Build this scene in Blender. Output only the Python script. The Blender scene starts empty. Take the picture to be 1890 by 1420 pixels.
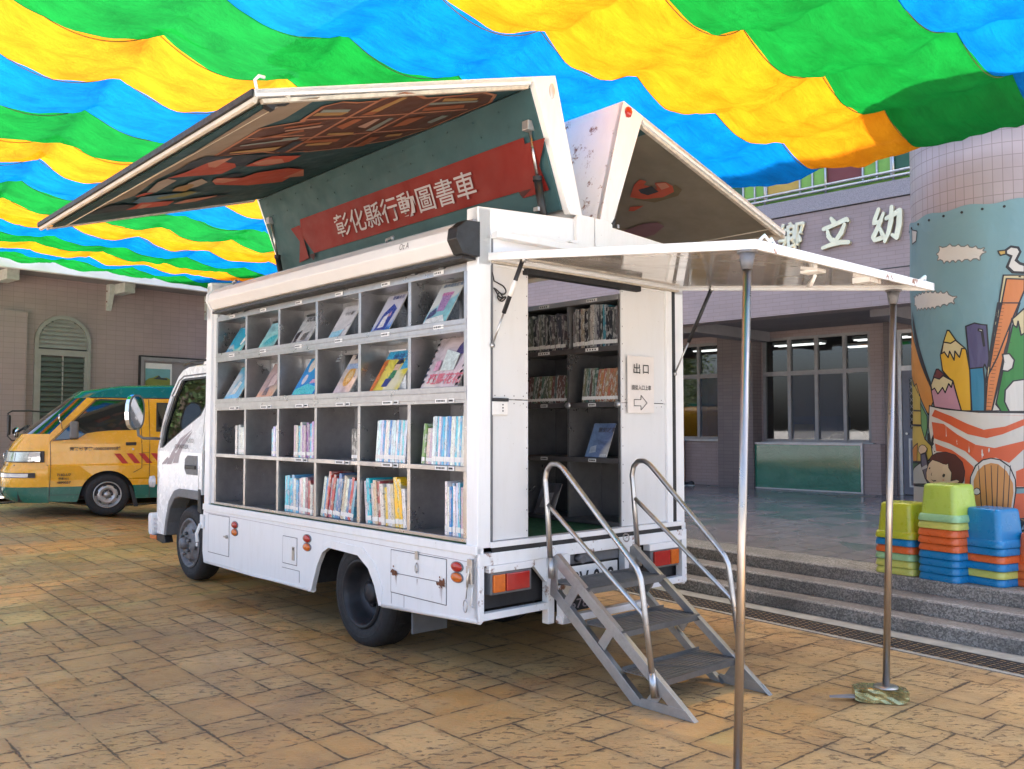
import bpy, bmesh, math, random
from mathutils import Vector, Matrix
from mathutils.geometry import tessellate_polygon
R = math.radians
sc = bpy.context.scene
col = sc.collection
random.seed(7)

# ------------------------------------------------------------------ camera, sky, sun, exposure
cam_d = bpy.data.cameras.new("camera"); cam = bpy.data.objects.new("camera", cam_d); col.objects.link(cam)
cam.location = (0, 0, 1.5)
cam.rotation_euler = (R(90) + math.atan(77 / 1650), 0, 0)
cam_d.sensor_fit = 'HORIZONTAL'; cam_d.sensor_width = 36.0; cam_d.lens = 1650 / 1890 * 36.0
cam_d.clip_start = 0.05; cam_d.clip_end = 600
sc.camera = cam
SUN_FROM = Vector((0.42, 0.56, 1.05)).normalized()
wd = bpy.data.worlds.new("World"); sc.world = wd; wd.use_nodes = True
nt = wd.node_tree; nt.nodes.clear()
sky = nt.nodes.new('ShaderNodeTexSky'); sky.sky_type = 'NISHITA'; sky.sun_disc = False
sky.sun_elevation = math.asin(SUN_FROM.z); sky.sun_rotation = math.atan2(SUN_FROM.x, SUN_FROM.y)
sky.air_density = 0.8; sky.dust_density = 6.0; sky.ozone_density = 1.0
bg = nt.nodes.new('ShaderNodeBackground'); bg.inputs['Strength'].default_value = 0.15
wo = nt.nodes.new('ShaderNodeOutputWorld')
nt.links.new(sky.outputs[0], bg.inputs[0]); nt.links.new(bg.outputs[0], wo.inputs[0])
sl = bpy.data.lights.new("sun", 'SUN'); sl.energy = 4.5; sl.angle = R(0.6); sl.color = (1.0, 0.95, 0.87)
so = bpy.data.objects.new("sun", sl); col.objects.link(so)
so.rotation_euler = (-SUN_FROM).to_track_quat('-Z', 'Y').to_euler()
so.location = (12, 16, 30)
sc.view_settings.view_transform = 'Standard'; sc.view_settings.look = 'None'
sc.view_settings.exposure = 2.42; sc.view_settings.gamma = 1.0
sc.view_settings.use_curve_mapping = False
sc.cycles.max_bounces = 8; sc.cycles.diffuse_bounces = 4; sc.cycles.glossy_bounces = 4
sc.cycles.transparent_max_bounces = 12; sc.cycles.transmission_bounces = 4
sc.cycles.sample_clamp_indirect = 6; sc.cycles.caustics_reflective = False; sc.cycles.caustics_refractive = False

# ------------------------------------------------------------------ materials
MATS = {}
def rgb(c): return (c[0], c[1], c[2], 1)
class N:
    """tiny node-building helper"""
    def __init__(s, name):
        s.m = bpy.data.materials.new(name); s.m.use_nodes = True
        s.t = s.m.node_tree; s.t.nodes.clear()
        s.out = s.t.nodes.new('ShaderNodeOutputMaterial')
        MATS[name] = s.m
    def n(s, typ, **kw):
        nd = s.t.nodes.new(typ)
        for k, v in kw.items():
            if k.startswith('i_'): nd.inputs[k[2:].replace('_', ' ')].default_value = v
            else: setattr(nd, k, v)
        return nd
    def l(s, a, b): s.t.links.new(a, b)
    def val(s, inp, v):
        if isinstance(v, bpy.types.NodeSocket): s.l(v, inp)
        else: inp.default_value = v
    def math(s, op, a, b=0.0, clamp=False):
        nd = s.n('ShaderNodeMath', operation=op); nd.use_clamp = clamp
        s.val(nd.inputs[0], a); s.val(nd.inputs[1], b); return nd.outputs[0]
    def mix(s, f, a, b):
        nd = s.n('ShaderNodeMix', data_type='RGBA')
        s.val(nd.inputs[0], f)
        s.val(nd.inputs[6], a if isinstance(a, bpy.types.NodeSocket) else rgb(a))
        s.val(nd.inputs[7], b if isinstance(b, bpy.types.NodeSocket) else rgb(b)); return nd.outputs[2]
    def coord(s, kind='Object', scale=(1, 1, 1), rot=(0, 0, 0)):
        tc = s.n('ShaderNodeTexCoord'); mp = s.n('ShaderNodeMapping')
        mp.inputs['Scale'].default_value = scale; mp.inputs['Rotation'].default_value = rot
        s.l(tc.outputs[kind], mp.inputs[0]); return mp.outputs[0]
    def noise(s, vec, scale, detail=4, rough=0.6, dist=0.0):
        nd = s.n('ShaderNodeTexNoise'); nd.inputs['Scale'].default_value = scale
        nd.inputs['Detail'].default_value = detail; nd.inputs['Roughness'].default_value = rough
        nd.inputs['Distortion'].default_value = dist
        if vec is not None: s.l(vec, nd.inputs['Vector'])
        return nd.outputs[0]
    def ramp(s, v, lo, hi, a=0.0, b=1.0):
        nd = s.n('ShaderNodeMapRange'); s.val(nd.inputs[0], v)
        for i, x in zip((1, 2, 3, 4), (lo, hi, a, b)): nd.inputs[i].default_value = x
        return nd.outputs[0]
    def bump(s, h, strength=0.3, dist=0.01, prev=None):
        nd = s.n('ShaderNodeBump'); nd.inputs['Strength'].default_value = strength
        nd.inputs['Distance'].default_value = dist; s.l(h, nd.inputs['Height'])
        if prev is not None: s.l(prev, nd.inputs['Normal'])
        return nd.outputs[0]
    def bsdf(s, color, rough=0.5, metal=0.0, normal=None, spec=0.5, coat=0.0, emit=None, estr=0.0, trans=0.0, alpha=1.0):
        b = s.n('ShaderNodeBsdfPrincipled')
        s.val(b.inputs['Base Color'], color if isinstance(color, bpy.types.NodeSocket) else rgb(color))
        s.val(b.inputs['Roughness'], rough); s.val(b.inputs['Metallic'], metal)
        b.inputs['Specular IOR Level'].default_value = spec; b.inputs['Coat Weight'].default_value = coat
        b.inputs['Coat Roughness'].default_value = 0.06
        b.inputs['Transmission Weight'].default_value = trans; s.val(b.inputs['Alpha'], alpha)
        if emit: b.inputs['Emission Color'].default_value = rgb(emit); b.inputs['Emission Strength'].default_value = estr
        if normal is not None: s.l(normal, b.inputs['Normal'])
        s.l(b.outputs[0], s.out.inputs[0]); return b

def simple(name, c, rough=0.5, metal=0.0, var=0.12, scale=6.0, bump=0.0, bscale=60, coat=0.0, spec=0.5, stretch=(1, 1, 1), rvar=0.1):
    """a colour with faint mottling, uneven gloss and optional fine relief"""
    if name in MATS: return MATS[name]
    q = N(name); v = q.coord('Object', stretch)
    n1 = q.noise(v, scale, 5)
    dark = tuple(x * (1 - var) for x in c); lite = tuple(min(1, x * (1 + var)) for x in c)
    cc = q.mix(q.ramp(n1, 0.3, 0.7), dark, lite)
    rr = q.ramp(q.noise(v, scale * 3), 0.3, 0.7, max(0.02, rough - rvar), min(1, rough + rvar))
    nm = q.bump(q.noise(v, bscale, 3), bump, 0.004) if bump else None
    q.bsdf(cc, rr, metal, nm, spec, coat); return q.m

def worn_white(name, base=(0.79, 0.80, 0.81), rust=0.0, rough=0.32, dirty=0.16):
    q = N(name); v = q.coord('Object'); vs = q.coord('Object', (3, 3, 0.5))
    dirt = q.ramp(q.noise(vs, 5, 6, 0.7), 0.48, 0.72)
    speck = q.ramp(q.noise(v, 46, 3, 0.6), 0.70, 0.75)
    c = q.mix(q.math('MULTIPLY', dirt, dirty), base, (0.5, 0.48, 0.43))
    c = q.mix(q.math('MULTIPLY', speck, 0.45), c, (0.3, 0.26, 0.22))
    if rust:
        rm = q.ramp(q.noise(v, 7, 8, 0.75), 0.64 - rust * 0.1, 0.70 - rust * 0.1)
        c = q.mix(rm, c, q.mix(q.noise(v, 40), (0.12, 0.045, 0.02), (0.32, 0.14, 0.06)))
    nm = q.bump(q.noise(v, 5, 2), 0.08, 0.004)
    q.bsdf(c, q.ramp(q.noise(v, 11), 0.3, 0.7, rough - 0.04, rough + 0.12), 0, nm, 0.5, 0.1)
    return q.m
worn_white('white_paint'); worn_white('rusty_white', rust=0.7); worn_white('cab_paint', (0.80, 0.81, 0.82), rough=0.22, dirty=0.03)
worn_white('white_panel', (0.66, 0.665, 0.67), rough=0.45)

def brushed(name, c, rough, str_=(1, 1, 14), metal=1.0, spots=0.35, dark=(0.2, 0.19, 0.18)):
    q = N(name); v = q.coord('Object', str_); v2 = q.coord('Object')
    a = q.noise(v, 16, 6, 0.7); b = q.noise(v2, 5, 6, 0.7)
    cc = q.mix(q.ramp(a, 0.25, 0.75), tuple(x * 0.75 for x in c), c)
    cc = q.mix(q.math('MULTIPLY', q.ramp(b, 0.5, 0.7), spots), cc, dark)
    q.bsdf(cc, q.ramp(b, 0.3, 0.75, rough - 0.08, rough + 0.2), metal, q.bump(a, 0.08, 0.002)); return q.m
brushed('steel_tube', (0.58, 0.57, 0.56), 0.3, (1, 1, 1), spots=0.25)
brushed('steel_pole', (0.50, 0.45, 0.41), 0.3, (1, 1, 0.2), spots=0.2, dark=(0.26, 0.2, 0.15))
brushed('step_steel', (0.50, 0.50, 0.50), 0.38, (1, 8, 1), metal=0.85)
brushed('shelf_steel', (0.44, 0.43, 0.43), 0.30, (1, 1, 1), metal=0.85, spots=0.12, dark=(0.2, 0.19, 0.18))
brushed('tread_steel', (0.22, 0.22, 0.22), 0.42, (1, 1, 1), metal=0.8)
simple('shelf_back', (0.31, 0.30, 0.32), 0.34, 0.3, 0.35, 3)
simple('shelf_dark', (0.085, 0.078, 0.078), 0.42, 0.1, 0.3, 4)
simple('alu', (0.45, 0.45, 0.46), 0.4, 0.6, 0.1, 8)
simple('alu_dull', (0.30, 0.29, 0.29), 0.5, 0.3, 0.1, 8)
simple('black', (0.015, 0.015, 0.017), 0.5, 0, 0.3, 10)
simple('rubber', (0.016, 0.016, 0.018), 0.72, 0, 0.35, 12, bump=0.2, bscale=90)
simple('rim_dark', (0.02, 0.021, 0.026), 0.5, 0.2, 0.3, 12)
simple('rim_grey', (0.16, 0.16, 0.17), 0.55, 0.3, 0.35, 14, bump=0.15)
simple('rim_silver', (0.42, 0.41, 0.41), 0.35, 0.7, 0.2, 14)
simple('chassis', (0.018, 0.017, 0.017), 0.75, 0, 0.4, 8)
simple('grey_plastic', (0.14, 0.145, 0.155), 0.55, 0, 0.15, 10)
simple('cream_lip', (0.55, 0.49, 0.41), 0.5, 0, 0.22, 5, stretch=(0.6, 4, 4))
simple('roller_white', (0.70, 0.68, 0.67), 0.38, 0, 0.04, 3)
simple('canopy_white', (0.66, 0.62, 0.58), 0.12, 0, 0.12, 2, coat=0.6)
simple('teal_lining', (0.036, 0.088, 0.10), 0.6, 0, 0.15, 3, bump=0.05, bscale=12, spec=0.25)
simple('beige_lining', (0.19, 0.165, 0.12), 0.42, 0, 0.15, 3)
simple('green_floor', (0.02, 0.09, 0.035), 0.6, 0, 0.25, 8)
simple('paper', (0.70, 0.66, 0.63), 0.6, 0, 0.05, 4)
simple('paper_white', (0.75, 0.74, 0.72), 0.6, 0, 0.05, 20)
simple('pages', (0.6, 0.57, 0.5), 0.85, 0, 0.2, 60, stretch=(20, 1, 1))
simple('ink', (0.012, 0.012, 0.014), 0.5)
simple('rust_stain', (0.15, 0.06, 0.03), 0.9, 0, 0.5, 40)
simple('seat_fabric', (0.22, 0.22, 0.23), 0.8, 0, 0.1, 20)
simple('granite_band', (0.30, 0.28, 0.30), 0.7, 0, 0.35, 120)
simple('brass', (0.74, 0.67, 0.46), 0.36, 0.6, 0.12, 3)
simple('letter_side', (0.05, 0.045, 0.04), 0.6)
simple('door_panel', (0.16, 0.165, 0.20), 0.5, 0.1, 0.1, 8)
simple('lime_panel', (0.20, 0.42, 0.07), 0.5, 0, 0.1, 3)
simple('yellow_panel', (0.50, 0.33, 0.06), 0.5, 0, 0.1, 3)
simple('maroon_panel', (0.16, 0.03, 0.03), 0.5, 0, 0.1, 3)
simple('darkgreen_panel', (0.015, 0.09, 0.05), 0.5, 0, 0.1, 3)
simple('plaster', (0.25, 0.23, 0.235), 0.85, 0, 0.1, 3)
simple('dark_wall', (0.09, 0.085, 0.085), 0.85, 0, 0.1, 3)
simple('wood', (0.22, 0.09, 0.04), 0.5, 0, 0.3, 6, stretch=(1, 1, 0.15))
simple('eave_white', (0.80, 0.81, 0.83), 0.5, 0, 0.06, 3)
simple('bracket_paint', (0.50, 0.53, 0.50), 0.55, 0, 0.18, 9)
simple('louvre_grey', (0.31, 0.30, 0.28), 0.5, 0.1, 0.12, 4)
simple('van_green', (0.010, 0.13, 0.092), 0.22, 0, 0.08, 3, coat=0.5)
simple('van_yellow', (0.76, 0.385, 0.007), 0.24, 0, 0.05, 3, coat=0.5)
simple('decal_red', (0.5, 0.03, 0.02), 0.5)
simple('decal_brown', (0.03, 0.012, 0.008), 0.6)
simple('decal_grey', (0.34, 0.29, 0.31), 0.5)
simple('decal_dark', (0.13, 0.12, 0.13), 0.5)
simple('gold_foil', (0.34, 0.32, 0.16), 0.24, 0.75, 0.5, 14, bump=0.9, bscale=18)
simple('shoe_black', (0.012, 0.012, 0.013), 0.6)
simple('shoe_white', (0.5, 0.5, 0.48), 0.7)
simple('mirror_chrome', (0.75, 0.76, 0.77), 0.06, 1.0, 0.03)
for nm, c in dict(stool_lime=(0.42, 0.55, 0.08), stool_mint=(0.30, 0.52, 0.27), stool_yellow=(0.55, 0.56, 0.13), stool_orange=(0.68, 0.13, 0.03), stool_blue=(0.008, 0.20, 0.45), stool_olive=(0.46, 0.48, 0.03)).items():
    simple(nm, c, 0.32, 0, 0.08, 5, coat=0.2)
def lens(name, c):
    q = N(name); v = q.coord('Object', (1, 1, 1)); w = q.n('ShaderNodeTexWave'); w.inputs['Scale'].default_value = 60; q.l(v, w.inputs[0])
    q.bsdf(q.mix(q.noise(v, 30), tuple(x * 0.6 for x in c), c), 0.15, 0, q.bump(w.outputs[1], 0.15, 0.002), coat=0.5); return q.m
lens('lens_red', (0.5, 0.02, 0.012)); lens('lens_amber', (0.75, 0.16, 0.01)); lens('lens_clear', (0.6, 0.6, 0.62))

def tile_wall(name, c1, c2, grout, w, h, rot=(0, 0, 0), rough=0.45, offset=0.0, plane='XZ'):
    q = N(name); tc = q.n('ShaderNodeTexCoord')
    sp = q.n('ShaderNodeSeparateXYZ'); q.l(tc.outputs['UV'], sp.inputs[0])
    br = q.n('ShaderNodeTexBrick'); br.offset = offset; br.inputs['Scale'].default_value = 1.0
    br.inputs['Brick Width'].default_value = w; br.inputs['Row Height'].default_value = h
    br.inputs['Mortar Size'].default_value = min(w, h) * 0.045; br.inputs['Mortar Smooth'].default_value = 0.2
    br.inputs['Bias'].default_value = 0.0
    br.inputs['Color1'].default_value = rgb(c1); br.inputs['Color2'].default_value = rgb(c2); br.inputs['Mortar'].default_value = rgb(grout)
    q.l(tc.outputs['UV'], br.inputs[0])
    n = q.noise(tc.outputs['UV'], 1.1, 5, 0.6)
    c = q.mix(q.math('MULTIPLY', q.ramp(n, 0.4, 0.7), 0.35), br.outputs[0], tuple(x * 0.6 for x in c1))
    q.bsdf(c, q.ramp(br.outputs[1], 0, 1, rough, 0.85), 0, q.bump(br.outputs[1], -0.25, 0.003)); return q.m
tile_wall('tile_pink', (0.34, 0.265, 0.26), (0.37, 0.285, 0.28), (0.285, 0.22, 0.22), 0.2, 0.1)
tile_wall('tile_mauve', (0.34, 0.26, 0.245), (0.375, 0.285, 0.27), (0.25, 0.19, 0.18), 0.23, 0.06, offset=0.5)
tile_wall('tile_brown', (0.165, 0.13, 0.13), (0.19, 0.15, 0.145), (0.11, 0.09, 0.09), 0.2, 0.065)
tile_wall('tile_column', (0.35, 0.30, 0.31), (0.38, 0.325, 0.335), (0.24, 0.20, 0.205), 0.072, 0.105)
def floor_tiles():
    q = N('porch_tiles'); tc = q.n('ShaderNodeTexCoord')
    br = q.n('ShaderNodeTexBrick'); br.offset = 0; br.inputs['Scale'].default_value = 1
    br.inputs['Brick Width'].default_value = 0.33; br.inputs['Row Height'].default_value = 0.33; br.inputs['Mortar Size'].default_value = 0.006
    br.inputs['Color1'].default_value = rgb((0.22, 0.20, 0.19)); br.inputs['Color2'].default_value = rgb((0.24, 0.22, 0.21)); br.inputs['Mortar'].default_value = rgb((0.05, 0.05, 0.05))
    q.l(tc.outputs['UV'], br.inputs[0])
    ck = q.n('ShaderNodeTexChecker'); ck.inputs['Scale'].default_value = 1 / 0.66; q.l(tc.outputs['UV'], ck.inputs[0])
    pt = q.ramp(q.noise(tc.outputs['UV'], 0.35, 1), 0.5, 0.52)
    f = q.math('MULTIPLY', ck.outputs[1], pt)
    c = q.mix(q.math('MULTIPLY', f, 0.6), br.outputs[0], (0.05, 0.13, 0.11))
    q.bsdf(c, q.ramp(q.noise(tc.outputs['UV'], 1, 2), 0.3, 0.7, 0.16, 0.32), 0, q.bump(br.outputs[1], -0.2, 0.002)); return q.m
floor_tiles()
def terrazzo(name, a, b, lo, hi):
    q = N(name); v = q.coord('Object')
    vo = q.n('ShaderNodeTexVoronoi'); vo.inputs['Scale'].default_value = 95; q.l(v, vo.inputs['Vector'])
    hs = q.n('ShaderNodeSeparateColor'); q.l(vo.outputs['Color'], hs.inputs[0])
    c = q.mix(q.ramp(hs.outputs[0], lo, hi), a, b)
    c = q.mix(q.ramp(q.noise(v, 1.2, 5), 0.4, 0.75), c, tuple(x * 0.55 for x in a))
    q.bsdf(c, 0.75, 0, q.bump(vo.outputs['Distance'], 0.5, 0.004)); return q.m
terrazzo('pebble_nosing', (0.17, 0.16, 0.145), (0.44, 0.41, 0.37), 0.2, 0.9)
terrazzo('pebble_tread', (0.18, 0.155, 0.13), (0.29, 0.26, 0.225), 0.3, 0.95)
terrazzo('pebble_floor', (0.18, 0.165, 0.13), (0.46, 0.43, 0.38), 0.3, 0.95)
simple('concrete', (0.33, 0.31, 0.26), 0.85, 0, 0.25, 6, bump=0.3)
simple('grate', (0.022, 0.02, 0.02), 0.7, 0, 0.3, 12)
simple('pale_paving', (0.45, 0.44, 0.42), 0.85, 0, 0.15, 3, bump=0.2)

def stamped():
    q = N('stamped_concrete')
    def at(nm):
        a = q.n('ShaderNodeAttribute'); a.attribute_name = nm; return a.outputs['Fac'], a.outputs['Color']
    uv, _ = at('su'); vv, _ = at('sv'); hw, _ = at('hw'); hh, _ = at('hh'); rid, _ = at('rid')
    tc = q.n('ShaderNodeTexCoord'); P = tc.outputs['Object']
    wob = q.ramp(q.noise(P, 30, 5, 0.75), 0.2, 0.8, -0.012, 0.012)
    wob2 = q.ramp(q.noise(P, 3.2, 3, 0.6), 0.2, 0.8, -0.010, 0.010)
    du = q.math('SUBTRACT', hw, q.math('ABSOLUTE', uv)); dv = q.math('SUBTRACT', hh, q.math('ABSOLUTE', vv))
    d = q.math('ADD', q.math('ADD', q.math('MINIMUM', du, dv), wob), wob2)
    joint = q.ramp(d, -0.001, 0.005, 1, 0)
    halo = q.ramp(d, 0.0, 0.05, 1, 0)
    # per-stone tint, large stains, chips and streaks
    c = q.mix(rid, (0.56, 0.295, 0.095), (0.70, 0.42, 0.165))
    big = q.noise(P, 0.55, 4, 0.6)
    c = q.mix(q.math('MULTIPLY', q.ramp(big, 0.42, 0.66), 0.6), c, (0.33, 0.24, 0.125))
    big2 = q.noise(q.coord('Object', (1, 1, 1), (0, 0, 1.1)), 0.9, 5, 0.65)
    c = q.mix(q.math('MULTIPLY', q.ramp(big2, 0.46, 0.66), 0.62), c, (0.23, 0.135, 0.075))
    c = q.mix(q.math('MULTIPLY', q.ramp(q.noise(P, 5, 6, 0.7), 0.45, 0.75), 0.4), c, (0.55, 0.42, 0.23))
    st = q.coord('Object', (4.0, 10.0, 1), (0, 0, R(-20)))
    chips = q.math('MULTIPLY', q.ramp(q.noise(st, 3.4, 6, 0.72, 0.6), 0.575, 0.605), q.ramp(q.noise(P, 1.7, 3), 0.38, 0.54))
    c = q.mix(q.math('MULTIPLY', chips, 0.8), c, (0.095, 0.06, 0.04))
    c = q.mix(q.math('MULTIPLY', halo, 0.3), c, (0.21, 0.13, 0.06))
    c = q.mix(q.math('MULTIPLY', joint, 0.85), c, (0.07, 0.048, 0.032))
    h = q.math('SUBTRACT', q.math('SUBTRACT', q.math('MULTIPLY', q.noise(P, 9, 8, 0.72), 0.9), q.math('MULTIPLY', joint, 1.0)), q.math('MULTIPLY', chips, 0.5))
    nm = q.bump(h, 0.9, 0.014)
    q.bsdf(c, q.ramp(q.noise(P, 2.5, 5), 0.35, 0.7, 0.28, 0.6), 0, nm, 0.5); return q.m
stamped()

def cloth_mat(name, c, ct):
    """shade net: diffuse + translucent weave with tiny holes that let some sun straight through"""
    q = N(name); tc = q.n('ShaderNodeTexCoord')
    v = q.coord('UV', (9.0, 0.9, 1)); cr = q.noise(v, 3.4, 9, 0.78, 0.15)
    v2 = q.coord('UV', (2.2, 1.2, 1)); cr2 = q.noise(v2, 2.2, 5, 0.6, 0.3)
    fold_tone = q.ramp(cr, 0.35, 0.7, 0.55, 1.1)
    cre = q.ramp(cr, 0.57, 0.585, 1.0, 0.72)
    f = q.math('MULTIPLY', q.math('MULTIPLY', fold_tone, cre), q.ramp(cr2, 0.32, 0.66, 0.6, 1.25))  # thicker gathers and the shading of folds, both put into the transmission colour
    tcol = q.mix(f, tuple(x * y for x, y in zip(ct, (0.55, 0.28, 0.28))), tuple(x * y + z for x, y, z in zip(ct, (0.92, 0.98, 0.92), (0.0, 0.004, 0.002))))
    nm = q.bump(cr, 0.5, 0.02, q.bump(cr2, 0.6, 0.10))
    d = q.n('ShaderNodeBsdfDiffuse'); d.inputs[0].default_value = rgb(c); q.l(nm, d.inputs['Normal'])
    t = q.n('ShaderNodeBsdfTranslucent'); q.l(tcol, t.inputs[0]); q.l(nm, t.inputs['Normal'])
    a = q.n('ShaderNodeMixShader'); a.inputs[0].default_value = 0.62; q.l(d.outputs[0], a.inputs[1]); q.l(t.outputs[0], a.inputs[2])
    tr = q.n('ShaderNodeBsdfTransparent'); tr.inputs[0].default_value = rgb(tuple(x ** 0.35 for x in ct))
    m2 = q.n('ShaderNodeMixShader'); m2.inputs[0].default_value = 0.045; q.l(a.outputs[0], m2.inputs[1]); q.l(tr.outputs[0], m2.inputs[2])
    q.l(m2.outputs[0], q.out.inputs[0]); return q.m
cloth_mat('net_yellow', (0.40, 0.17, 0.012), (0.46, 0.150, 0.003))
cloth_mat('net_green', (0.015, 0.13, 0.03), (0.003, 0.125, 0.015))
cloth_mat('net_blue', (0.008, 0.08, 0.26), (0.001, 0.095, 0.32))

def glass_mat(name, tint, trans, rough=0.02):
    q = N(name)
    fr = q.n('ShaderNodeFresnel'); fr.inputs[0].default_value = 1.5
    t = q.n('ShaderNodeBsdfTransparent'); t.inputs[0].default_value = rgb(tint)
    d = q.n('ShaderNodeBsdfDiffuse'); d.inputs[0].default_value = rgb((0.015, 0.017, 0.018))
    a = q.n('ShaderNodeMixShader'); a.inputs[0].default_value = trans; q.l(d.outputs[0], a.inputs[1]); q.l(t.outputs[0], a.inputs[2])
    g = q.n('ShaderNodeBsdfGlossy'); g.inputs['Roughness'].default_value = rough; g.inputs[0].default_value = (1, 1, 1, 1)
    m = q.n('ShaderNodeMixShader'); q.l(q.math('ADD', q.math('MULTIPLY', fr.outputs[0], 1.5), 0.03, True), m.inputs[0]); q.l(a.outputs[0], m.inputs[1]); q.l(g.outputs[0], m.inputs[2])
    q.l(m.outputs[0], q.out.inputs[0]); return q.m
glass_mat('window_glass', (0.55, 0.6, 0.6), 0.85); glass_mat('cab_glass', (0.09, 0.12, 0.10), 0.8); glass_mat('shelf_glass', (0.6, 0.64, 0.6), 0.9); glass_mat('van_glass', (0.3, 0.3, 0.3), 0.25)
def screen():
    q = N('fly_screen'); t = q.n('ShaderNodeBsdfTransparent'); d = q.n('ShaderNodeBsdfDiffuse'); d.inputs[0].default_value = rgb((0.16, 0.17, 0.20))
    m = q.n('ShaderNodeMixShader'); m.inputs[0].default_value = 0.55; q.l(d.outputs[0], m.inputs[1]); q.l(t.outputs[0], m.inputs[2]); q.l(m.outputs[0], q.out.inputs[0])
screen()
def lamp():
    q = N('lamp_tube'); e = q.n('ShaderNodeEmission'); e.inputs[0].default_value = (1, 0.98, 0.93, 1); e.inputs[1].default_value = 0.7; q.l(e.outputs[0], q.out.inputs[0])
lamp()

# book covers take their colour from the object, with a random printed pattern
def book_mats():
    q = N('book_cover'); oi = q.n('ShaderNodeObjectInfo'); tc = q.n('ShaderNodeTexCoord')
    mp = q.n('ShaderNodeMapping'); q.l(tc.outputs['Object'], mp.inputs[0]); mp.inputs['Scale'].default_value = (1.2, 1.2, 4.0)
    ofs = q.n('ShaderNodeCombineXYZ'); q.l(q.math('MULTIPLY', oi.outputs['Random'], 57.0), ofs.inputs[0]); q.l(q.math('MULTIPLY', oi.outputs['Random'], 23.0), ofs.inputs[2]); q.l(ofs.outputs[0], mp.inputs[1])
    n1 = q.noise(mp.outputs[0], 1.3, 2, 0.5)
    mp2 = q.n('ShaderNodeMapping'); q.l(tc.outputs['Object'], mp2.inputs[0]); mp2.inputs['Scale'].default_value = (3.5, 0.5, 26.0); q.l(ofs.outputs[0], mp2.inputs[1])
    n2 = q.noise(mp2.outputs[0], 1.6, 3, 0.7)
    hs = q.n('ShaderNodeHueSaturation'); q.l(oi.outputs['Color'], hs.inputs['Color']); q.l(q.ramp(n1, 0.3, 0.7, 0.47, 0.53), hs.inputs['Hue']); q.l(q.ramp(n1, 0.35, 0.65, 1.2, 0.8), hs.inputs['Value'])
    c = q.mix(q.math('MULTIPLY', q.ramp(n1, 0.52, 0.58), 0.5), hs.outputs[0], (0.7, 0.7, 0.68))
    c = q.mix(q.math('MULTIPLY', q.math('MULTIPLY', q.ramp(n2, 0.58, 0.60), q.ramp(n1, 0.44, 0.47)), 0.8), c, (0.03, 0.03, 0.05))
    q.bsdf(c, 0.3, coat=0.3)
    q = N('picture_cover'); oi = q.n('ShaderNodeObjectInfo'); tc = q.n('ShaderNodeTexCoord')
    ofs = q.n('ShaderNodeVectorMath', operation='ADD'); q.l(tc.outputs['Object'], ofs.inputs[0]); q.l(q.math('MULTIPLY', oi.outputs['Random'], 91.0), ofs.inputs[1])
    v = ofs.outputs[0]; n1 = q.noise(v, 1.5, 2, 0.5, 0.6); n2 = q.noise(v, 5, 4, 0.7, 1.0)
    hs = q.n('ShaderNodeHueSaturation'); q.l(oi.outputs['Color'], hs.inputs['Color']); q.l(q.ramp(n1, 0.3, 0.7, 0.46, 0.54), hs.inputs['Hue']); q.l(q.ramp(n2, 0.3, 0.7, 0.6, 1.35), hs.inputs['Value'])
    c = q.mix(q.math('MULTIPLY', q.ramp(n1, 0.56, 0.6), 0.7), hs.outputs[0], (0.7, 0.66, 0.6))
    c = q.mix(q.math('MULTIPLY', q.ramp(n2, 0.62, 0.66), 0.5), c, (0.05, 0.06, 0.13))
    q.bsdf(c, 0.2, coat=0.5)
book_mats()
ARTCOL = dict(taupe=(0.20, 0.155, 0.115), brown=(0.075, 0.035, 0.026), S=(0.30, 0.13, 0.075), ochre=(0.26, 0.155, 0.06), grey=(0.17, 0.19, 0.17), rust=(0.22, 0.075, 0.035), pink=(0.32, 0.20, 0.155), dark=(0.03, 0.035, 0.042),
  red=(0.32, 0.06, 0.035), salmon=(0.36, 0.16, 0.11), taupe2=(0.27, 0.22, 0.18), blue=(0.07, 0.13, 0.18), olive=(0.17, 0.16, 0.05), red2=(0.17, 0.012, 0.009), maroon=(0.05, 0.008, 0.009), shade=(0.11, 0.085, 0.05), mauve=(0.13, 0.07, 0.085), letter=(0.40, 0.37, 0.38))
BANCOL = dict(sky=(0.17, 0.31, 0.34), white=(0.60, 0.58, 0.53), grey=(0.16, 0.17, 0.17), ochre=(0.50, 0.33, 0.08), orange=(0.60, 0.26, 0.05), black=(0.02, 0.02, 0.025), yellow=(0.55, 0.42, 0.09), green2=(0.14, 0.32, 0.13), yellowdark=(0.62, 0.36, 0.03), cream=(0.55, 0.47, 0.26),
  pinkp=(0.45, 0.24, 0.30), maroon=(0.13, 0.03, 0.03), navy=(0.08, 0.075, 0.16), tealblue=(0.03, 0.19, 0.30), orange2=(0.58, 0.20, 0.06), green=(0.03, 0.20, 0.04), red=(0.60, 0.105, 0.035), doorwood=(0.55, 0.25, 0.07), green3=(0.06, 0.16, 0.08), whitegrey=(0.45, 0.47, 0.45),
  blue=(0.05, 0.25, 0.42), ochre2=(0.45, 0.30, 0.12), slate=(0.13, 0.12, 0.17), greyl=(0.42, 0.42, 0.43), skin=(0.62, 0.47, 0.32), hair=(0.085, 0.025, 0.02), blush=(0.6, 0.25, 0.18))
def banmat(c):
    nm = 'banner_' + c
    if nm in MATS: return MATS[nm]
    q = N(nm); v = q.coord('Object'); k = BANCOL[c]
    n = q.noise(q.coord('Object', (1, 1, 0.6)), 2.2, 3, 0.5, 1.5)
    q.bsdf(q.mix(q.noise(v, 1.3), tuple(x * 0.82 for x in k), k), 0.5, 0, q.bump(n, 0.6, 0.03)); return q.m
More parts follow.
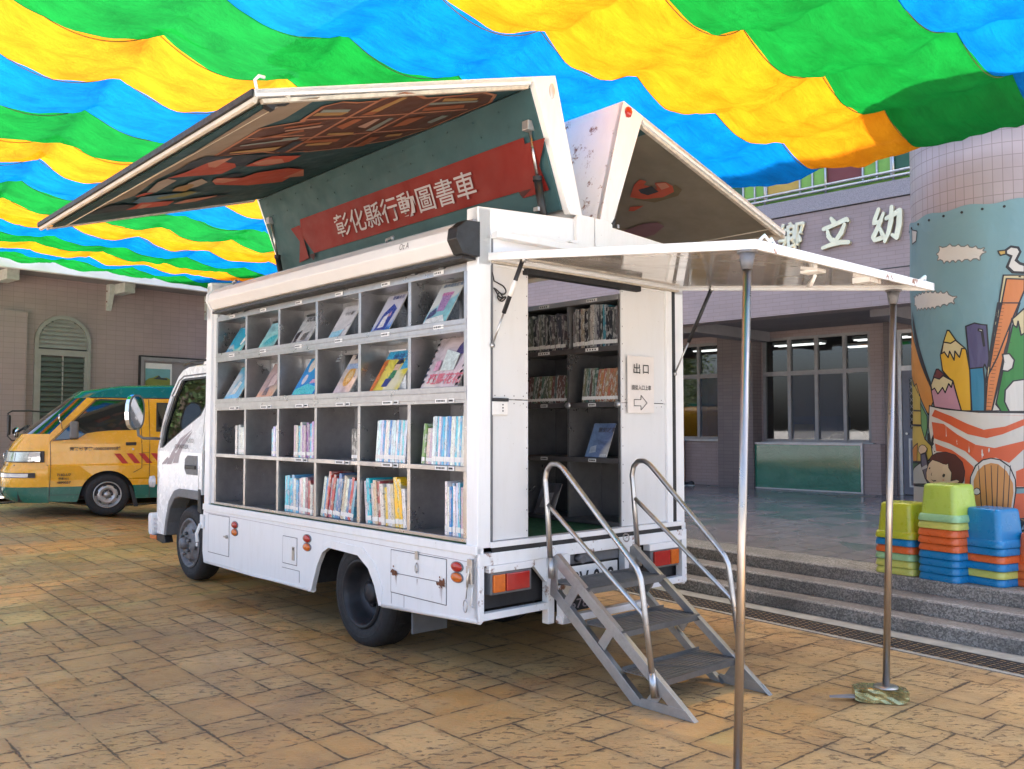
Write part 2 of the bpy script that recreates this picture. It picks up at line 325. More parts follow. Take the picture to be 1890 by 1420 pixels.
def artmat(c): return simple('art_' + c, tuple(min(.9, x * (1 if c in ('red2', 'maroon', 'letter') else 1.55)) for x in ARTCOL[c]), 0.6, 0, 0.1, 3, spec=0.25)

# ------------------------------------------------------------------ mesh helpers
def setp(o, label=None, cat=None, group=None, kind=None):
    if label: o['label'] = label
    if cat: o['category'] = cat
    if group: o['group'] = group
    if kind: o['kind'] = kind
    return o
def empty(name, loc=(0, 0, 0), rz=0.0, parent=None, **k):
    o = bpy.data.objects.new(name, None); col.objects.link(o); o.location = loc; o.rotation_euler = (0, 0, rz)
    o.empty_display_size = 0.1
    if parent: o.parent = parent
    return setp(o, **k)
class MB:
    def __init__(s): s.v = []; s.f = []; s.mi = []; s.uv = None; s.sm = []
    def add(s, vs, fs, mi=0, smooth=False):
        o = len(s.v); s.v += [tuple(x) for x in vs]
        for f in fs: s.f.append(tuple(i + o for i in f)); s.mi.append(mi); s.sm.append(smooth)
        return s
    def box(s, x0, x1, y0, y1, z0, z1, mi=0):
        if x0 > x1: x0, x1 = x1, x0
        if y0 > y1: y0, y1 = y1, y0
        if z0 > z1: z0, z1 = z1, z0
        s.add([(x, y, z) for z in (z0, z1) for y in (y0, y1) for x in (x0, x1)],
              [(0, 2, 3, 1), (4, 5, 7, 6), (0, 1, 5, 4), (2, 6, 7, 3), (0, 4, 6, 2), (1, 3, 7, 5)], mi)
        return s
    def bar(s, a, b, w, h, up=(0, 0, 1), mi=0):
        a = Vector(a); b = Vector(b); d = (b - a).normalized(); u = Vector(up)
        x = d.cross(u).normalized(); y = x.cross(d).normalized()
        P = []
        for p in (a, b):
            for i, j in ((-1, -1), (1, -1), (1, 1), (-1, 1)): P.append(p + x * w / 2 * i + y * h / 2 * j)
        s.add(P, [(3, 2, 1, 0), (4, 5, 6, 7), (0, 1, 5, 4), (1, 2, 6, 5), (2, 3, 7, 6), (3, 0, 4, 7)], mi); return s
    def tube(s, pts, r, n=12, mi=0, r2=None):
        pts = [Vector(p) for p in pts]; rings = []; prev = None
        for i, p in enumerate(pts):
            d = (pts[min(i + 1, len(pts) - 1)] - pts[max(i - 1, 0)]).normalized()
            if prev is None: u = d.orthogonal().normalized()
            else: u = (prev - d * prev.dot(d)).normalized()
            prev = u; w = d.cross(u)
            rr = r if r2 is None else r + (r2 - r) * i / (len(pts) - 1)
            rings.append([p + (u * math.cos(t) + w * math.sin(t)) * rr for t in [2 * math.pi * k / n for k in range(n)]])
        V = [q for ring in rings for q in ring]; F = []
        for i in range(len(rings) - 1):
            for k in range(n): F.append((i * n + k, i * n + (k + 1) % n, (i + 1) * n + (k + 1) % n, (i + 1) * n + k))
        s.add(V, F, mi, True)
        s.add(rings[0], [tuple(range(n))[::-1]], mi); s.add(rings[-1], [tuple(range(n))], mi); return s
    def lathe(s, prof, c=(0, 0, 0), axis='Y', n=40, mi=0, smooth=True, a0=0, a1=2 * math.pi):
        """prof: (radius, height along axis)"""
        V = []; full = abs(a1 - a0 - 2 * math.pi) < 1e-6; m = n if full else n + 1
        for k in range(m):
            t = a0 + (a1 - a0) * k / n; ct, st = math.cos(t), math.sin(t)
            for r, h in prof:
                if axis == 'Y': V.append((c[0] + r * ct, c[1] + h, c[2] + r * st))
                elif axis == 'X': V.append((c[0] + h, c[1] + r * ct, c[2] + r * st))
                else: V.append((c[0] + r * ct, c[1] + r * st, c[2] + h))
        p = len(prof); F = []
        for k in range(n):
            k2 = (k + 1) % m
            for i in range(p - 1): F.append((k * p + i, k * p + i + 1, k2 * p + i + 1, k2 * p + i))
        s.add(V, F, mi, smooth); return s
    def prism(s, loops, f, w0, w1, mi=0, smooth=False):
        if loops and not isinstance(loops[0][0], (tuple, list)): loops = [loops]
        flat = [p for L in loops for p in L]
        tris = tessellate_polygon([[Vector((p[0], p[1], 0)) for p in L] for L in loops]); n = len(flat)
        s.add([f(p[0], p[1], w0) for p in flat] + [f(p[0], p[1], w1) for p in flat], [tuple(t) for t in tris] + [tuple(i + n for i in t[::-1]) for t in tris], mi)
        o = 0
        for L in loops:
            m = len(L); V = [f(p[0], p[1], w0) for p in L] + [f(p[0], p[1], w1) for p in L]
            s.add(V, [(i, (i + 1) % m, m + (i + 1) % m, m + i) for i in range(m)], mi, smooth)
        return s
    def sheet(s, loop, f, w, mi=0):
        tris = tessellate_polygon([[Vector((p[0], p[1], 0)) for p in loop]])
        s.add([f(p[0], p[1], w) for p in loop], [tuple(t) for t in tris], mi); return s
    def build(s, name, mat, parent=None, bevel=0.0, loc=None, rot=None, autos=None, recalc=True, **k):
        me = bpy.data.meshes.new(name); me.from_pydata(s.v, [], s.f)
        mats = mat if isinstance(mat, (list, tuple)) else [mat]
        for m in mats: me.materials.append(MATS[m] if isinstance(m, str) else m)
        for p, mi, sm in zip(me.polygons, s.mi, s.sm): p.material_index = mi; p.use_smooth = sm
        if recalc:
            bm = bmesh.new(); bm.from_mesh(me); bmesh.ops.remove_doubles(bm, verts=bm.verts, dist=1e-5)
            bmesh.ops.recalc_face_normals(bm, faces=bm.faces); bm.to_mesh(me); bm.free()
        me.update()
        o = bpy.data.objects.new(name, me); col.objects.link(o)
        if parent: o.parent = parent
        if loc: o.location = loc
        if rot: o.rotation_euler = rot
        if bevel:
            b = o.modifiers.new('bevel', 'BEVEL'); b.width = bevel; b.segments = 2; b.limit_method = 'ANGLE'; b.angle_limit = R(40)
            b.harden_normals = False
        return setp(o, **k)
def box(name, mat, parent, x0, x1, y0, y1, z0, z1, bevel=0.0, **k): return MB().box(x0, x1, y0, y1, z0, z1).build(name, mat, parent, bevel, **k)
def uvbox(o, fu):
    """planar uv in metres from a function of the vertex position and face normal"""
    me = o.data; l = me.uv_layers.new(name='UVMap')
    for p in me.polygons:
        for li in p.loop_indices: l.data[li].uv = fu(me.vertices[me.loops[li].vertex_index].co, p.normal)
    return o
def wall_uv(co, n):
    if abs(n.z) > 0.7: return (co.x, co.y)
    return (co.x, co.z) if abs(n.y) > abs(n.x) else (co.y, co.z)
FX = lambda x, z, y: (x, y, z)     # prism in the xz plane, extruded along y
FY = lambda y, z, x: (x, y, z)     # prism in the yz plane, extruded along x
def text(s, name, mat, parent, origin, U, V, w=None, h=None, bold=0.0, depth=0.0, lift=0.0, side=None, center=False, **k):
    """lettering laid on a surface: origin lower-left, U reading direction, V up"""
    cu = bpy.data.curves.new('txt', 'FONT'); cu.body = s; cu.size = 1.0; cu.offset = bold; cu.extrude = 0.0; cu.resolution_u = 3
    tmp = bpy.data.objects.new('txt', cu); col.objects.link(tmp)
    me = bpy.data.meshes.new_from_object(tmp.evaluated_get(bpy.context.evaluated_depsgraph_get()))
    bpy.data.objects.remove(tmp); bpy.data.curves.remove(cu)
    xs = [v.co.x for v in me.vertices]; ys = [v.co.y for v in me.vertices]
    if not xs: return None
    x0, x1, y0, y1 = min(xs), max(xs), min(ys), max(ys)
    su = (w / (x1 - x0)) if w else None; sv = (h / (y1 - y0)) if h else None
    su = su or sv; sv = sv or su
    U = Vector(U).normalized(); V = Vector(V).normalized(); W = U.cross(V); O = Vector(origin) + W * lift
    cx = (x1 - x0) / 2 if center else 0
    for v in me.vertices: v.co = O + U * ((v.co.x - x0 - cx) * su) + V * ((v.co.y - y0) * sv)
    me.name = name
    if depth:
        bm = bmesh.new(); bm.from_mesh(me); bmesh.ops.remove_doubles(bm, verts=bm.verts, dist=1e-5)
        top = list(bm.faces)
        ex_ = bmesh.ops.extrude_face_region(bm, geom=top)
        for g in ex_['geom']:
            if isinstance(g, bmesh.types.BMVert): g.co -= W * depth
        for fc in bm.faces: fc.material_index = 0 if abs(fc.normal.dot(W)) > 0.5 else 1
        bm.to_mesh(me); bm.free()
    me.materials.clear(); me.materials.append(MATS[mat])
    if side: me.materials.append(MATS[side])
    o = bpy.data.objects.new(name, me); col.objects.link(o)
    if parent: o.parent = parent
    return setp(o, **k)

# ground height: level by the camera and the steps, rising gently away past the truck
TO = Vector((-0.19655869, 5.1253, 0)); TEX = Vector((-0.66653, 0.74548, 0)); TEY = Vector((-0.74548, -0.66653, 0))
def lerp_tab(t, tab):
    if t <= tab[0][0]: return tab[0][1]
    for (a, b), (c, d) in zip(tab, tab[1:]):
        if t <= c: return b + (d - b) * (t - a) / (c - a)
    return tab[-1][1]
def gz(x, y):
    ty = (Vector((x, y, 0)) - TO).dot(TEY); s = max(0, min(1, (ty + 2.4) / 1.6)); s = s * s * (3 - 2 * s)
    return s * lerp_tab(y, [(5.0, 0), (8.6, 0.045), (13.8, 0.13), (17, 0.235), (60, 0.3)])

# traced prints, in metres on their own surface (banner: angle in degrees around the column, height)
ART=[["taupe",[[0.061,1.784],[-0.026,1.55],[0.419,1.518],[0.606,1.577],[1.312,1.533],[1.54,1.6],[1.95,1.652],[2.546,1.577],[2.816,1.667],[3.069,1.703],[3.254,1.697],[1.204,1.726]]],["brown",[[0.611,1.56],[0.517,1.343],[0.482,1.372],[0.185,1.409],[0.113,1.335],[0.148,1.215],[0.135,1.081],[-0.018,1.026],[0.025,0.917],[0.144,0.745],[0.131,0.505],[0.091,0.338],[0.174,0.17],[0.372,0.037],[0.618,0.048],[1.062,0.031],[1.329,0.118],[1.469,0.485],[1.477,0.768],[1.403,0.839],[1.428,1.034],[1.307,1.181],[1.315,1.523]]],["S",[[1.462,0.953],[0.476,1.055],[0.084,1.082]]],["S",[[1.469,0.485],[0.543,0.58],[0.14,0.616]]],["S",[[0.984,1.229],[1.001,0.921],[1.014,0.551],[1.039,0.049]]],["S",[[0.478,1.366],[0.508,0.981],[0.525,0.593],[0.526,0.109]]],["S",[[1.428,1.034],[1.046,1.041]]],["S",[[0.861,1.521],[0.902,1.123]]],["S",[[1.315,1.523],[0.611,1.56],[0.517,1.343],[0.482,1.372],[0.185,1.409],[0.113,1.335],[0.148,1.215],[0.135,1.081],[-0.018,1.026],[0.025,0.917],[0.144,0.745],[0.131,0.505],[0.091,0.338],[0.174,0.17],[0.372,0.037],[0.618,0.048],[1.062,0.031],[1.329,0.118],[1.469,0.485],[1.477,0.768],[1.445,0.814],[1.428,1.034],[1.326,1.171],[1.315,1.523]]],["ochre",[[0.322,1.368],[0.36,1.138],[0.426,1.147],[0.39,1.36]]],["grey",[[0.258,1.366],[0.293,1.164],[0.358,1.148],[0.32,1.353]]],["rust",[[0.462,0.993],[0.105,0.964],[0.114,0.913],[0.47,0.898]]],["ochre",[[0.382,0.975],[0.081,0.955],[0.097,0.908],[0.396,0.912]]],["ochre",[[0.173,0.58],[0.219,0.268],[0.275,0.241],[0.249,0.539]]],["grey",[[0.262,0.616],[0.287,0.21],[0.327,0.196],[0.317,0.593]]],["rust",[[0.384,0.571],[0.365,0.26],[0.463,0.189],[0.466,0.529]]],["rust",[[0.725,0.997],[0.551,0.98],[0.563,0.909],[0.816,0.894]]],["pink",[[0.778,0.806],[0.59,0.798],[0.594,0.757],[0.836,0.71]]],["grey",[[0.916,0.656],[0.592,0.692],[0.602,0.651],[0.938,0.582]]],["ochre",[[0.896,0.947],[0.933,0.734],[1.004,0.698],[0.948,0.934]]],["ochre",[[1.181,0.938],[1.198,0.734],[1.275,0.718],[1.238,0.924]]],["rust",[[1.068,1.021],[1.096,0.729],[1.189,0.711],[1.14,1.008]]],["pink",[[0.699,1.358],[0.632,1.142],[0.687,1.135],[0.731,1.349]]],["rust",[[0.611,1.414],[0.554,1.197],[0.6,1.187],[0.659,1.396]]],["grey",[[0.929,1.25],[0.927,1.138],[0.986,1.122],[0.984,1.229]]],["rust",[[0.868,0.478],[0.636,0.512],[0.605,0.382],[0.845,0.38]]],["grey",[[0.802,0.231],[0.633,0.233],[0.656,0.16],[0.854,0.158]]],["rust",[[1.459,0.406],[1.145,0.463],[1.157,0.371],[1.449,0.325]]],["ochre",[[1.114,0.336],[1.11,0.209],[1.189,0.185],[1.183,0.32]]],["rust",[[0.886,1.487],[0.702,1.237],[0.767,1.2],[0.908,1.461]]],["grey",[[1.012,1.492],[0.943,1.133],[0.99,1.122],[1.043,1.484]]],["ochre",[[1.197,1.472],[1.168,1.131],[1.294,1.13],[1.238,1.46]]],["dark",[[1.342,1.088],[1.053,1.112],[1.046,1.041],[1.374,1.003]]],["dark",[[1.409,1.64],[1.252,1.604],[1.329,1.409],[1.445,0.814],[1.47,1.139],[1.775,1.115],[1.551,1.386],[1.643,1.557],[1.785,1.623]]],["red",[[1.759,1.533],[1.472,1.492],[1.469,1.423],[1.612,1.244],[1.75,1.17],[1.965,1.18],[1.918,1.426],[1.904,1.599]]],["salmon",[[1.488,1.492],[1.42,1.461],[1.376,1.372],[1.597,1.357],[1.687,1.348],[1.638,1.418]]],["red",[[1.761,1.104],[1.577,1.085],[1.479,1.033],[1.568,0.762],[1.77,0.752],[1.834,0.9]]],["salmon",[[1.682,1.083],[1.582,1.031],[1.624,0.885],[1.773,0.787],[1.78,0.982]]],["dark",[[2.1,1.101],[2.006,1.056],[2.102,0.938],[2.162,0.937],[2.163,1.054]]],["red",[[2.28,1.099],[2.116,1.146],[2.248,0.886],[2.089,0.844],[2.039,0.614],[2.179,0.397],[2.7,0.306],[2.657,0.638],[2.429,1.014]]],["salmon",[[2.274,1.111],[2.155,1.146],[2.183,1.054],[2.317,0.871],[2.385,0.979]]],["salmon",[[2.513,0.407],[2.179,0.397],[2.531,0.197],[2.496,0.354]]],["taupe2",[[2.007,1.615],[1.909,1.59],[2.02,1.482],[2.446,1.464],[2.396,1.549]]],["taupe2",[[2.199,1.325],[2.067,1.28],[2.249,1.157],[2.407,1.168],[2.465,1.215]]],["ochre",[[2.34,1.361],[2.237,1.293],[2.314,1.226],[2.564,1.191],[2.483,1.33]]],["blue",[[2.816,1.498],[2.579,1.523],[2.602,1.274],[2.723,0.995],[2.877,1.118],[2.921,1.408]]],["olive",[[2.726,1.357],[2.591,1.144],[2.663,1.058],[2.83,1.081],[2.815,1.288]]],["red",[[2.519,1.587],[2.409,1.56],[2.44,1.474],[2.488,1.498],[2.559,1.556]]],["red",[[3.163,1.438],[2.868,1.419],[3.003,1.104],[3.216,1.076],[3.182,1.341]]],["salmon",[[3.15,1.353],[2.968,1.374],[3.008,1.278],[3.192,1.292]]],["salmon",[[3.159,1.051],[3.021,1.002],[2.992,0.74],[3.178,0.717],[3.203,0.985]]],["dark",[[3.026,0.725],[3.062,0.586],[3.187,0.703],[3.24,0.891]]],["dark",[[3.114,1.739],[2.816,1.667],[2.845,1.556],[2.99,1.41],[3.163,1.438],[3.163,1.673]]]]
RIBBON=[["red2",[[3.091,0.468],[0.178,0.488],[0.212,0.17],[0.347,0.171],[3.032,0.156],[3.156,0.341]]],["red2",[[3.291,0.417],[3.125,0.423],[3.139,0.126],[3.324,0.11],[3.204,0.288]]],["red2",[[0.178,0.447],[-0.007,0.444],[0.105,0.291],[0.073,0.13],[0.317,0.123],[0.347,0.171],[0.22,0.17]]],["maroon",[[0.345,0.169],[0.217,0.169],[0.32,0.124]]],["maroon",[[3.122,0.154],[3.009,0.156],[3.062,0.097]]]]
RART=[["shade",[[0.778,0.846],[0.643,0.966],[0.394,0.948],[0.303,0.88],[0.307,0.796]]],["red",[[0.612,0.661],[0.515,0.61],[0.485,0.658],[0.54,0.693],[0.479,0.791],[0.438,0.703],[0.351,0.73],[0.34,0.804],[0.384,0.88],[0.522,0.918],[0.692,0.882],[0.777,0.809]]],["dark",[[0.632,0.736],[0.492,0.737],[0.497,0.831],[0.616,0.841],[0.647,0.791]]],["salmon",[[0.434,0.716],[0.357,0.738],[0.367,0.804],[0.455,0.813]]],["red",[[0.946,0.995],[0.886,0.941],[0.76,0.968],[0.901,1.013]]],["mauve",[[1.221,1.27],[0.969,1.228],[0.838,1.252],[0.83,1.338],[1.011,1.436],[1.239,1.466],[1.344,1.397]]]]
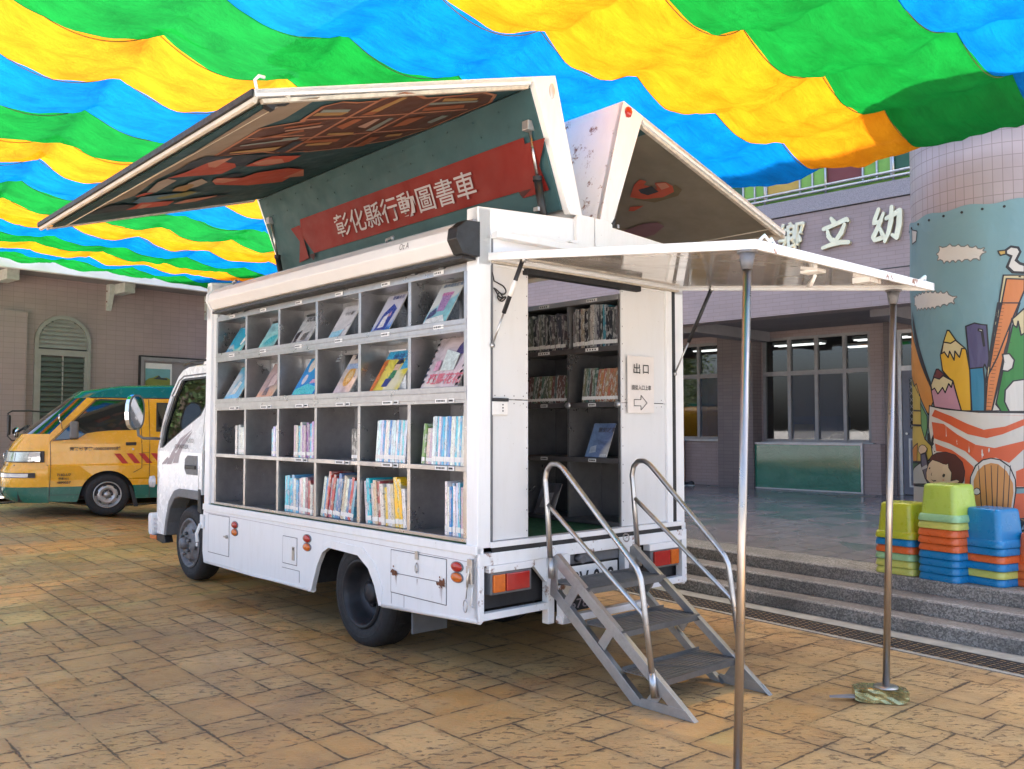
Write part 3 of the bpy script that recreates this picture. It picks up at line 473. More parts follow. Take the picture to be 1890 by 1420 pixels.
BANNER=[["white",[[-160.25,2.949],[-157.75,3.005],[-150.16,3.006],[-138.85,2.975],[-129.51,2.935],[-128.74,2.903],[-132.17,2.844],[-142.7,2.851],[-154.67,2.863],[-159.63,2.898]],1],["white",[[172.98,2.641],[-170.51,2.655],[-153.01,2.616],[-146.44,2.564],[-148.1,2.511],[-162.52,2.493],[177.75,2.51],[173.78,2.563]],1],["white",[[170.97,3.239],[-179.64,3.2],[177.79,3.117],[170.22,3.112]],1],["grey",[[-117.78,2.906],[-115.04,2.931],[-111.11,2.918],[-109.91,2.88],[-112.08,2.819],[-110.54,2.794],[-108.02,2.781],[-108.16,2.707],[-114.64,2.717],[-117.71,2.766],[-115.2,2.845],[-117.84,2.871]],1],["white",[[-117.48,2.899],[-115.06,2.924],[-111.44,2.911],[-110.38,2.88],[-112.88,2.813],[-110.56,2.783],[-108.04,2.769],[-108.14,2.716],[-113.99,2.725],[-116.91,2.77],[-114.71,2.852],[-117.53,2.871]],2],["ochre",[[-121.93,2.9],[-117.79,2.902],[-117.53,2.871],[-120.72,2.863],[-121.49,2.881]],1],["orange",[[159.64,2.416],[174.52,2.178],[-167.34,1.827],[-165.78,1.706],[-171.29,1.597],[179.37,1.756],[161.25,1.949]],1],["black",[[167.12,2.521],[179.04,2.196],[-167.23,1.871],[-167.34,1.827],[176.71,2.142],[166.12,2.396]],2],["yellow",[[155.8,1.953],[168.21,1.852],[174.34,1.871],[179.75,1.756],[179.55,1.543],[-174.88,1.387],[-168.61,1.333],[-167.52,1.257],[-172.41,1.2],[155.89,1.178],[155.81,1.556]],1],["green2",[[179.55,1.7],[-172.47,1.586],[-172.32,1.487],[-175.2,1.387],[179.96,1.498]],2],["black",[[160.83,1.648],[179.32,1.638],[179.27,1.627],[160.59,1.634]],3],["black",[[155.76,1.521],[-179.98,1.515],[179.96,1.498],[155.76,1.503]],3],["orange",[[155.85,1.288],[174.39,1.351],[172.29,1.192],[155.88,1.182]],2],["yellowdark",[[-159.22,2.095],[-156.74,2.191],[-153.29,2.295],[-151.88,2.293],[-147.55,2.202],[-141.39,2.122],[-138.97,1.908],[-138.85,1.624],[-145.2,1.625],[-150.86,1.873],[-157.43,1.963]],2],["cream",[[-158.15,2.105],[-156.42,2.201],[-147.97,2.208],[-141.77,2.133],[-144.08,2.135],[-145.65,2.064],[-148.59,2.118],[-149.18,2.043],[-152.22,2.121],[-153.27,2.068],[-156.09,2.119]],3],["yellow",[[-156.42,2.201],[-153.29,2.293],[-151.88,2.291],[-147.71,2.208],[-151.17,2.185]],4],["pinkp",[[-167.31,1.838],[-162.8,1.967],[-157.47,1.941],[-149.96,1.872],[-144.78,1.625],[-164.68,1.662]],4],["cream",[[-166.91,1.849],[-162.86,1.94],[-157.51,1.925],[-149.96,1.872],[-150.97,1.819],[-152.76,1.852],[-155.31,1.778],[-157.22,1.822],[-161.02,1.77],[-163.72,1.82],[-166.15,1.805]],5],["maroon",[[-164.67,1.914],[-162.21,1.978],[-160.55,1.978],[-155.79,1.929],[-159.66,1.894]],6],["navy",[[-141.04,2.313],[-135.87,2.334],[-132.1,2.319],[-128.99,2.311],[-127.96,1.939],[-129.2,1.94],[-130.8,1.998],[-131.58,1.973],[-139.66,1.967]],3],["tealblue",[[-139.5,1.967],[-131.58,1.973],[-131.03,1.863],[-131.09,1.621],[-138.54,1.622]],3],["white",[[-133.67,2.284],[-131.42,2.277],[-130.54,2.145],[-131.06,2.145],[-132.05,2.261],[-133.69,2.271]],4],["orange2",[[-121.61,2.482],[-111.0,2.474],[-119.41,2.117],[-127.42,1.622],[-131.09,1.621],[-129.93,1.862]],2],["cream",[[-122.68,2.483],[-121.47,2.482],[-129.56,1.862],[-130.94,1.621],[-131.38,1.621],[-130.52,1.862]],3],["orange2",[[-119.41,2.703],[-108.21,2.677],[-108.41,2.573],[-115.3,2.346],[-123.74,2.05],[-128.83,1.913],[-125.1,2.19]],2],["cream",[[-119.41,2.703],[-108.18,2.693],[-108.24,2.661],[-117.88,2.673],[-128.78,1.936],[-130.59,1.844],[-124.98,2.26]],3],["black",[[-121.49,2.472],[-119.15,2.467],[-119.15,2.464],[-121.49,2.467]],4],["black",[[-121.79,2.443],[-119.45,2.439],[-119.46,2.435],[-121.8,2.439]],4],["black",[[-122.1,2.414],[-119.76,2.41],[-119.77,2.407],[-122.11,2.41]],4],["black",[[-122.41,2.385],[-120.07,2.381],[-120.07,2.378],[-122.42,2.381]],4],["black",[[-122.72,2.356],[-120.38,2.352],[-120.38,2.349],[-122.73,2.352]],4],["black",[[-123.03,2.327],[-120.69,2.323],[-120.69,2.32],[-123.04,2.323]],4],["black",[[-123.34,2.298],[-120.99,2.295],[-121.0,2.291],[-123.35,2.294]],4],["black",[[-123.65,2.27],[-121.3,2.266],[-121.31,2.263],[-123.66,2.265]],4],["black",[[-123.96,2.241],[-121.61,2.237],[-121.62,2.234],[-123.97,2.237]],4],["black",[[-124.27,2.212],[-121.92,2.208],[-121.92,2.205],[-124.28,2.208]],4],["black",[[-124.58,2.183],[-122.23,2.179],[-122.23,2.176],[-124.59,2.179]],4],["black",[[-124.89,2.154],[-122.54,2.151],[-122.54,2.147],[-124.9,2.15]],4],["black",[[-125.21,2.125],[-122.84,2.122],[-122.85,2.119],[-125.21,2.121]],4],["black",[[-125.52,2.096],[-123.15,2.093],[-123.16,2.09],[-125.52,2.092]],4],["black",[[-125.83,2.067],[-123.46,2.064],[-123.47,2.061],[-125.84,2.063]],4],["black",[[-126.14,2.039],[-123.77,2.035],[-123.78,2.032],[-126.15,2.034]],4],["black",[[-126.45,2.01],[-124.08,2.006],[-124.09,2.003],[-126.46,2.005]],4],["black",[[-126.77,1.981],[-124.39,1.977],[-124.4,1.974],[-126.77,1.977]],4],["black",[[-127.08,1.952],[-124.7,1.949],[-124.71,1.945],[-127.09,1.948]],4],["black",[[-127.39,1.923],[-125.01,1.92],[-125.02,1.917],[-127.4,1.919]],4],["black",[[-127.71,1.894],[-125.32,1.891],[-125.33,1.888],[-127.71,1.89]],4],["black",[[-128.02,1.865],[-125.64,1.862],[-125.64,1.859],[-128.03,1.861]],4],["black",[[-128.33,1.836],[-125.95,1.833],[-125.95,1.83],[-128.34,1.832]],4],["black",[[-128.65,1.807],[-126.26,1.804],[-126.26,1.801],[-128.66,1.803]],4],["black",[[-128.96,1.778],[-126.57,1.775],[-126.58,1.772],[-128.97,1.774]],4],["black",[[-129.28,1.749],[-126.88,1.746],[-126.89,1.743],[-129.29,1.745]],4],["black",[[-129.6,1.72],[-127.2,1.717],[-127.2,1.714],[-129.6,1.716]],4],["black",[[-129.91,1.691],[-127.51,1.689],[-127.51,1.685],[-129.92,1.687]],4],["black",[[-130.23,1.662],[-127.82,1.66],[-127.83,1.656],[-130.24,1.658]],4],["black",[[-130.55,1.633],[-128.14,1.631],[-128.14,1.628],[-130.56,1.629]],4],["white",[[-115.46,2.353],[-113.33,2.362],[-119.68,1.962],[-125.17,1.674],[-122.41,1.622],[-127.43,1.62],[-121.1,1.962]],3],["green",[[-115.2,2.301],[-112.69,2.32],[-109.05,2.225],[-110.17,1.615],[-122.42,1.616],[-125.01,1.684],[-120.74,1.962]],4],["cream",[[-115.33,2.347],[-108.67,2.431],[-109.03,2.235],[-110.91,2.216],[-112.32,2.33],[-113.12,2.279],[-114.85,2.3]],5],["white",[[-120.91,2.071],[-117.37,2.074],[-114.78,2.022],[-115.81,1.96],[-118.32,1.935],[-121.49,1.942],[-120.44,2.014]],5],["white",[[-115.64,1.857],[-109.71,1.868],[-110.17,1.615],[-118.18,1.616],[-120.51,1.694],[-119.99,1.786]],5],["white",[[-169.03,1.674],[-157.09,1.644],[-134.85,1.613],[-110.19,1.605],[-111.27,1.02],[-158.48,0.991],[-166.92,1.246],[-170.86,1.498]],7],["red",[[-167.32,1.586],[-164.15,1.64],[-151.43,1.583],[-141.27,1.519],[-132.09,1.472],[-120.5,1.498],[-110.28,1.559],[-110.24,1.58],[-134.88,1.594],[-110.23,1.582],[-110.37,1.508],[-122.02,1.436],[-130.73,1.404],[-141.43,1.435],[-153.43,1.519],[-161.48,1.563]],8],["red",[[-167.45,1.536],[-157.35,1.519],[-148.14,1.434],[-136.85,1.351],[-126.5,1.327],[-110.59,1.386],[-110.71,1.325],[-118.9,1.211],[-125.91,1.25],[-131.76,1.238],[-135.57,1.206],[-143.31,1.297],[-153.75,1.358],[-165.92,1.399]],8],["red",[[-164.83,1.356],[-151.98,1.305],[-143.42,1.234],[-138.33,1.173],[-140.17,1.026],[-143.81,1.024],[-143.76,1.139],[-146.79,1.233],[-154.87,1.283],[-163.81,1.291]],8],["red",[[-145.41,0.904],[-139.52,0.88],[-138.28,0.777],[-142.64,0.773],[-145.55,0.827]],8],["red",[[-115.5,1.146],[-110.98,1.175],[-111.25,1.027],[-115.52,1.026]],8],["red",[[-116.77,0.97],[-111.35,0.976],[-111.69,0.787],[-117.76,0.774]],8],["black",[[-171.86,1.44],[-166.41,1.441],[-164.04,1.292],[-165.36,1.282],[-172.03,1.38]],7],["black",[[-138.59,0.805],[-141.0,0.984],[-140.59,1.089],[-137.55,1.186],[-133.3,1.235],[-128.57,1.25],[-123.35,1.238],[-118.31,1.183],[-115.62,1.081],[-115.45,0.998],[-117.36,0.821]],9],["white",[[-137.88,0.806],[-140.35,0.984],[-139.87,1.089],[-136.86,1.178],[-132.97,1.225],[-128.58,1.241],[-124.01,1.23],[-118.95,1.178],[-116.25,1.081],[-116.21,0.998],[-117.99,0.821]],10],["doorwood",[[-136.47,0.807],[-138.33,0.948],[-138.48,1.062],[-136.23,1.139],[-132.7,1.188],[-128.64,1.208],[-124.72,1.2],[-120.29,1.145],[-117.26,1.053],[-117.07,0.979],[-118.95,0.82]],11],["black",[[-135.66,1.186],[-135.24,1.187],[-133.84,0.811],[-134.39,0.811]],12],["black",[[-132.22,1.188],[-131.82,1.188],[-130.8,0.814],[-131.33,0.813]],12],["black",[[-128.74,1.189],[-128.34,1.189],[-127.81,0.816],[-128.34,0.815]],12],["black",[[-125.06,1.19],[-124.67,1.19],[-125.84,0.817],[-126.37,0.817]],12],["black",[[-121.37,1.191],[-120.98,1.192],[-122.73,0.819],[-123.25,0.819]],12],["black",[[-118.48,1.192],[-118.1,1.192],[-120.16,0.821],[-120.67,0.821]],12],["black",[[-139.0,0.971],[-138.24,0.998],[-136.67,1.008],[-135.09,1.0],[-134.44,0.974],[-135.17,0.955],[-136.78,0.946],[-138.32,0.952]],12],["white",[[-138.57,0.971],[-137.89,0.993],[-136.69,1.001],[-135.44,0.995],[-134.93,0.974],[-135.5,0.96],[-136.77,0.952],[-137.96,0.958]],13],["green3",[[-116.03,0.674],[-111.87,0.69],[-112.37,0.418],[-116.49,0.415]],5],["whitegrey",[[155.92,1.172],[-170.01,1.19],[-169.27,1.011],[155.78,0.982]],7],["green3",[[155.92,1.172],[179.87,1.185],[163.86,1.124],[155.89,1.087]],8],["whitegrey",[[156.0,0.971],[-169.32,0.991],[-145.48,0.865],[-139.92,0.661],[-147.49,0.624],[165.42,0.793],[156.02,0.802]],6],["blue",[[-117.12,0.775],[-113.01,0.763],[-114.79,0.656],[-116.91,0.608]],9],["black",[[-113.32,0.768],[-111.76,0.75],[-116.48,0.599],[-116.89,0.618]],10],["ochre2",[[-144.89,0.77],[-111.71,0.778],[-111.85,0.704],[-117.3,0.673],[-141.39,0.65]],5],["whitegrey",[[-142.14,0.64],[-137.09,0.655],[-137.57,0.39],[-141.88,0.384]],5],["whitegrey",[[-117.2,0.728],[-111.78,0.741],[-111.87,0.69],[-116.67,0.669]],6],["black",[[-179.83,1.266],[-173.0,1.274],[-169.53,1.14],[-169.32,0.991],[-171.18,0.989],[-175.77,1.056],[179.83,1.174]],10],["slate",[[-179.0,1.261],[-173.98,1.266],[-170.77,1.139],[-170.29,0.995],[-175.04,1.056],[-178.8,1.175]],11],["greyl",[[-178.58,1.145],[-172.62,1.173],[-171.38,1.149],[-177.84,1.125]],12],["black",[[176.52,1.285],[178.24,1.327],[-177.9,1.343],[-174.18,1.339],[-171.31,1.309],[-173.0,1.274],[-179.87,1.256]],11],["skin",[[177.51,1.285],[179.14,1.322],[-177.92,1.338],[-174.48,1.334],[-171.97,1.307],[-173.66,1.279],[-179.33,1.262]],12],["black",[[-170.2,1.21],[-168.04,1.251],[-163.02,1.28],[-156.24,1.29],[-149.44,1.268],[-144.83,1.211],[-143.31,1.135],[-143.98,1.058],[-146.37,1.009],[-151.63,0.993],[-156.86,0.996]],12],["hair",[[-169.71,1.21],[-167.47,1.249],[-162.82,1.276],[-156.25,1.285],[-149.61,1.263],[-145.22,1.208],[-143.76,1.135],[-144.51,1.058],[-146.75,1.013],[-151.61,1.0],[-156.83,1.011]],13],["black",[[-173.48,1.108],[-170.66,1.179],[-166.97,1.219],[-161.16,1.204],[-158.29,1.191],[-155.56,1.185],[-154.12,1.198],[-153.85,1.159],[-151.71,1.121],[-152.35,1.053],[-148.62,1.067],[-146.51,1.057],[-148.3,1.027],[-152.85,1.014],[-156.85,1.001],[-163.69,0.995],[-169.27,1.011],[-173.25,1.047]],14],["skin",[[-172.81,1.106],[-170.04,1.178],[-166.64,1.215],[-161.17,1.2],[-158.3,1.187],[-155.57,1.181],[-154.4,1.19],[-154.12,1.157],[-152.05,1.119],[-152.7,1.047],[-148.63,1.062],[-146.98,1.053],[-148.45,1.032],[-153.01,1.019],[-156.83,1.007],[-163.68,1.001],[-168.89,1.016],[-172.71,1.05]],15],["black",[[-158.51,1.093],[-157.54,1.108],[-156.45,1.104],[-156.48,1.087],[-157.79,1.076],[-158.44,1.082]],16],["black",[[-170.13,1.145],[-168.88,1.155],[-168.43,1.146],[-169.42,1.135]],16],["black",[[-168.55,1.056],[-166.28,1.043],[-163.56,1.05],[-163.23,1.06],[-164.11,1.039],[-166.3,1.035]],16],["black",[[-168.1,1.091],[-167.36,1.11],[-167.14,1.107],[-167.64,1.091],[-166.96,1.087],[-167.66,1.084]],16],["blush",[[-158.78,1.053],[-157.83,1.061],[-156.92,1.054],[-157.85,1.047]],16],["slate",[[-170.29,0.995],[-148.34,1.007],[-147.6,0.979],[-169.37,0.971]],11],["skin",[[-144.51,0.771],[-141.9,0.771],[-140.88,0.732],[-142.02,0.707],[-144.63,0.708]],11],["black",[[-144.88,0.775],[-143.97,0.781],[-140.37,0.732],[-141.66,0.702],[-142.76,0.706],[-141.39,0.731]],12]]

# ------------------------------------------------------------------ ground
def ground():
    ang = R(41.0); ca, sa = math.cos(ang), math.sin(ang)
    u0 = 0.110; nx, ny = 252, 230; ox, oy = -12.5, -5.0      # cells in the rotated frame, centred on the yard
    used = [[False] * nx for _ in range(ny)]
    rnd = random.Random(11)
    shapes = [(4, 3), (4, 2), (5, 2), (3, 2), (3, 3), (4, 4), (2, 3), (5, 3), (3, 4), (2, 2)]
    V, F, A = [], [], []
    for j in range(ny):
        for i in range(nx):
            if used[j][i]: continue
            rnd.shuffle(shapes)
            for (a, b) in shapes + [(2, 1), (1, 2), (3, 1), (1, 1)]:
                if i + a > nx or j + b > ny: continue
                if any(used[j + q][i + p] for q in range(b) for p in range(a)): continue
                # avoid leaving single-cell slivers
                if a > 1 and i + a + 1 < nx and not used[j][i + a] and (i + a + 1 >= nx or used[j][i + a + 1]): continue
                for q in range(b):
                    for p in range(a): used[j + q][i + p] = True
                w, h = a * u0, b * u0; lx, ly = ox + i * u0, oy + j * u0
                if lx * sa + ly * ca < 1.2 or lx * ca - ly * sa > 9: break
                o = len(V); rid = rnd.random()
                for (dx, dy) in ((0, 0), (w, 0), (w, h), (0, h)):
                    X, Y = lx + dx, ly + dy; wx, wy = X * ca - Y * sa, X * sa + Y * ca
                    V.append((wx, wy, gz(wx, wy))); A.append((dx - w / 2, dy - h / 2, w / 2, h / 2, rid))
                F.append((o, o + 1, o + 2, o + 3)); break
    me = bpy.data.meshes.new('ground'); me.from_pydata(V, [], F); me.materials.append(MATS['stamped_concrete'])
    for k, nm in enumerate(('su', 'sv', 'hw', 'hh', 'rid')):
        at = me.attributes.new(nm, 'FLOAT', 'CORNER')
        vals = [0.0] * len(me.loops)
        for lp in me.loops: vals[lp.index] = A[lp.vertex_index][k]
        at.data.foreach_set('value', vals)
    o = bpy.data.objects.new('ground', me); col.objects.link(o); setp(o, kind='structure')
ground()
def yard():
    b = MB(); b.add([(-250, -250, -.035), (250, -250, -.035), (250, 250, -.035), (-250, 250, -.035)], [(0, 1, 2, 3)])
    b.build('bounce_yard', simple('bounce_grey', (0.42, 0.41, 0.39), 0.85, 0, 0.2, 0.6), kind='structure')  # outer plane, made pale grey to bounce neutral light onto the truck
yard()

# drain and terrazzo steps in front of the porch
SF = empty('porch_steps', (TO.x, TO.y, 0), R(131.8 - 5.14), kind='structure')
def steps():
    b = MB(); mats = ['pebble_nosing', 'pebble_tread', 'pebble_floor', 'concrete']
    x0, x1 = -9, 18; h = 0.105
    ys = [-3.29, -3.54, -3.82, -4.28]
    for k in range(3):
        y = ys[k]; z0, z1 = k * h, (k + 1) * h
        b.add([(x0, y, z0 - .1 * (k == 0)), (x1, y, z0 - .1 * (k == 0)), (x1, y, z1 - .008), (x0, y, z1 - .008)], [(0, 1, 2, 3)], 0)
        b.add([(x0, y, z1 - .008), (x1, y, z1 - .008), (x1, y - .008, z1), (x0, y - .008, z1)], [(0, 1, 2, 3)], 0)
        b.add([(x0, y - .008, z1), (x1, y - .008, z1), (x1, y - .062, z1), (x0, y - .062, z1)], [(0, 1, 2, 3)], 0)
        b.add([(x0, y - .062, z1), (x1, y - .062, z1), (x1, ys[k + 1], z1), (x0, ys[k + 1], z1)], [(0, 1, 2, 3)], 2 if k == 2 else 1)
    b.build('terrace_steps', mats, SF)
    MB().add([(x0, -3.10, 0.004), (x1, -3.10, 0.004), (x1, -3.29, 0.006), (x0, -3.29, 0.006)], [(0, 1, 2, 3)])
    b = MB().box(x0, x1, -3.285, -3.105, -.05, .006).box(x0, x1, -2.815, -2.77, -.05, .006)
    b.build('drain_kerb', 'concrete', SF)
    g = MB(); g.box(x0, x1, -3.105, -2.815, -.06, -.022)
    g2 = MB(); n = int((x1 - x0) / .062)
    for yy in (-2.822, -2.868, -2.914, -2.960, -3.006, -3.052, -3.098): g2.box(x0, 8, yy - .010, yy + .010, -.016, .004)
    for i in range(int((8 - x0) / .062)):
        x = x0 + i * .062; g2.box(x, x + .022, -3.098, -2.822, -.014, .002)
    g.build('drain_bed', 'black', SF); g2.build('drain_grating', 'grate', SF)
    fl = MB(); fl.add([(x0, -4.28, .315), (x1, -4.28, .315), (x1, -13, .385), (x0, -13, .385)], [(0, 3, 2, 1)])
    o = fl.build('porch_floor', 'porch_tiles', SF, recalc=False); uvbox(o, lambda c, n: (c.x, c.y))
steps()

# ------------------------------------------------------------------ shade cloth over the yard
CK = Vector((0.59617064, -0.72558093, -0.00871635)); CJ = Vector((0.69355528, 0.60437548, -0.0339365)); CO = Vector((-3.68798017, 6.06698951, 4.20663992))
def lattice(k, j):
    kk = k if k > -9 else -9 - (-9 - k) * 0.9
    P = CO + CK * kk + CJ * j
    if k < -6: P.z += 0.045 * (-6 - k) + 0.004 * (k + 6) ** 2
    return P
def cloth_height(k, j):
    ck, cj = math.floor(k), math.floor(j)
    s, t = k - ck, j - cj
    rn = random.Random(ck * 131 + cj * 17 + 5); a = rn.uniform(0.8, 1.2); rn2 = random.Random(cj * 7 + 3)
    sag_t = 4 * t * (1 - t); sag_s = 4 * s * (1 - s)
    A = 0.15 * (0.85 + 0.3 * random.Random(cj * 31 + 2).random())
    h = -A * sag_t - 0.11 * a * sag_s * (1 - 0.8 * sag_t) 
    return h
def build_cloth():
    from mathutils import noise as mn
    n = 16; jl0 = -1.0; jend = 6.8; V = []; F = []; MI = []; UV = []
    k0, k1 = -12, 6
    def col_of(k): return ('net_yellow', 'net_green', 'net_blue')[k % 3]
    nk = (k1 - k0) * n; js = []
    j = jl0
    while j < jend - 1e-6: js.append(j); j += 1 / n
    js.append(jend)
    idx = {}
    for a in range(nk + 1):
        k = k0 + a / n
        for bi, j in enumerate(js):
            P = lattice(k, j); h = cloth_height(min(k, k1 - 1e-6), j)
            w = mn.noise(Vector((k * 1.7, j * 4.2, 0.3))) * 0.03 + mn.noise(Vector((k * 5.5, j * 1.3, 5.3))) * 0.036 + mn.noise(Vector((k * 11, j * 5, 9.3))) * 0.014
            t = j - math.floor(j); near = 1 - min(1, 4 * t * (1 - t) * 1.3)
            w += near * 0.08 * mn.noise(Vector((k * 6.5, math.floor(j + .5) * 3.3, 1.0)))
            P = P + Vector((mn.noise(Vector((k, j, 3))) * .03, mn.noise(Vector((k, j, 7))) * .03, h + w))
            idx[(a, bi)] = len(V); V.append(P); UV.append((k, j))
    for a in range(nk):
        kc = math.floor(k0 + (a + .5) / n)
        for bi in range(len(js) - 1):
            F.append((idx[(a, bi)], idx[(a + 1, bi)], idx[(a + 1, bi + 1)], idx[(a, bi + 1)]))
            MI.append((kc if kc > -11 else -11) % 3)
    me = bpy.data.meshes.new('shade_cloth'); me.from_pydata([tuple(v) for v in V], [], F)
    for m in ('net_yellow', 'net_green', 'net_blue'): me.materials.append(MATS[m])
    uvl = me.uv_layers.new(name='UVMap')
    for p in me.polygons:
        p.use_smooth = True; p.material_index = MI[p.index]
        for li in p.loop_indices: uvl.data[li].uv = UV[me.loops[li].vertex_index]
    o = bpy.data.objects.new('shade_cloth', me); col.objects.link(o)
    setp(o, 'striped yellow, green and blue shade net sagging in scallops over the yard', 'shade cloth')
    return o
CLOTH = build_cloth()
def seams():
    # stitched hems between two colours, and the wires the net hangs from
    b = MB()
    for k in range(-11, 6):
        pts = []
        j = -1.0
        while j <= 6.8:
            P = lattice(k, j); P.z += cloth_height(k, j) - 0.006; pts.append(P); j = round(j + 0.05, 4)
        b.tube(pts, 0.0035, 5)
    b.build('hem', simple('hem_dark', (0.10, 0.09, 0.02), 0.8), CLOTH)
seams()

# ------------------------------------------------------------------ building on the left
LW = empty('school_building', (-9.7497, 17.0, 0), R(48.6), label='pink tiled school wing with white eave and arched louvre window behind the yellow van', cat='building')
def left_building():
    o = box('wall', 'tile_pink', LW, -1.5, 9.5, 0, .3, -.2, 5.2); uvbox(o, wall_uv)
    o = box('pilaster', 'tile_pink', LW, -1.4, .42, -.12, 0, -.2, 3.72); uvbox(o, wall_uv)
    box('eave', 'plaster', LW, -1.7, 9.5, -.94, 0, 4.44, 4.56)
    box('gutter', 'eave_white', LW, -1.7, 9.5, -1.06, -.94, 4.38, 4.62, .01)
    box('roof', 'pale_paving', LW, -1.6, 9.5, -1.0, 8, 5.2, 5.35)
    for x in (-.02 - .12, 2.08, 4.3):
        b = MB().box(x, x + .22, -.62, 0, 4.24, 4.44)
        br = b.build('bracket', 'bracket_paint', LW, .006)
        MB().prism([(-.0, 4.44), (-.16, 4.44), (-.16, 4.24), (-.03, 3.9), (0, 3.9)], FY, x - .10, x + .0).build('bracket_plate', 'bracket_paint', br)
        MB().tube([(x - .11, -.05, 4.3), (x - .104, -.05, 4.3)], .02, 8).tube([(x - .11, -.05, 4.08), (x - .104, -.05, 4.08)], .02, 8).build('bolt', 'rust_stain', br)
    # arched louvre window
    wf = empty('window', parent=LW)
    cx, r0, zs = 1.13, .54, 3.17
    arc = [(cx + r0 * math.cos(R(a)), zs + r0 * math.sin(R(a))) for a in range(0, 181, 9)]
    arci = [(cx + (r0 - .07) * math.cos(R(a)), zs + (r0 - .07) * math.sin(R(a))) for a in range(0, 181, 9)]
    MB().prism([arc + [(cx - r0, .9), (cx + r0, .9)], ([(cx + r0 - .07, .97)] + arci + [(cx - r0 + .07, .97)])[::-1]], FX, -.06, -.002).build('frame', 'louvre_grey', wf)
    MB().box(cx - .47, cx + .47, -.055, -.002, 2.90, 3.02).box(cx - .47, cx - .42, -.05, 0, 1, 2.9).box(cx + .42, cx + .47, -.05, 0, 1, 2.9).box(cx - .012, cx + .012, -.045, -.02, 1, 2.9).build('rail', 'louvre_grey', wf)
    MB().prism(arci + [(cx - .47, .97), (cx + .47, .97)], FX, -.006, -.001).build('backing', 'dark_wall', wf)
    l = MB()
    for i in range(7):
        z = 3.05 + i * .085; hw = math.sqrt(max(.0, (.465) ** 2 - max(0, z + .03 - zs) ** 2)) if z + .03 > zs else .465
        l.add([(cx - hw, -.05, z), (cx + hw, -.05, z), (cx + hw, -.012, z + .088), (cx - hw, -.012, z + .088)], [(0, 1, 2, 3)])
    l.build('louvre_panel', 'louvre_grey', wf)
    l = MB(); i = 0
    z = 1.02
    while z < 2.88:
        l.add([(cx - .42, -.048, z), (cx + .42, -.048, z), (cx + .42, -.016, z + .085), (cx - .42, -.016, z + .085)], [(0, 1, 2, 3)])
        l.box(cx - .42, cx + .42, -.052, -.046, z - .004, z + .004)
        z += .098
    l.build('glass_louvres', simple('louvre_glass', (0.075, 0.085, 0.075), 0.45, 0, 0.2, 3), wf)
left_building()
NB = empty('notice_board', (LW.location.x + 2.72 * .6613, LW.location.y + 2.72 * .7501, 0), R(48.6), label='grey framed notice board with landscape poster on the pink wall behind the van', cat='notice board')
def notice():
    MB().prism([[(0, 1.7), (1.9, 1.7), (1.9, 2.98), (0, 2.98)], [(.07, 1.77), (.07, 2.90), (1.83, 2.90), (1.83, 1.77)]], FX, -.07, -.004).build('frame', 'alu_dull', NB, .004)
    box('backing', 'plaster', NB, .0, 1.9, -.02, -.002, 1.7, 2.98)
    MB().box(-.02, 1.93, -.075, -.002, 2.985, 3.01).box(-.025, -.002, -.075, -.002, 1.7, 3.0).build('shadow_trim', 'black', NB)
    box('poster', 'paper_white', NB, .12, .72, -.026, -.0201, 2.0, 2.86)
    F2 = lambda x, z, w: (x, -.026 - w, z)
    MB().sheet([(.12, 2.3), (.68, 2.3), (.68, 2.74), (.12, 2.74)], F2, .002).build('picture_sky', simple('pic_sky', (.16, .36, .38)), NB)
    MB().sheet([(.12, 2.3), (.68, 2.3), (.68, 2.52), (.6, 2.56), (.48, 2.54), (.4, 2.6), (.3, 2.55), (.2, 2.53), (.12, 2.47)], F2, .004).build('picture_hill', simple('pic_hill', (.22, .25, .05)), NB)
    MB().sheet([(.12, 2.2), (.68, 2.2), (.68, 2.38), (.12, 2.34)], F2, .006).build('picture_field', simple('pic_field', (.42, .25, .05), var=.4, scale=20), NB)
    MB().sheet([(.3, 2.52), (.62, 2.5), (.6, 2.54), (.47, 2.55), (.42, 2.6), (.38, 2.56)], F2, .008).build('picture_village', simple('pic_vil', (.04, .05, .06)), NB)
notice()
box('end_wall', 'tile_pink', LW, -1.5, -1.2, .3, 7.5, -.2, 5.2)
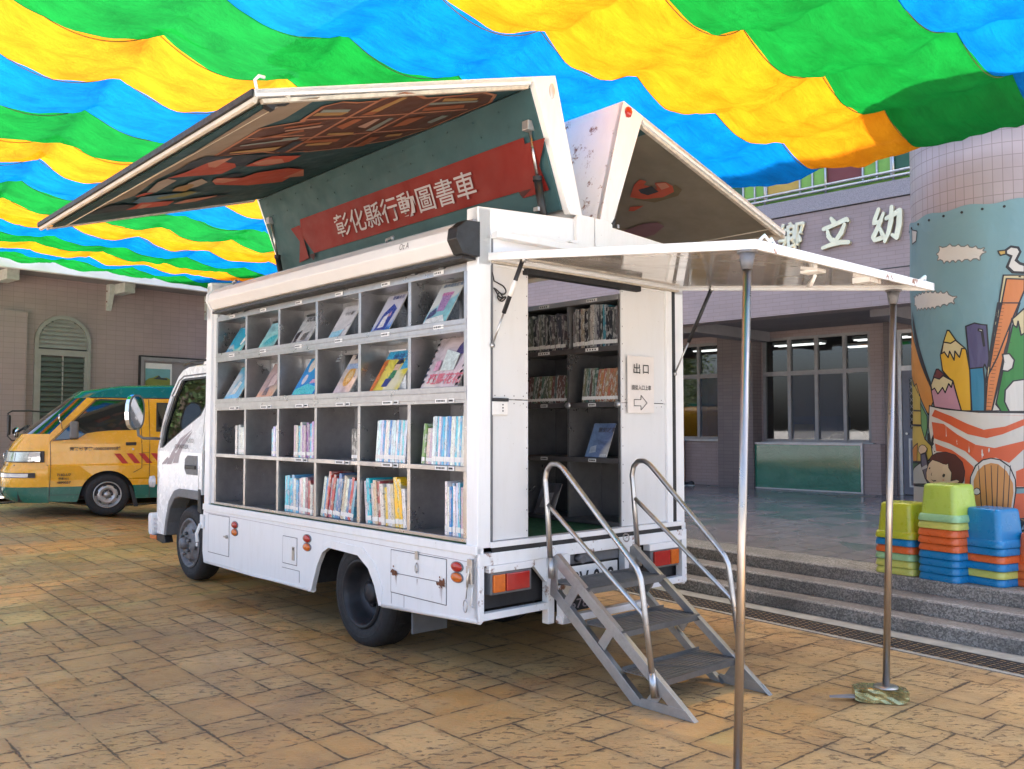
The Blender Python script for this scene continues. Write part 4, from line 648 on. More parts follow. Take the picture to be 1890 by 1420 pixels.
def far_trees():
    """garden trees past the end of the left building, mirrored in the cab glass"""
    rnd = random.Random(21)
    for (tx, ty, h, r_) in ((-15.5, 15.0, 5.2, 2.3), (-19.0, 17.5, 6.4, 2.8), (-17.0, 21.5, 6.8, 3.0), (-22.0, 14.0, 5.6, 2.6)):
        t = empty('tree', (tx, ty, .2)); setp(t, 'leafy garden tree beyond the end of the pink wall, mirrored in the cab window', 'tree', 'garden trees past the pink wall')
        k = MB().tube([(0, 0, 0), (.1, .05, h * .3), (0, .1, h * .6)], .16, 10, r2=.07)
        for a in range(5): k.tube([(0, .05, h * (.3 + .06 * a)), (math.cos(a * 1.3) * r_ * .3, math.sin(a * 1.3) * r_ * .3, h * (.5 + .06 * a)), (math.cos(a * 1.3) * r_ * .6, math.sin(a * 1.3) * r_ * .6, h * (.6 + .07 * a))], .06, 7, r2=.02)
        k.build('trunk', simple('bark', (.09, .07, .05), .9, 0, .3, 12), t)
        m = MB(); cl = [(rnd.gauss(0, r_ * .42), rnd.gauss(0, r_ * .42), h * .62 + rnd.gauss(0, h * .16)) for _ in range(34)]
        for i in range(3400):
            c = cl[rnd.randrange(34)]; p = Vector((c[0] + rnd.gauss(0, .38), c[1] + rnd.gauss(0, .38), c[2] + rnd.gauss(0, .3)))
            u = Vector((rnd.gauss(0, 1), rnd.gauss(0, 1), rnd.gauss(0, 1))).normalized(); w = u.orthogonal().normalized(); q = rnd.uniform(.06, .13)
            m.add([p - u * q, p + w * q * .5, p + u * q, p - w * q * .5], [(0, 1, 2, 3)])
        m.build('crown', simple('foliage', (.055, .10, .025), .6, 0, .5, 1.5), t, recalc=False)
far_trees()
# sun-lit paving strip and grating along the foot of that wall
PV = MB(); 
def lw_pt(x, y, z=0): return (LW.location.x + x * .6613 - y * .7501, LW.location.y + x * .7501 + y * .6613, z)
PV.add([lw_pt(-14, -1.7, .245), lw_pt(9, -1.7, .27), lw_pt(9, 0, .27), lw_pt(-14, 0, .27)], [(0, 1, 2, 3)])
PV.build('path', 'pale_paving', kind='structure')
def far_grate():
    b = MB(); 
    for i in range(170):
        x = -5 + i * .05; a = lw_pt(x, -2.0, .0); c = lw_pt(x, -1.72, .0)
        za = gz(a[0], a[1]) + .012
        b.bar((a[0], a[1], za), (c[0], c[1], za), .018, .01)
    b.build('drain_cover', 'grate', kind='structure')
far_grate()

# ------------------------------------------------------------------ kindergarten building on the right
RB = empty('kindergarten_building', (4.33847, 13.0, 0), R(134.9), label='mauve tiled kindergarten with a covered porch, big windows and coloured balcony behind the truck', cat='building')
WBy = -2.75
def right_building():
    # fascia, granite band, balcony
    for (x0, x1) in ((-12, 16),):
        o = box('fascia', 'tile_mauve', RB, x0, x1, -.35, 0, 3.16, 4.62); uvbox(o, wall_uv)
        box('shadow_gap', 'black', RB, x0, x1, -.3, .004, 4.62, 4.635)
        box('granite_band', 'granite_band', RB, x0, x1, -.35, .03, 4.635, 4.86)
        box('fascia_groove', 'letter_side', RB, x0, -.8, -.01, .004, 3.655, 3.67)
    box('balcony_back_wall', 'lime_panel', RB, -12, 16, -1.3, -1.2, 4.8, 7.5)
    box('balcony_floor', 'plaster', RB, -12, 16, -1.3, -.35, 4.7, 4.8)
    o = box('sun_block_storey', 'tile_mauve', RB, -12, 16, -1.6, -1.2, 7.5, 11.6); uvbox(o, wall_uv); box('roof', 'plaster', RB, -12, 16, -8, -.2, 11.6, 11.8)  # unseen wall and roof, added this high to keep sun off the steps
    rl = MB()
    for z in (4.95, 5.02, 5.42): rl.tube([(-12, -.1, z), (16, -.1, z)], .022 if z < 5.4 else .032, 10)
    x = -12
    while x < 16: rl.tube([(x, -.1, 4.86), (x, -.1, 5.42)], .018, 8); x += .98
    rl.build('railing', 'steel_tube', RB)
    seq = [('yellow_panel', .55), ('G', .40), ('maroon_panel', .555), ('G', .40), ('darkgreen_panel', .55), ('G', .40)]
    x = .716 + .95 * 6 + .06; i = 0
    x = .716 + (.55 + .40 + .555 + .40 + .55 + .40) * 3
    while x > -11:
        nm, w = seq[i % 6]; i += 1
        if nm == 'G':
            for q in range(2): box('balcony_panel', 'lime_panel', RB, x - w / 2 * (q + 1) + .02, x - w / 2 * q - .02, -.16, -.13, 5.05, 5.38)
            rp = MB()
            for q in range(3): rp.box(x - w / 2 * q - .012, x - w / 2 * q + .012, -.13, -.1, 4.98, 5.40)
            rp.build('balcony_bar', 'alu', RB)
        else: box('balcony_panel', nm, RB, x - w + .015, x - .015, -.16, -.13, 5.05, 5.38)
        x -= w
    box('balcony_mesh', 'lime_panel', RB, -12, 16, -.2, -.18, 4.86, 5.05)
    # raised lettering
    for ch, x, z, w, h in (('鄉', .46, 4.09, .44, .44), ('鹽', 1.15, 4.12, .42, .42), ('兒', -1.70, 4.0, .42, .48), ('園', -2.42, 4.0, .42, .46)):
        text(ch, 'letter', 'brass', RB, (x, .002, z), (-1, 0, 0), (0, 0, 1), w, h, bold=.022, depth=.035, lift=.045, side='letter_side')
    # brush written characters built stroke by stroke (unit square, reading left to right)
    LI = [[(.34, .97, .06), (.46, .80, .09)], [(.06, .66, .07), (.35, .72, .07), (.90, .86, .08), (.97, .80, .05)], [(.20, .62, .05), (.24, .40, .08), (.36, .24, .07)], [(.84, .70, .06), (.72, .45, .09), (.50, .20, .07), (.42, .28, .05)], [(.02, .04, .06), (.30, .10, .07), (.70, .14, .08), (.98, .10, .07)]]
    YOU = [[(.26, .98, .06), (.14, .72, .07), (.10, .60, .06), (.34, .62, .06)], [(.42, .84, .05), (.26, .50, .07), (.08, .20, .08), (.12, .10, .06), (.36, .14, .07)], [(.30, .42, .05), (.42, .16, .07), (.47, .06, .05)], [(.52, .68, .06), (.72, .74, .07), (.95, .84, .08), (.93, .45, .09), (.84, .10, .08), (.70, .18, .05)], [(.70, .98, .06), (.68, .60, .08), (.58, .25, .07), (.46, .02, .05)]]
    for strokes, x, z, w, h in ((LI, -.245, 4.05, .40, .44), (YOU, -.955, 4.02, .42, .48)):
        m = MB()
        for si, st in enumerate(strokes):
            for k in range(len(st) - 1):
                for q in range(2):
                    (a, b_, ra_), (c_, d_, rb_) = st[k], st[k + 1]
                    if q == 0:
                        L = math.hypot(c_ - a, d_ - b_); nx_, ny_ = -(d_ - b_) / L, (c_ - a) / L
                        P = [(a + nx_ * ra_, b_ + ny_ * ra_), (c_ + nx_ * rb_, d_ + ny_ * rb_), (c_ - nx_ * rb_, d_ - ny_ * rb_), (a - nx_ * ra_, b_ - ny_ * ra_)]
                    else: P = [(c_ + rb_ * math.cos(t), d_ + rb_ * math.sin(t)) for t in [i_ * math.pi / 7 for i_ in range(14)]]
                    m.prism(P, lambda u, v, ww: (x - u * w, ww, z + v * h), .004, .045 + .0006 * (si * 6 + k * 2 + q))
            a, b_, ra_ = st[0]; m.prism([(a + ra_ * math.cos(t), b_ + ra_ * math.sin(t)) for t in [i_ * math.pi / 7 for i_ in range(14)]], lambda u, v, ww: (x - u * w, ww, z + v * h), .004, .0447 + .0006 * si * 6)
        m.build('letter', 'brass', RB)
    # ceiling, back wall, piers
    box('porch_ceiling', 'plaster', RB, -12, 16, WBy - .2, -.35, 3.24, 3.34)
    for x in (-.9, 2.3, 5.5): box('ceiling_beam', 'plaster', RB, x - .15, x + .15, WBy, -.35, 3.06, 3.24)
    before = set(RB.children)
    o = MB(); W = .18
    zf = .2
    holes = [[(1.75, 1.25), (4.05, 1.25), (4.05, 3.12), (1.75, 3.12)], [(-1.07, 1.22), (.96, 1.22), (.96, 3.12), (-1.07, 3.12)], [(-2.55, .3), (-1.52, .3), (-1.52, 3.1), (-2.55, 3.1)]]
    o.prism([[(-12, zf), (16, zf), (16, 3.24), (-12, 3.24)]] + [h[::-1] for h in holes], FX, WBy - W, WBy)
    ob = o.build('porch_wall', 'tile_mauve', RB); uvbox(ob, wall_uv)
    for (x0, x1, d) in ((.98, 1.72, .32), (-1.5, -1.32, .05)):
        ob = box('pier', 'tile_brown', RB, x0, x1, WBy, WBy + d, .3, 3.24); uvbox(ob, wall_uv)
    ob = box('low_wall', 'tile_mauve', RB, -1.32, 1.36, WBy, WBy + .24, .3, 1.20); uvbox(ob, wall_uv)
    def win(x0, x1, z0, z1, mull, tz, screens):
        w = empty('window', parent=RB); y = WBy - .06
        f = MB().box(x0, x1, y - .04, y + .04, z0, z0 + .05).box(x0, x1, y - .04, y + .04, z1 - .05, z1).box(x0, x0 + .05, y - .04, y + .04, z0, z1).box(x1 - .05, x1, y - .04, y + .04, z0, z1)
        f.box(x0, x1, y - .035, y + .045, tz - .04, tz + .04)
        for m in mull: f.box(m - .03, m + .03, y - .03, y + .05, z0, z1)
        f.build('frame', 'alu_dull', w)
        MB().add([(x0, y, z0), (x1, y, z0), (x1, y, z1), (x0, y, z1)], [(0, 1, 2, 3)]).build('pane', 'window_glass', w)
        s = MB()
        for (a, b_) in screens: s.add([(a, y + .02, z0 + .06), (b_, y + .02, z0 + .06), (b_, y + .02, tz - .04), (a, y + .02, tz - .04)], [(0, 1, 2, 3)])
        if screens: s.build('fly_screen', 'fly_screen', w)
        box('sill', 'alu', w, x0 - .05, x1 + .05, WBy - .03, WBy + .05, z0 - .04, z0)
    win(-1.07, .96, 1.22, 3.12, (.43, -.09, -.61), 2.46, ((-.09, .43), (-.61, -.09)))
    win(1.75, 4.05, 1.25, 3.12, (2.36, 1.85, 2.9, 3.5), 2.48, ((1.88, 2.36), (2.9, 3.5)))
    # glazed aluminium door with transom
    d = empty('door', parent=RB); y = WBy - .05
    MB().prism([[(-2.55, .33), (-1.52, .33), (-1.52, 3.1), (-2.55, 3.1)], [(-2.49, .36), (-2.49, 3.04), (-1.58, 3.04), (-1.58, .36)]], FX, y - .04, y + .04).box(-2.5, -1.57, y - .04, y + .04, 2.42, 2.50).build('frame', 'alu', d)
    MB().prism([[(-2.48, .38), (-1.59, .38), (-1.59, 2.42), (-2.48, 2.42)], [(-2.36, 1.46), (-2.36, 2.3), (-1.70, 2.3), (-1.70, 1.46)]], FX, y - .02, y + .03).build('leaf', 'door_panel', d)
    MB().prism([[(-2.38, .5), (-1.68, .5), (-1.68, 1.3), (-2.38, 1.3)], [(-2.35, .53), (-2.35, 1.27), (-1.71, 1.27), (-1.71, .53)]], FX, y + .03, y + .04).build('panel_mould', 'alu', d)
    MB().add([(-2.36, y, 1.46), (-1.70, y, 1.46), (-1.70, y, 2.3), (-2.36, y, 2.3)], [(0, 1, 2, 3)]).add([(-2.49, y, 2.5), (-1.58, y, 2.5), (-1.58, y, 3.04), (-2.49, y, 3.04)], [(0, 1, 2, 3)]).build('pane', 'window_glass', d)
    gr = MB()
    for i in range(-9, 12):
        a = -2.36 + i * .075
        for sgn in (1, -1):
            p0 = Vector((a, 0, 1.46 if sgn > 0 else 2.3)); L = .84
            x0_, x1_ = a, a + L * .7
            t0 = max(0, (-2.36 - x0_) / (x1_ - x0_)); t1 = min(1, (-1.70 - x0_) / (x1_ - x0_))
            if t1 > t0: gr.bar((x0_ + (x1_ - x0_) * t0, y + .012, p0.z + sgn * L * t0), (x0_ + (x1_ - x0_) * t1, y + .012, p0.z + sgn * L * t1), .004, .004, (0, 1, 0))
    gr.build('grille', 'alu', d)
    MB().tube([(-1.66, y + .03, 1.38), (-1.66, y + .07, 1.38)], .02, 10).build('lock', 'steel_tube', d)
    # classroom behind the glass
    rm = MB().box(-6, 6, WBy - 6, WBy - W - .002, .3, .34).build('room_floor', 'plaster', RB)
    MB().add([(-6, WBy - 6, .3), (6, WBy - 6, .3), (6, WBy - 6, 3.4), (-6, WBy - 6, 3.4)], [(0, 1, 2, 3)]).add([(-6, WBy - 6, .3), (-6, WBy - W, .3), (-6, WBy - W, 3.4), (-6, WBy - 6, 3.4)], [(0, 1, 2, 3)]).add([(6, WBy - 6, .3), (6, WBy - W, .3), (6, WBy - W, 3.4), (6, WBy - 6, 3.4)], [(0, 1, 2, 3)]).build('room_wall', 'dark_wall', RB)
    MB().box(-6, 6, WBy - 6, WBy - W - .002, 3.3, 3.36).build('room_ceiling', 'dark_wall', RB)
    for (x, yy) in ((.5, -1.2), (-.9, -1.3), (-.2, -2.6), (-1.6, -2.8), (1.6, -2.7), (.6, -4.0), (-1.4, -4.1), (2.6, -1.3), (3.6, -2.6), (-2.6, -1.6)):
        lt = MB().box(x - .55, x + .55, WBy + yy - .14, WBy + yy + .14, 3.24, 3.3).build('ceiling_light', 'eave_white', RB)
        MB().box(x - .53, x + .53, WBy + yy - .1, WBy + yy - .06, 3.215, 3.24).box(x - .53, x + .53, WBy + yy + .06, WBy + yy + .1, 3.215, 3.24).build('tube', 'lamp_tube', lt)
    for o_ in set(RB.children) - before: o_.location.x += 1.36      # the glazed wall is set out from its own corner

right_building()
def rb_pt(x, y, z): a = R(134.9); x += 1.36; return (4.33847 + x * math.cos(a) - y * math.sin(a), 13.0 + x * math.sin(a) + y * math.cos(a), z)
def rb_thing(name, label, cat, x, y, z, rz=0, group=None):
    e = empty(name, rb_pt(x, y, z), R(134.9) + rz); return setp(e, label, cat, group)
def porch_things():
    t = rb_thing('display_board', 'long green board under plastic film, standing below the porch windows', 'board', 0, WBy + .26, .37)
    q = N('film_green'); v = q.coord('Object', (1, 1, 1)); n = q.noise(v, 4, 5, .7, 2.5)
    q.bsdf(q.mix(q.noise(v, 2), (.006, .15, .085), (.01, .19, .11)), .18, 0, q.bump(n, 1.0, .04), coat=.7)
    MB().add([(-.99, .0, .02), (1.32, .0, .02), (1.32, .0, .80), (-.99, .0, .80)], [(0, 1, 2, 3)]).build('panel', 'film_green', t)
    MB().prism([[(-1.03, 0), (1.35, 0), (1.35, .84), (-1.03, .84)], [(-.995, .025), (-.995, .805), (1.325, .805), (1.325, .025)]], FX, -.03, .015).build('frame', 'alu', t)
    def shoe(x, y, mat, lbl, rz):
        s = rb_thing('shoe', lbl, 'shoe', x, y, .362, rz, 'shoes left on the porch floor')
        sec = []
        b = MB(); prof = [(0, .030, .055), (.04, .036, .075), (.10, .034, .06), (.17, .040, .045), (.22, .042, .035), (.265, .022, .02)]
        V = []; 
        for (px_, hw, hh) in prof:
            for k in range(10):
                a = math.pi * k / 9; V.append((px_, hw * math.cos(a), .018 + hh * math.sin(a)))
        F = [(i * 10 + k, i * 10 + k + 1, (i + 1) * 10 + k + 1, (i + 1) * 10 + k) for i in range(5) for k in range(9)] + [tuple(range(10)), tuple(range(50, 60))]
        b.add(V, F, 0, True); b.build('upper', mat, s)
        MB().prism([(-.005, -.034), (.1, -.037), (.2, -.045), (.272, -.02), (.272, .02), (.2, .045), (.1, .037), (-.005, .034)], lambda x, y, z: (x, y, z), 0, .02).build('sole', 'shoe_white', s)
        MB().tube([(.06, -.022, .07), (.06, .022, .07)], .012, 8).build('opening', 'black', s)
    shoe(2.20, WBy + .42, 'shoe_black', 'black sneaker nearer the green board, first of the pair', R(10)); shoe(2.30, WBy + .55, 'shoe_black', 'black sneaker farther from the green board, second of the pair', R(-6))
    shoe(2.62, WBy + .42, 'shoe_white', 'white sandal beside the orange cabinet', R(20)); shoe(2.80, WBy + .5, 'shoe_white', 'white sandal half hidden behind the truck corner', R(5))
    c = rb_thing('cabinet', 'reddish wooden cabinet edge beside the truck under the porch window', 'cabinet', 2.66, WBy + .02, .36)
    MB().box(0, .5, 0, .3, 0, .87).build('body', 'wood', c, .005); MB().box(.02, .48, .3, .31, .04, .83).build('door', 'wood', c, .003)
    # things inside, seen through the glass
    dk = rb_thing('desk', 'pale blue desk with papers seen through the right classroom pane', 'desk', -.95, WBy - 1.2, .34)
    MB().box(-.6, .5, -.4, .4, .72, .76).build('top', simple('desk_blue', (.10, .32, .38)), dk)
    for x in (-.55, .45):
        for y in (-.35, .35): MB().box(x - .02, x + .02, y - .02, y + .02, 0, .72).build('leg', 'alu', dk)
    p = rb_thing('paper_stack', 'pile of pale papers on the blue desk', 'papers', -.75, WBy - 1.1, 1.10); MB().box(-.25, .2, -.15, .15, 0, .04).box(-.2, .22, -.12, .16, .04, .07).build('sheets', 'paper_white', p)
    mo = rb_thing('monitor', 'white screen standing on the desk at the right pane', 'monitor', -1.0, WBy - 1.25, 1.10); MB().box(-.2, .2, -.03, .03, .12, .45).build('screen', simple('scr', (.45, .45, .43)), mo, .01); MB().box(-.08, .08, -.08, .08, 0, .015).box(-.02, .02, -.02, .02, .01, .14).build('foot', 'alu', mo)
    bx = rb_thing('storage_box', 'blue cabinet low behind the left classroom pane', 'box', .65, WBy - 1.6, .34); MB().box(-.5, .4, -.3, .3, 0, 1.35).build('body', simple('box_blue', (.03, .07, .18)), bx); MB().box(-.05, .35, .31, .33, .6, 1.2).build('door', simple('box_yel', (.4, .28, .05)), bx)
    pg = rb_thing('toy_pile', 'heap of pale bags behind the middle screened pane', 'bags', -.35, WBy - .9, .9); 
    b = MB(); b.lathe([(0, -.05), (.2, 0), (.24, .12), (.16, .24), (0, .3)], (0, 0, .25), 'Z', 12).lathe([(0, -.05), (.14, 0), (.17, .1), (.1, .2), (0, .22)], (.28, .05, .25), 'Z', 12); b.build('bag', 'paper_white', pg); MB().box(-.4, .5, -.3, .3, -.5, .2).build('shelf', 'dark_wall', pg)
porch_things()

# ------------------------------------------------------------------ round column with printed banner
CCx, CCy, CR = 4.28572, 7.73164, 0.732
def column():
    c = empty('tiled_column', (CCx, CCy, .315), label='round pink tiled column at the right edge wrapped in a cartoon banner', cat='column')
    b = MB(); n = 72; V = []; F = []
    zs = [0, 1.5, 2.9, 4.4, 5.9]
    for z in zs:
        for k in range(n): a = 2 * math.pi * k / n; V.append((CR * math.cos(a), CR * math.sin(a), z))
    for i in range(len(zs) - 1):
        for k in range(n): F.append((i * n + k, i * n + (k + 1) % n, (i + 1) * n + (k + 1) % n, (i + 1) * n + k))
    b.add(V, F, 0, True); o = b.build('shaft', 'tile_column', c, recalc=False)
    me = o.data; l = me.uv_layers.new(name='UVMap')
    for p in me.polygons:
        ca = math.atan2(p.center.y, p.center.x)
        for li in p.loop_indices:
            v = me.vertices[me.loops[li].vertex_index].co; a = math.atan2(v.y, v.x)
            while a - ca > math.pi: a -= 2 * math.pi
            while a - ca < -math.pi: a += 2 * math.pi
            l.data[li].uv = (a * CR, v.z)
    # banner: a cloth sleeve with slight ripples; the print follows the same surface
    from mathutils import noise as mn
    def surf(deg, z, lift):
        a = R(deg); r = CR + .016 + .007 * mn.noise(Vector((a * 2.5, z * 1.3, 0))) + .004 * math.sin(z * 9 + a * 3) + lift
        return (r * math.cos(a), r * math.sin(a), z - .315)
    bn = MB(); A0, A1 = -260, -50; na, nz = 84, 60; top = 3.30; V = []; F = []
    for i in range(na + 1):
        a = A0 + (A1 - A0) * i / na
        for j in range(nz + 1):
            z = .37 + (top - .37) * j / nz
            if j == nz: z += .012 * math.sin(i * .55)
            V.append(surf(a, z, 0))
    for i in range(na):
        for j in range(nz): F.append((i * (nz + 1) + j, (i + 1) * (nz + 1) + j, (i + 1) * (nz + 1) + j + 1, i * (nz + 1) + j + 1))
    bn.add(V, F, 0, True); bo = bn.build('banner', banmat('sky'), c)
    ey = MB()
    for d in range(-250, -60, 12): ey.tube([surf(d, top - .045, .0), surf(d, top - .045, .006)], .011, 8)
    ey.build('eyelet', 'black', bo)
    by = {}
    def unw(lp): return [((a - 360 if a > 60 else a), z) for a, z in lp]
    def stroke(lp, w, closed=True):
        out = []; P = unw(lp); Q = list(zip(P, P[1:] + P[:1])) if closed else list(zip(P, P[1:]))
        s_ = math.degrees(1 / CR)
        for p, q in Q:
            dx, dz = (q[0] - p[0]) / s_, q[1] - p[1]; L = math.hypot(dx, dz)
            if L < 1e-4: continue
            nx_, nz_ = -dz / L * w, dx / L * w; ex_, ez_ = dx / L * w * .6, dz / L * w * .6
            out.append([(p[0] + (nx_ - ex_) * s_, p[1] + nz_ - ez_), (q[0] + (nx_ + ex_) * s_, q[1] + nz_ + ez_), (q[0] + (-nx_ + ex_) * s_, q[1] - nz_ + ez_), (p[0] + (-nx_ - ex_) * s_, p[1] - nz_ - ez_)])
        return out
    for cn, loop, k in BANNER:
        if cn == 'white' and k == 1 and len(loop) > 7:        # clouds get a scalloped edge and a soft blue outline
            P = unw(loop); N_ = []
            for p, q in zip(P, P[1:] + P[:1]):
                dx, dz = q[0] - p[0], q[1] - p[1]; L = math.hypot(dx / math.degrees(1 / CR), dz); m_ = max(1, int(L / .05))
                for i in range(m_):
                    for t_, o_ in ((0, 0), (.3, .016), (.7, .016)):
                        t2 = (i + t_) / m_; lx, lz = dx / math.degrees(1 / CR) / max(L, 1e-6), dz / max(L, 1e-6)
                        N_.append((p[0] + dx * t2 - lz * o_ * -1 * math.degrees(1 / CR), p[1] + dz * t2 - lx * o_))
            loop = N_
            for st_ in stroke(loop, .009): by.setdefault('grey', []).append((st_, 0))
        elif cn not in ('black', 'blush', 'greyl', 'hair', 'skin', 'doorwood', 'navy_') and not (cn == 'white' and k >= 9) and cn != 'red' and len(loop) > 3:
            for st_ in stroke(loop, .0055): by.setdefault('black', []).append((st_, k + .5))
        by.setdefault(cn, []).append((loop, k))
    for cn, ps in by.items():
        m = MB()
        for loop, k in ps:
            # unwrap the left edge so angles run on continuously (‑260 .. ‑50)
            L = [((a - 360 if a > 60 else a), z) for a, z in loop]
            tris = tessellate_polygon([[Vector((p[0], p[1] * 60, 0)) for p in L]])
            st = [tuple(L[i] for i in t) for t in tris]; out = []
            while st:
                t = st.pop(); e = [math.hypot(t[i][0] - t[(i + 1) % 3][0], 30 * (t[i][1] - t[(i + 1) % 3][1])) for i in range(3)]; mx = max(e)
                if mx > 5 and len(out) + len(st) < 6000:
                    i = e.index(mx); p, q, r_ = t[i], t[(i + 1) % 3], t[(i + 2) % 3]; mm = ((p[0] + q[0]) / 2, (p[1] + q[1]) / 2)
                    st += [(p, mm, r_), (mm, q, r_)]
                else: out.append(t)
            for t in out: m.add([surf(p[0], p[1], .002 + .0009 * k) for p in t], [(0, 1, 2)], 0, True)
        m.build('banner_print', banmat(cn), bo, recalc=False)
column()

# ------------------------------------------------------------------ stacked plastic stools
def stool_meshes():
    def ring(hw, z, rr, n=5):
        P = []
        for (sx, sy, a0) in ((1, 1, 0), (-1, 1, 90), (-1, -1, 180), (1, -1, 270)):
            for k in range(n + 1):
                a = R(a0 + 90 * k / n); P.append((sx * (hw - rr) + rr * math.cos(a), sy * (hw - rr) + rr * math.sin(a), z))
        return P
    def loft(rs):
        b = MB(); m = len(rs[0]); V = [p for r_ in rs for p in r_]
        F = [(i * m + k, i * m + (k + 1) % m, (i + 1) * m + (k + 1) % m, (i + 1) * m + k) for i in range(len(rs) - 1) for k in range(m)]
        b.add(V, F, 0, True); return b, m, len(rs)
    b, m, n = loft([ring(.166, .052, .045), ring(.148, .262, .045), ring(.144, .280, .045), ring(.130, .289, .04)])
    b.add(ring(.130, .289, .04), [tuple(range(m))]); 
    hole = MB()
    body = b.build('seat_body', 'stool_lime')
    b, m, n = loft([ring(.186, .0, .055), ring(.188, .012, .055), ring(.180, .046, .053), ring(.172, .056, .05), ring(.165, .056, .045)])
    rim = b.build('rim', 'stool_lime')
    return body, rim
SB_, SR_ = stool_meshes()
def stool(x, y, z, rz, mat, rimmat, label, grp='plastic stools stacked against the banner column'):
    e = empty('stool', (x, y, z), rz); e.scale = (.92, .92, .98); setp(e, label, 'stool', grp)
    for src, mt in ((SB_, mat), (SR_, rimmat)):
        o = bpy.data.objects.new(src.name.split('.')[0], src.data); col.objects.link(o); o.parent = e
        o.material_slots[0].link = 'OBJECT'; o.material_slots[0].material = MATS[mt]
    return e
ORD = ['bottom', 'second from bottom', 'third from bottom', 'fourth from bottom', 'fifth from bottom', 'sixth from bottom', 'seventh from bottom', 'eighth from bottom', 'top']
CN = dict(stool_lime='lime green', stool_mint='mint green', stool_yellow='pale yellow', stool_orange='orange', stool_blue='blue', stool_olive='olive yellow')
def stack(x, y, cols, where, rz):
    for i, c in enumerate(cols):
        last = i == len(cols) - 1
        cm = c if isinstance(c, tuple) else (c, c)
        stool(x + random.uniform(-.003, .003), y + random.uniform(-.003, .003), .317 + i * .0565, rz + random.uniform(-.02, .02), cm[0], cm[1],
              '%s stool, %s of the %s' % (CN[cm[0]], 'topmost' if last else ORD[i], where))
L_, M_, Y_, O_, B_, V_ = 'stool_lime', 'stool_mint', 'stool_yellow', 'stool_orange', 'stool_blue', 'stool_olive'
stack(3.20, 7.34, [Y_, Y_, M_, O_, B_, V_], 'leftmost stool stack', R(36))
stack(3.56, 7.40, [M_, Y_, M_, O_, B_, V_], 'back stack behind the lime topped one', R(36))
stack(3.40, 7.00, [B_, B_, B_, B_, O_, O_, O_, Y_, (L_, M_)], 'tall stack in front of the painted boy', R(30))
stack(3.655, 6.83, [B_, Y_, B_, O_, B_, B_], 'stack in front of the painted door', R(28))
stack(3.96, 6.66, [O_, O_, O_], 'low stack at the right edge of the photo', R(26))
bpy.data.objects.remove(SB_); bpy.data.objects.remove(SR_)

# ------------------------------------------------------------------ the library truck (local x forward, y to its left, z up)
TR = empty('library_truck', (TO.x, TO.y, 0), R(131.8), label='white mobile library truck with both side wings raised, parked under the shade net', cat='truck')
BW = 1.914; BL = 3.77
def wheel(parent, name, x, y, z, r, rw, side, dual=False, dark=True):
    """side=+1: outer face towards +y"""
    w = empty(name, (x, y, z), parent=parent); s = side
    t = MB(); wd_ = .2
    ty = MB().lathe([(rw, -.015 * s), (rw + .03, 0), (r - .05, .004 * s), (r - .02, -.012 * s), (r, -.05 * s), (r, -(wd_ - .05) * s), (r - .02, -(wd_ - .012) * s), (rw + .03, -wd_ * s), (rw, -(wd_ - .02) * s)], (0, 0, 0), 'Y', 56)
    for k in range(4):
        yy = -(.06 + .027 * k) * s
        ty.lathe([(r + .0015, yy - .004), (r + .0015, yy + .004)], (0, 0, 0), 'Y', 56)
    ty.lathe([(rw + .065, .0035 * s), (rw + .07, .0065 * s), (rw + .075, .0035 * s)], (0, 0, 0), 'Y', 56)
    ty.build('tyre', 'rubber', w)
    m = 'rim_dark' if dark else 'rim_grey'
    if dual:   # deep dished rear rim
        MB().lathe([(rw + .012, -.002 * s), (rw + .004, .010 * s), (rw - .012, .004 * s), (rw - .02, -.03 * s), (rw - .035, -.06 * s), (rw - .04, -.10 * s), (rw - .06, -.13 * s), (.13, -.15 * s), (.10, -.135 * s), (0, -.13 * s)], (0, 0, 0), 'Y', 48).build('rim', m, w)
        MB().lathe([(rw + .008, .006 * s), (rw + .001, .013 * s), (rw - .008, .008 * s)], (0, 0, 0), 'Y', 48).build('rim_edge', 'rim_dark', w)
        h = MB(); k0 = MB()
        for k in range(6):
            a = k * math.pi / 3 + .3; c = (math.cos(a) * .155, -.138 * s, math.sin(a) * .155)
            h.lathe([(.026, .001 * s), (0, .001 * s)], c, 'Y', 14)
            k0.tube([(math.cos(a + .5) * .10, -.135 * s, math.sin(a + .5) * .10), (math.cos(a + .5) * .10, -.105 * s, math.sin(a + .5) * .10)], .013, 6)
        h.build('vent_hole', 'black', w); k0.build('wheel_nut', 'rim_dark', w)
        MB().lathe([(.075, -.13 * s), (.07, -.07 * s), (.05, -.06 * s), (0, -.058 * s)], (0, 0, 0), 'Y', 24).build('hub', 'rim_dark', w)
    else:
        MB().lathe([(rw + .01, -.002 * s), (rw, .012 * s), (rw - .014, .004 * s), (rw - .02, -.02 * s), (rw - .03, -.03 * s), (.15, .015 * s), (.12, .03 * s), (0, .03 * s)], (0, 0, 0), 'Y', 48).build('rim', 'rim_grey', w)
        h = MB(); k0 = MB()
        for k in range(6):
            a = k * math.pi / 3 + .2; h.lathe([(.021, .012 * s), (.0, .012 * s)], (math.cos(a) * .158, 0, math.sin(a) * .158), 'Y', 14)
            a += .5; k0.tube([(math.cos(a) * .095, .03 * s, math.sin(a) * .095), (math.cos(a) * .095, .062 * s, math.sin(a) * .095)], .017, 6)
        h.build('vent_hole', 'black', w); k0.build('wheel_nut', 'rim_grey', w)
        MB().lathe([(.06, .03 * s), (.058, .06 * s), (.045, .085 * s), (0, .088 * s)], (0, 0, 0), 'Y', 24).build('hub', 'rim_grey', w)
    return w
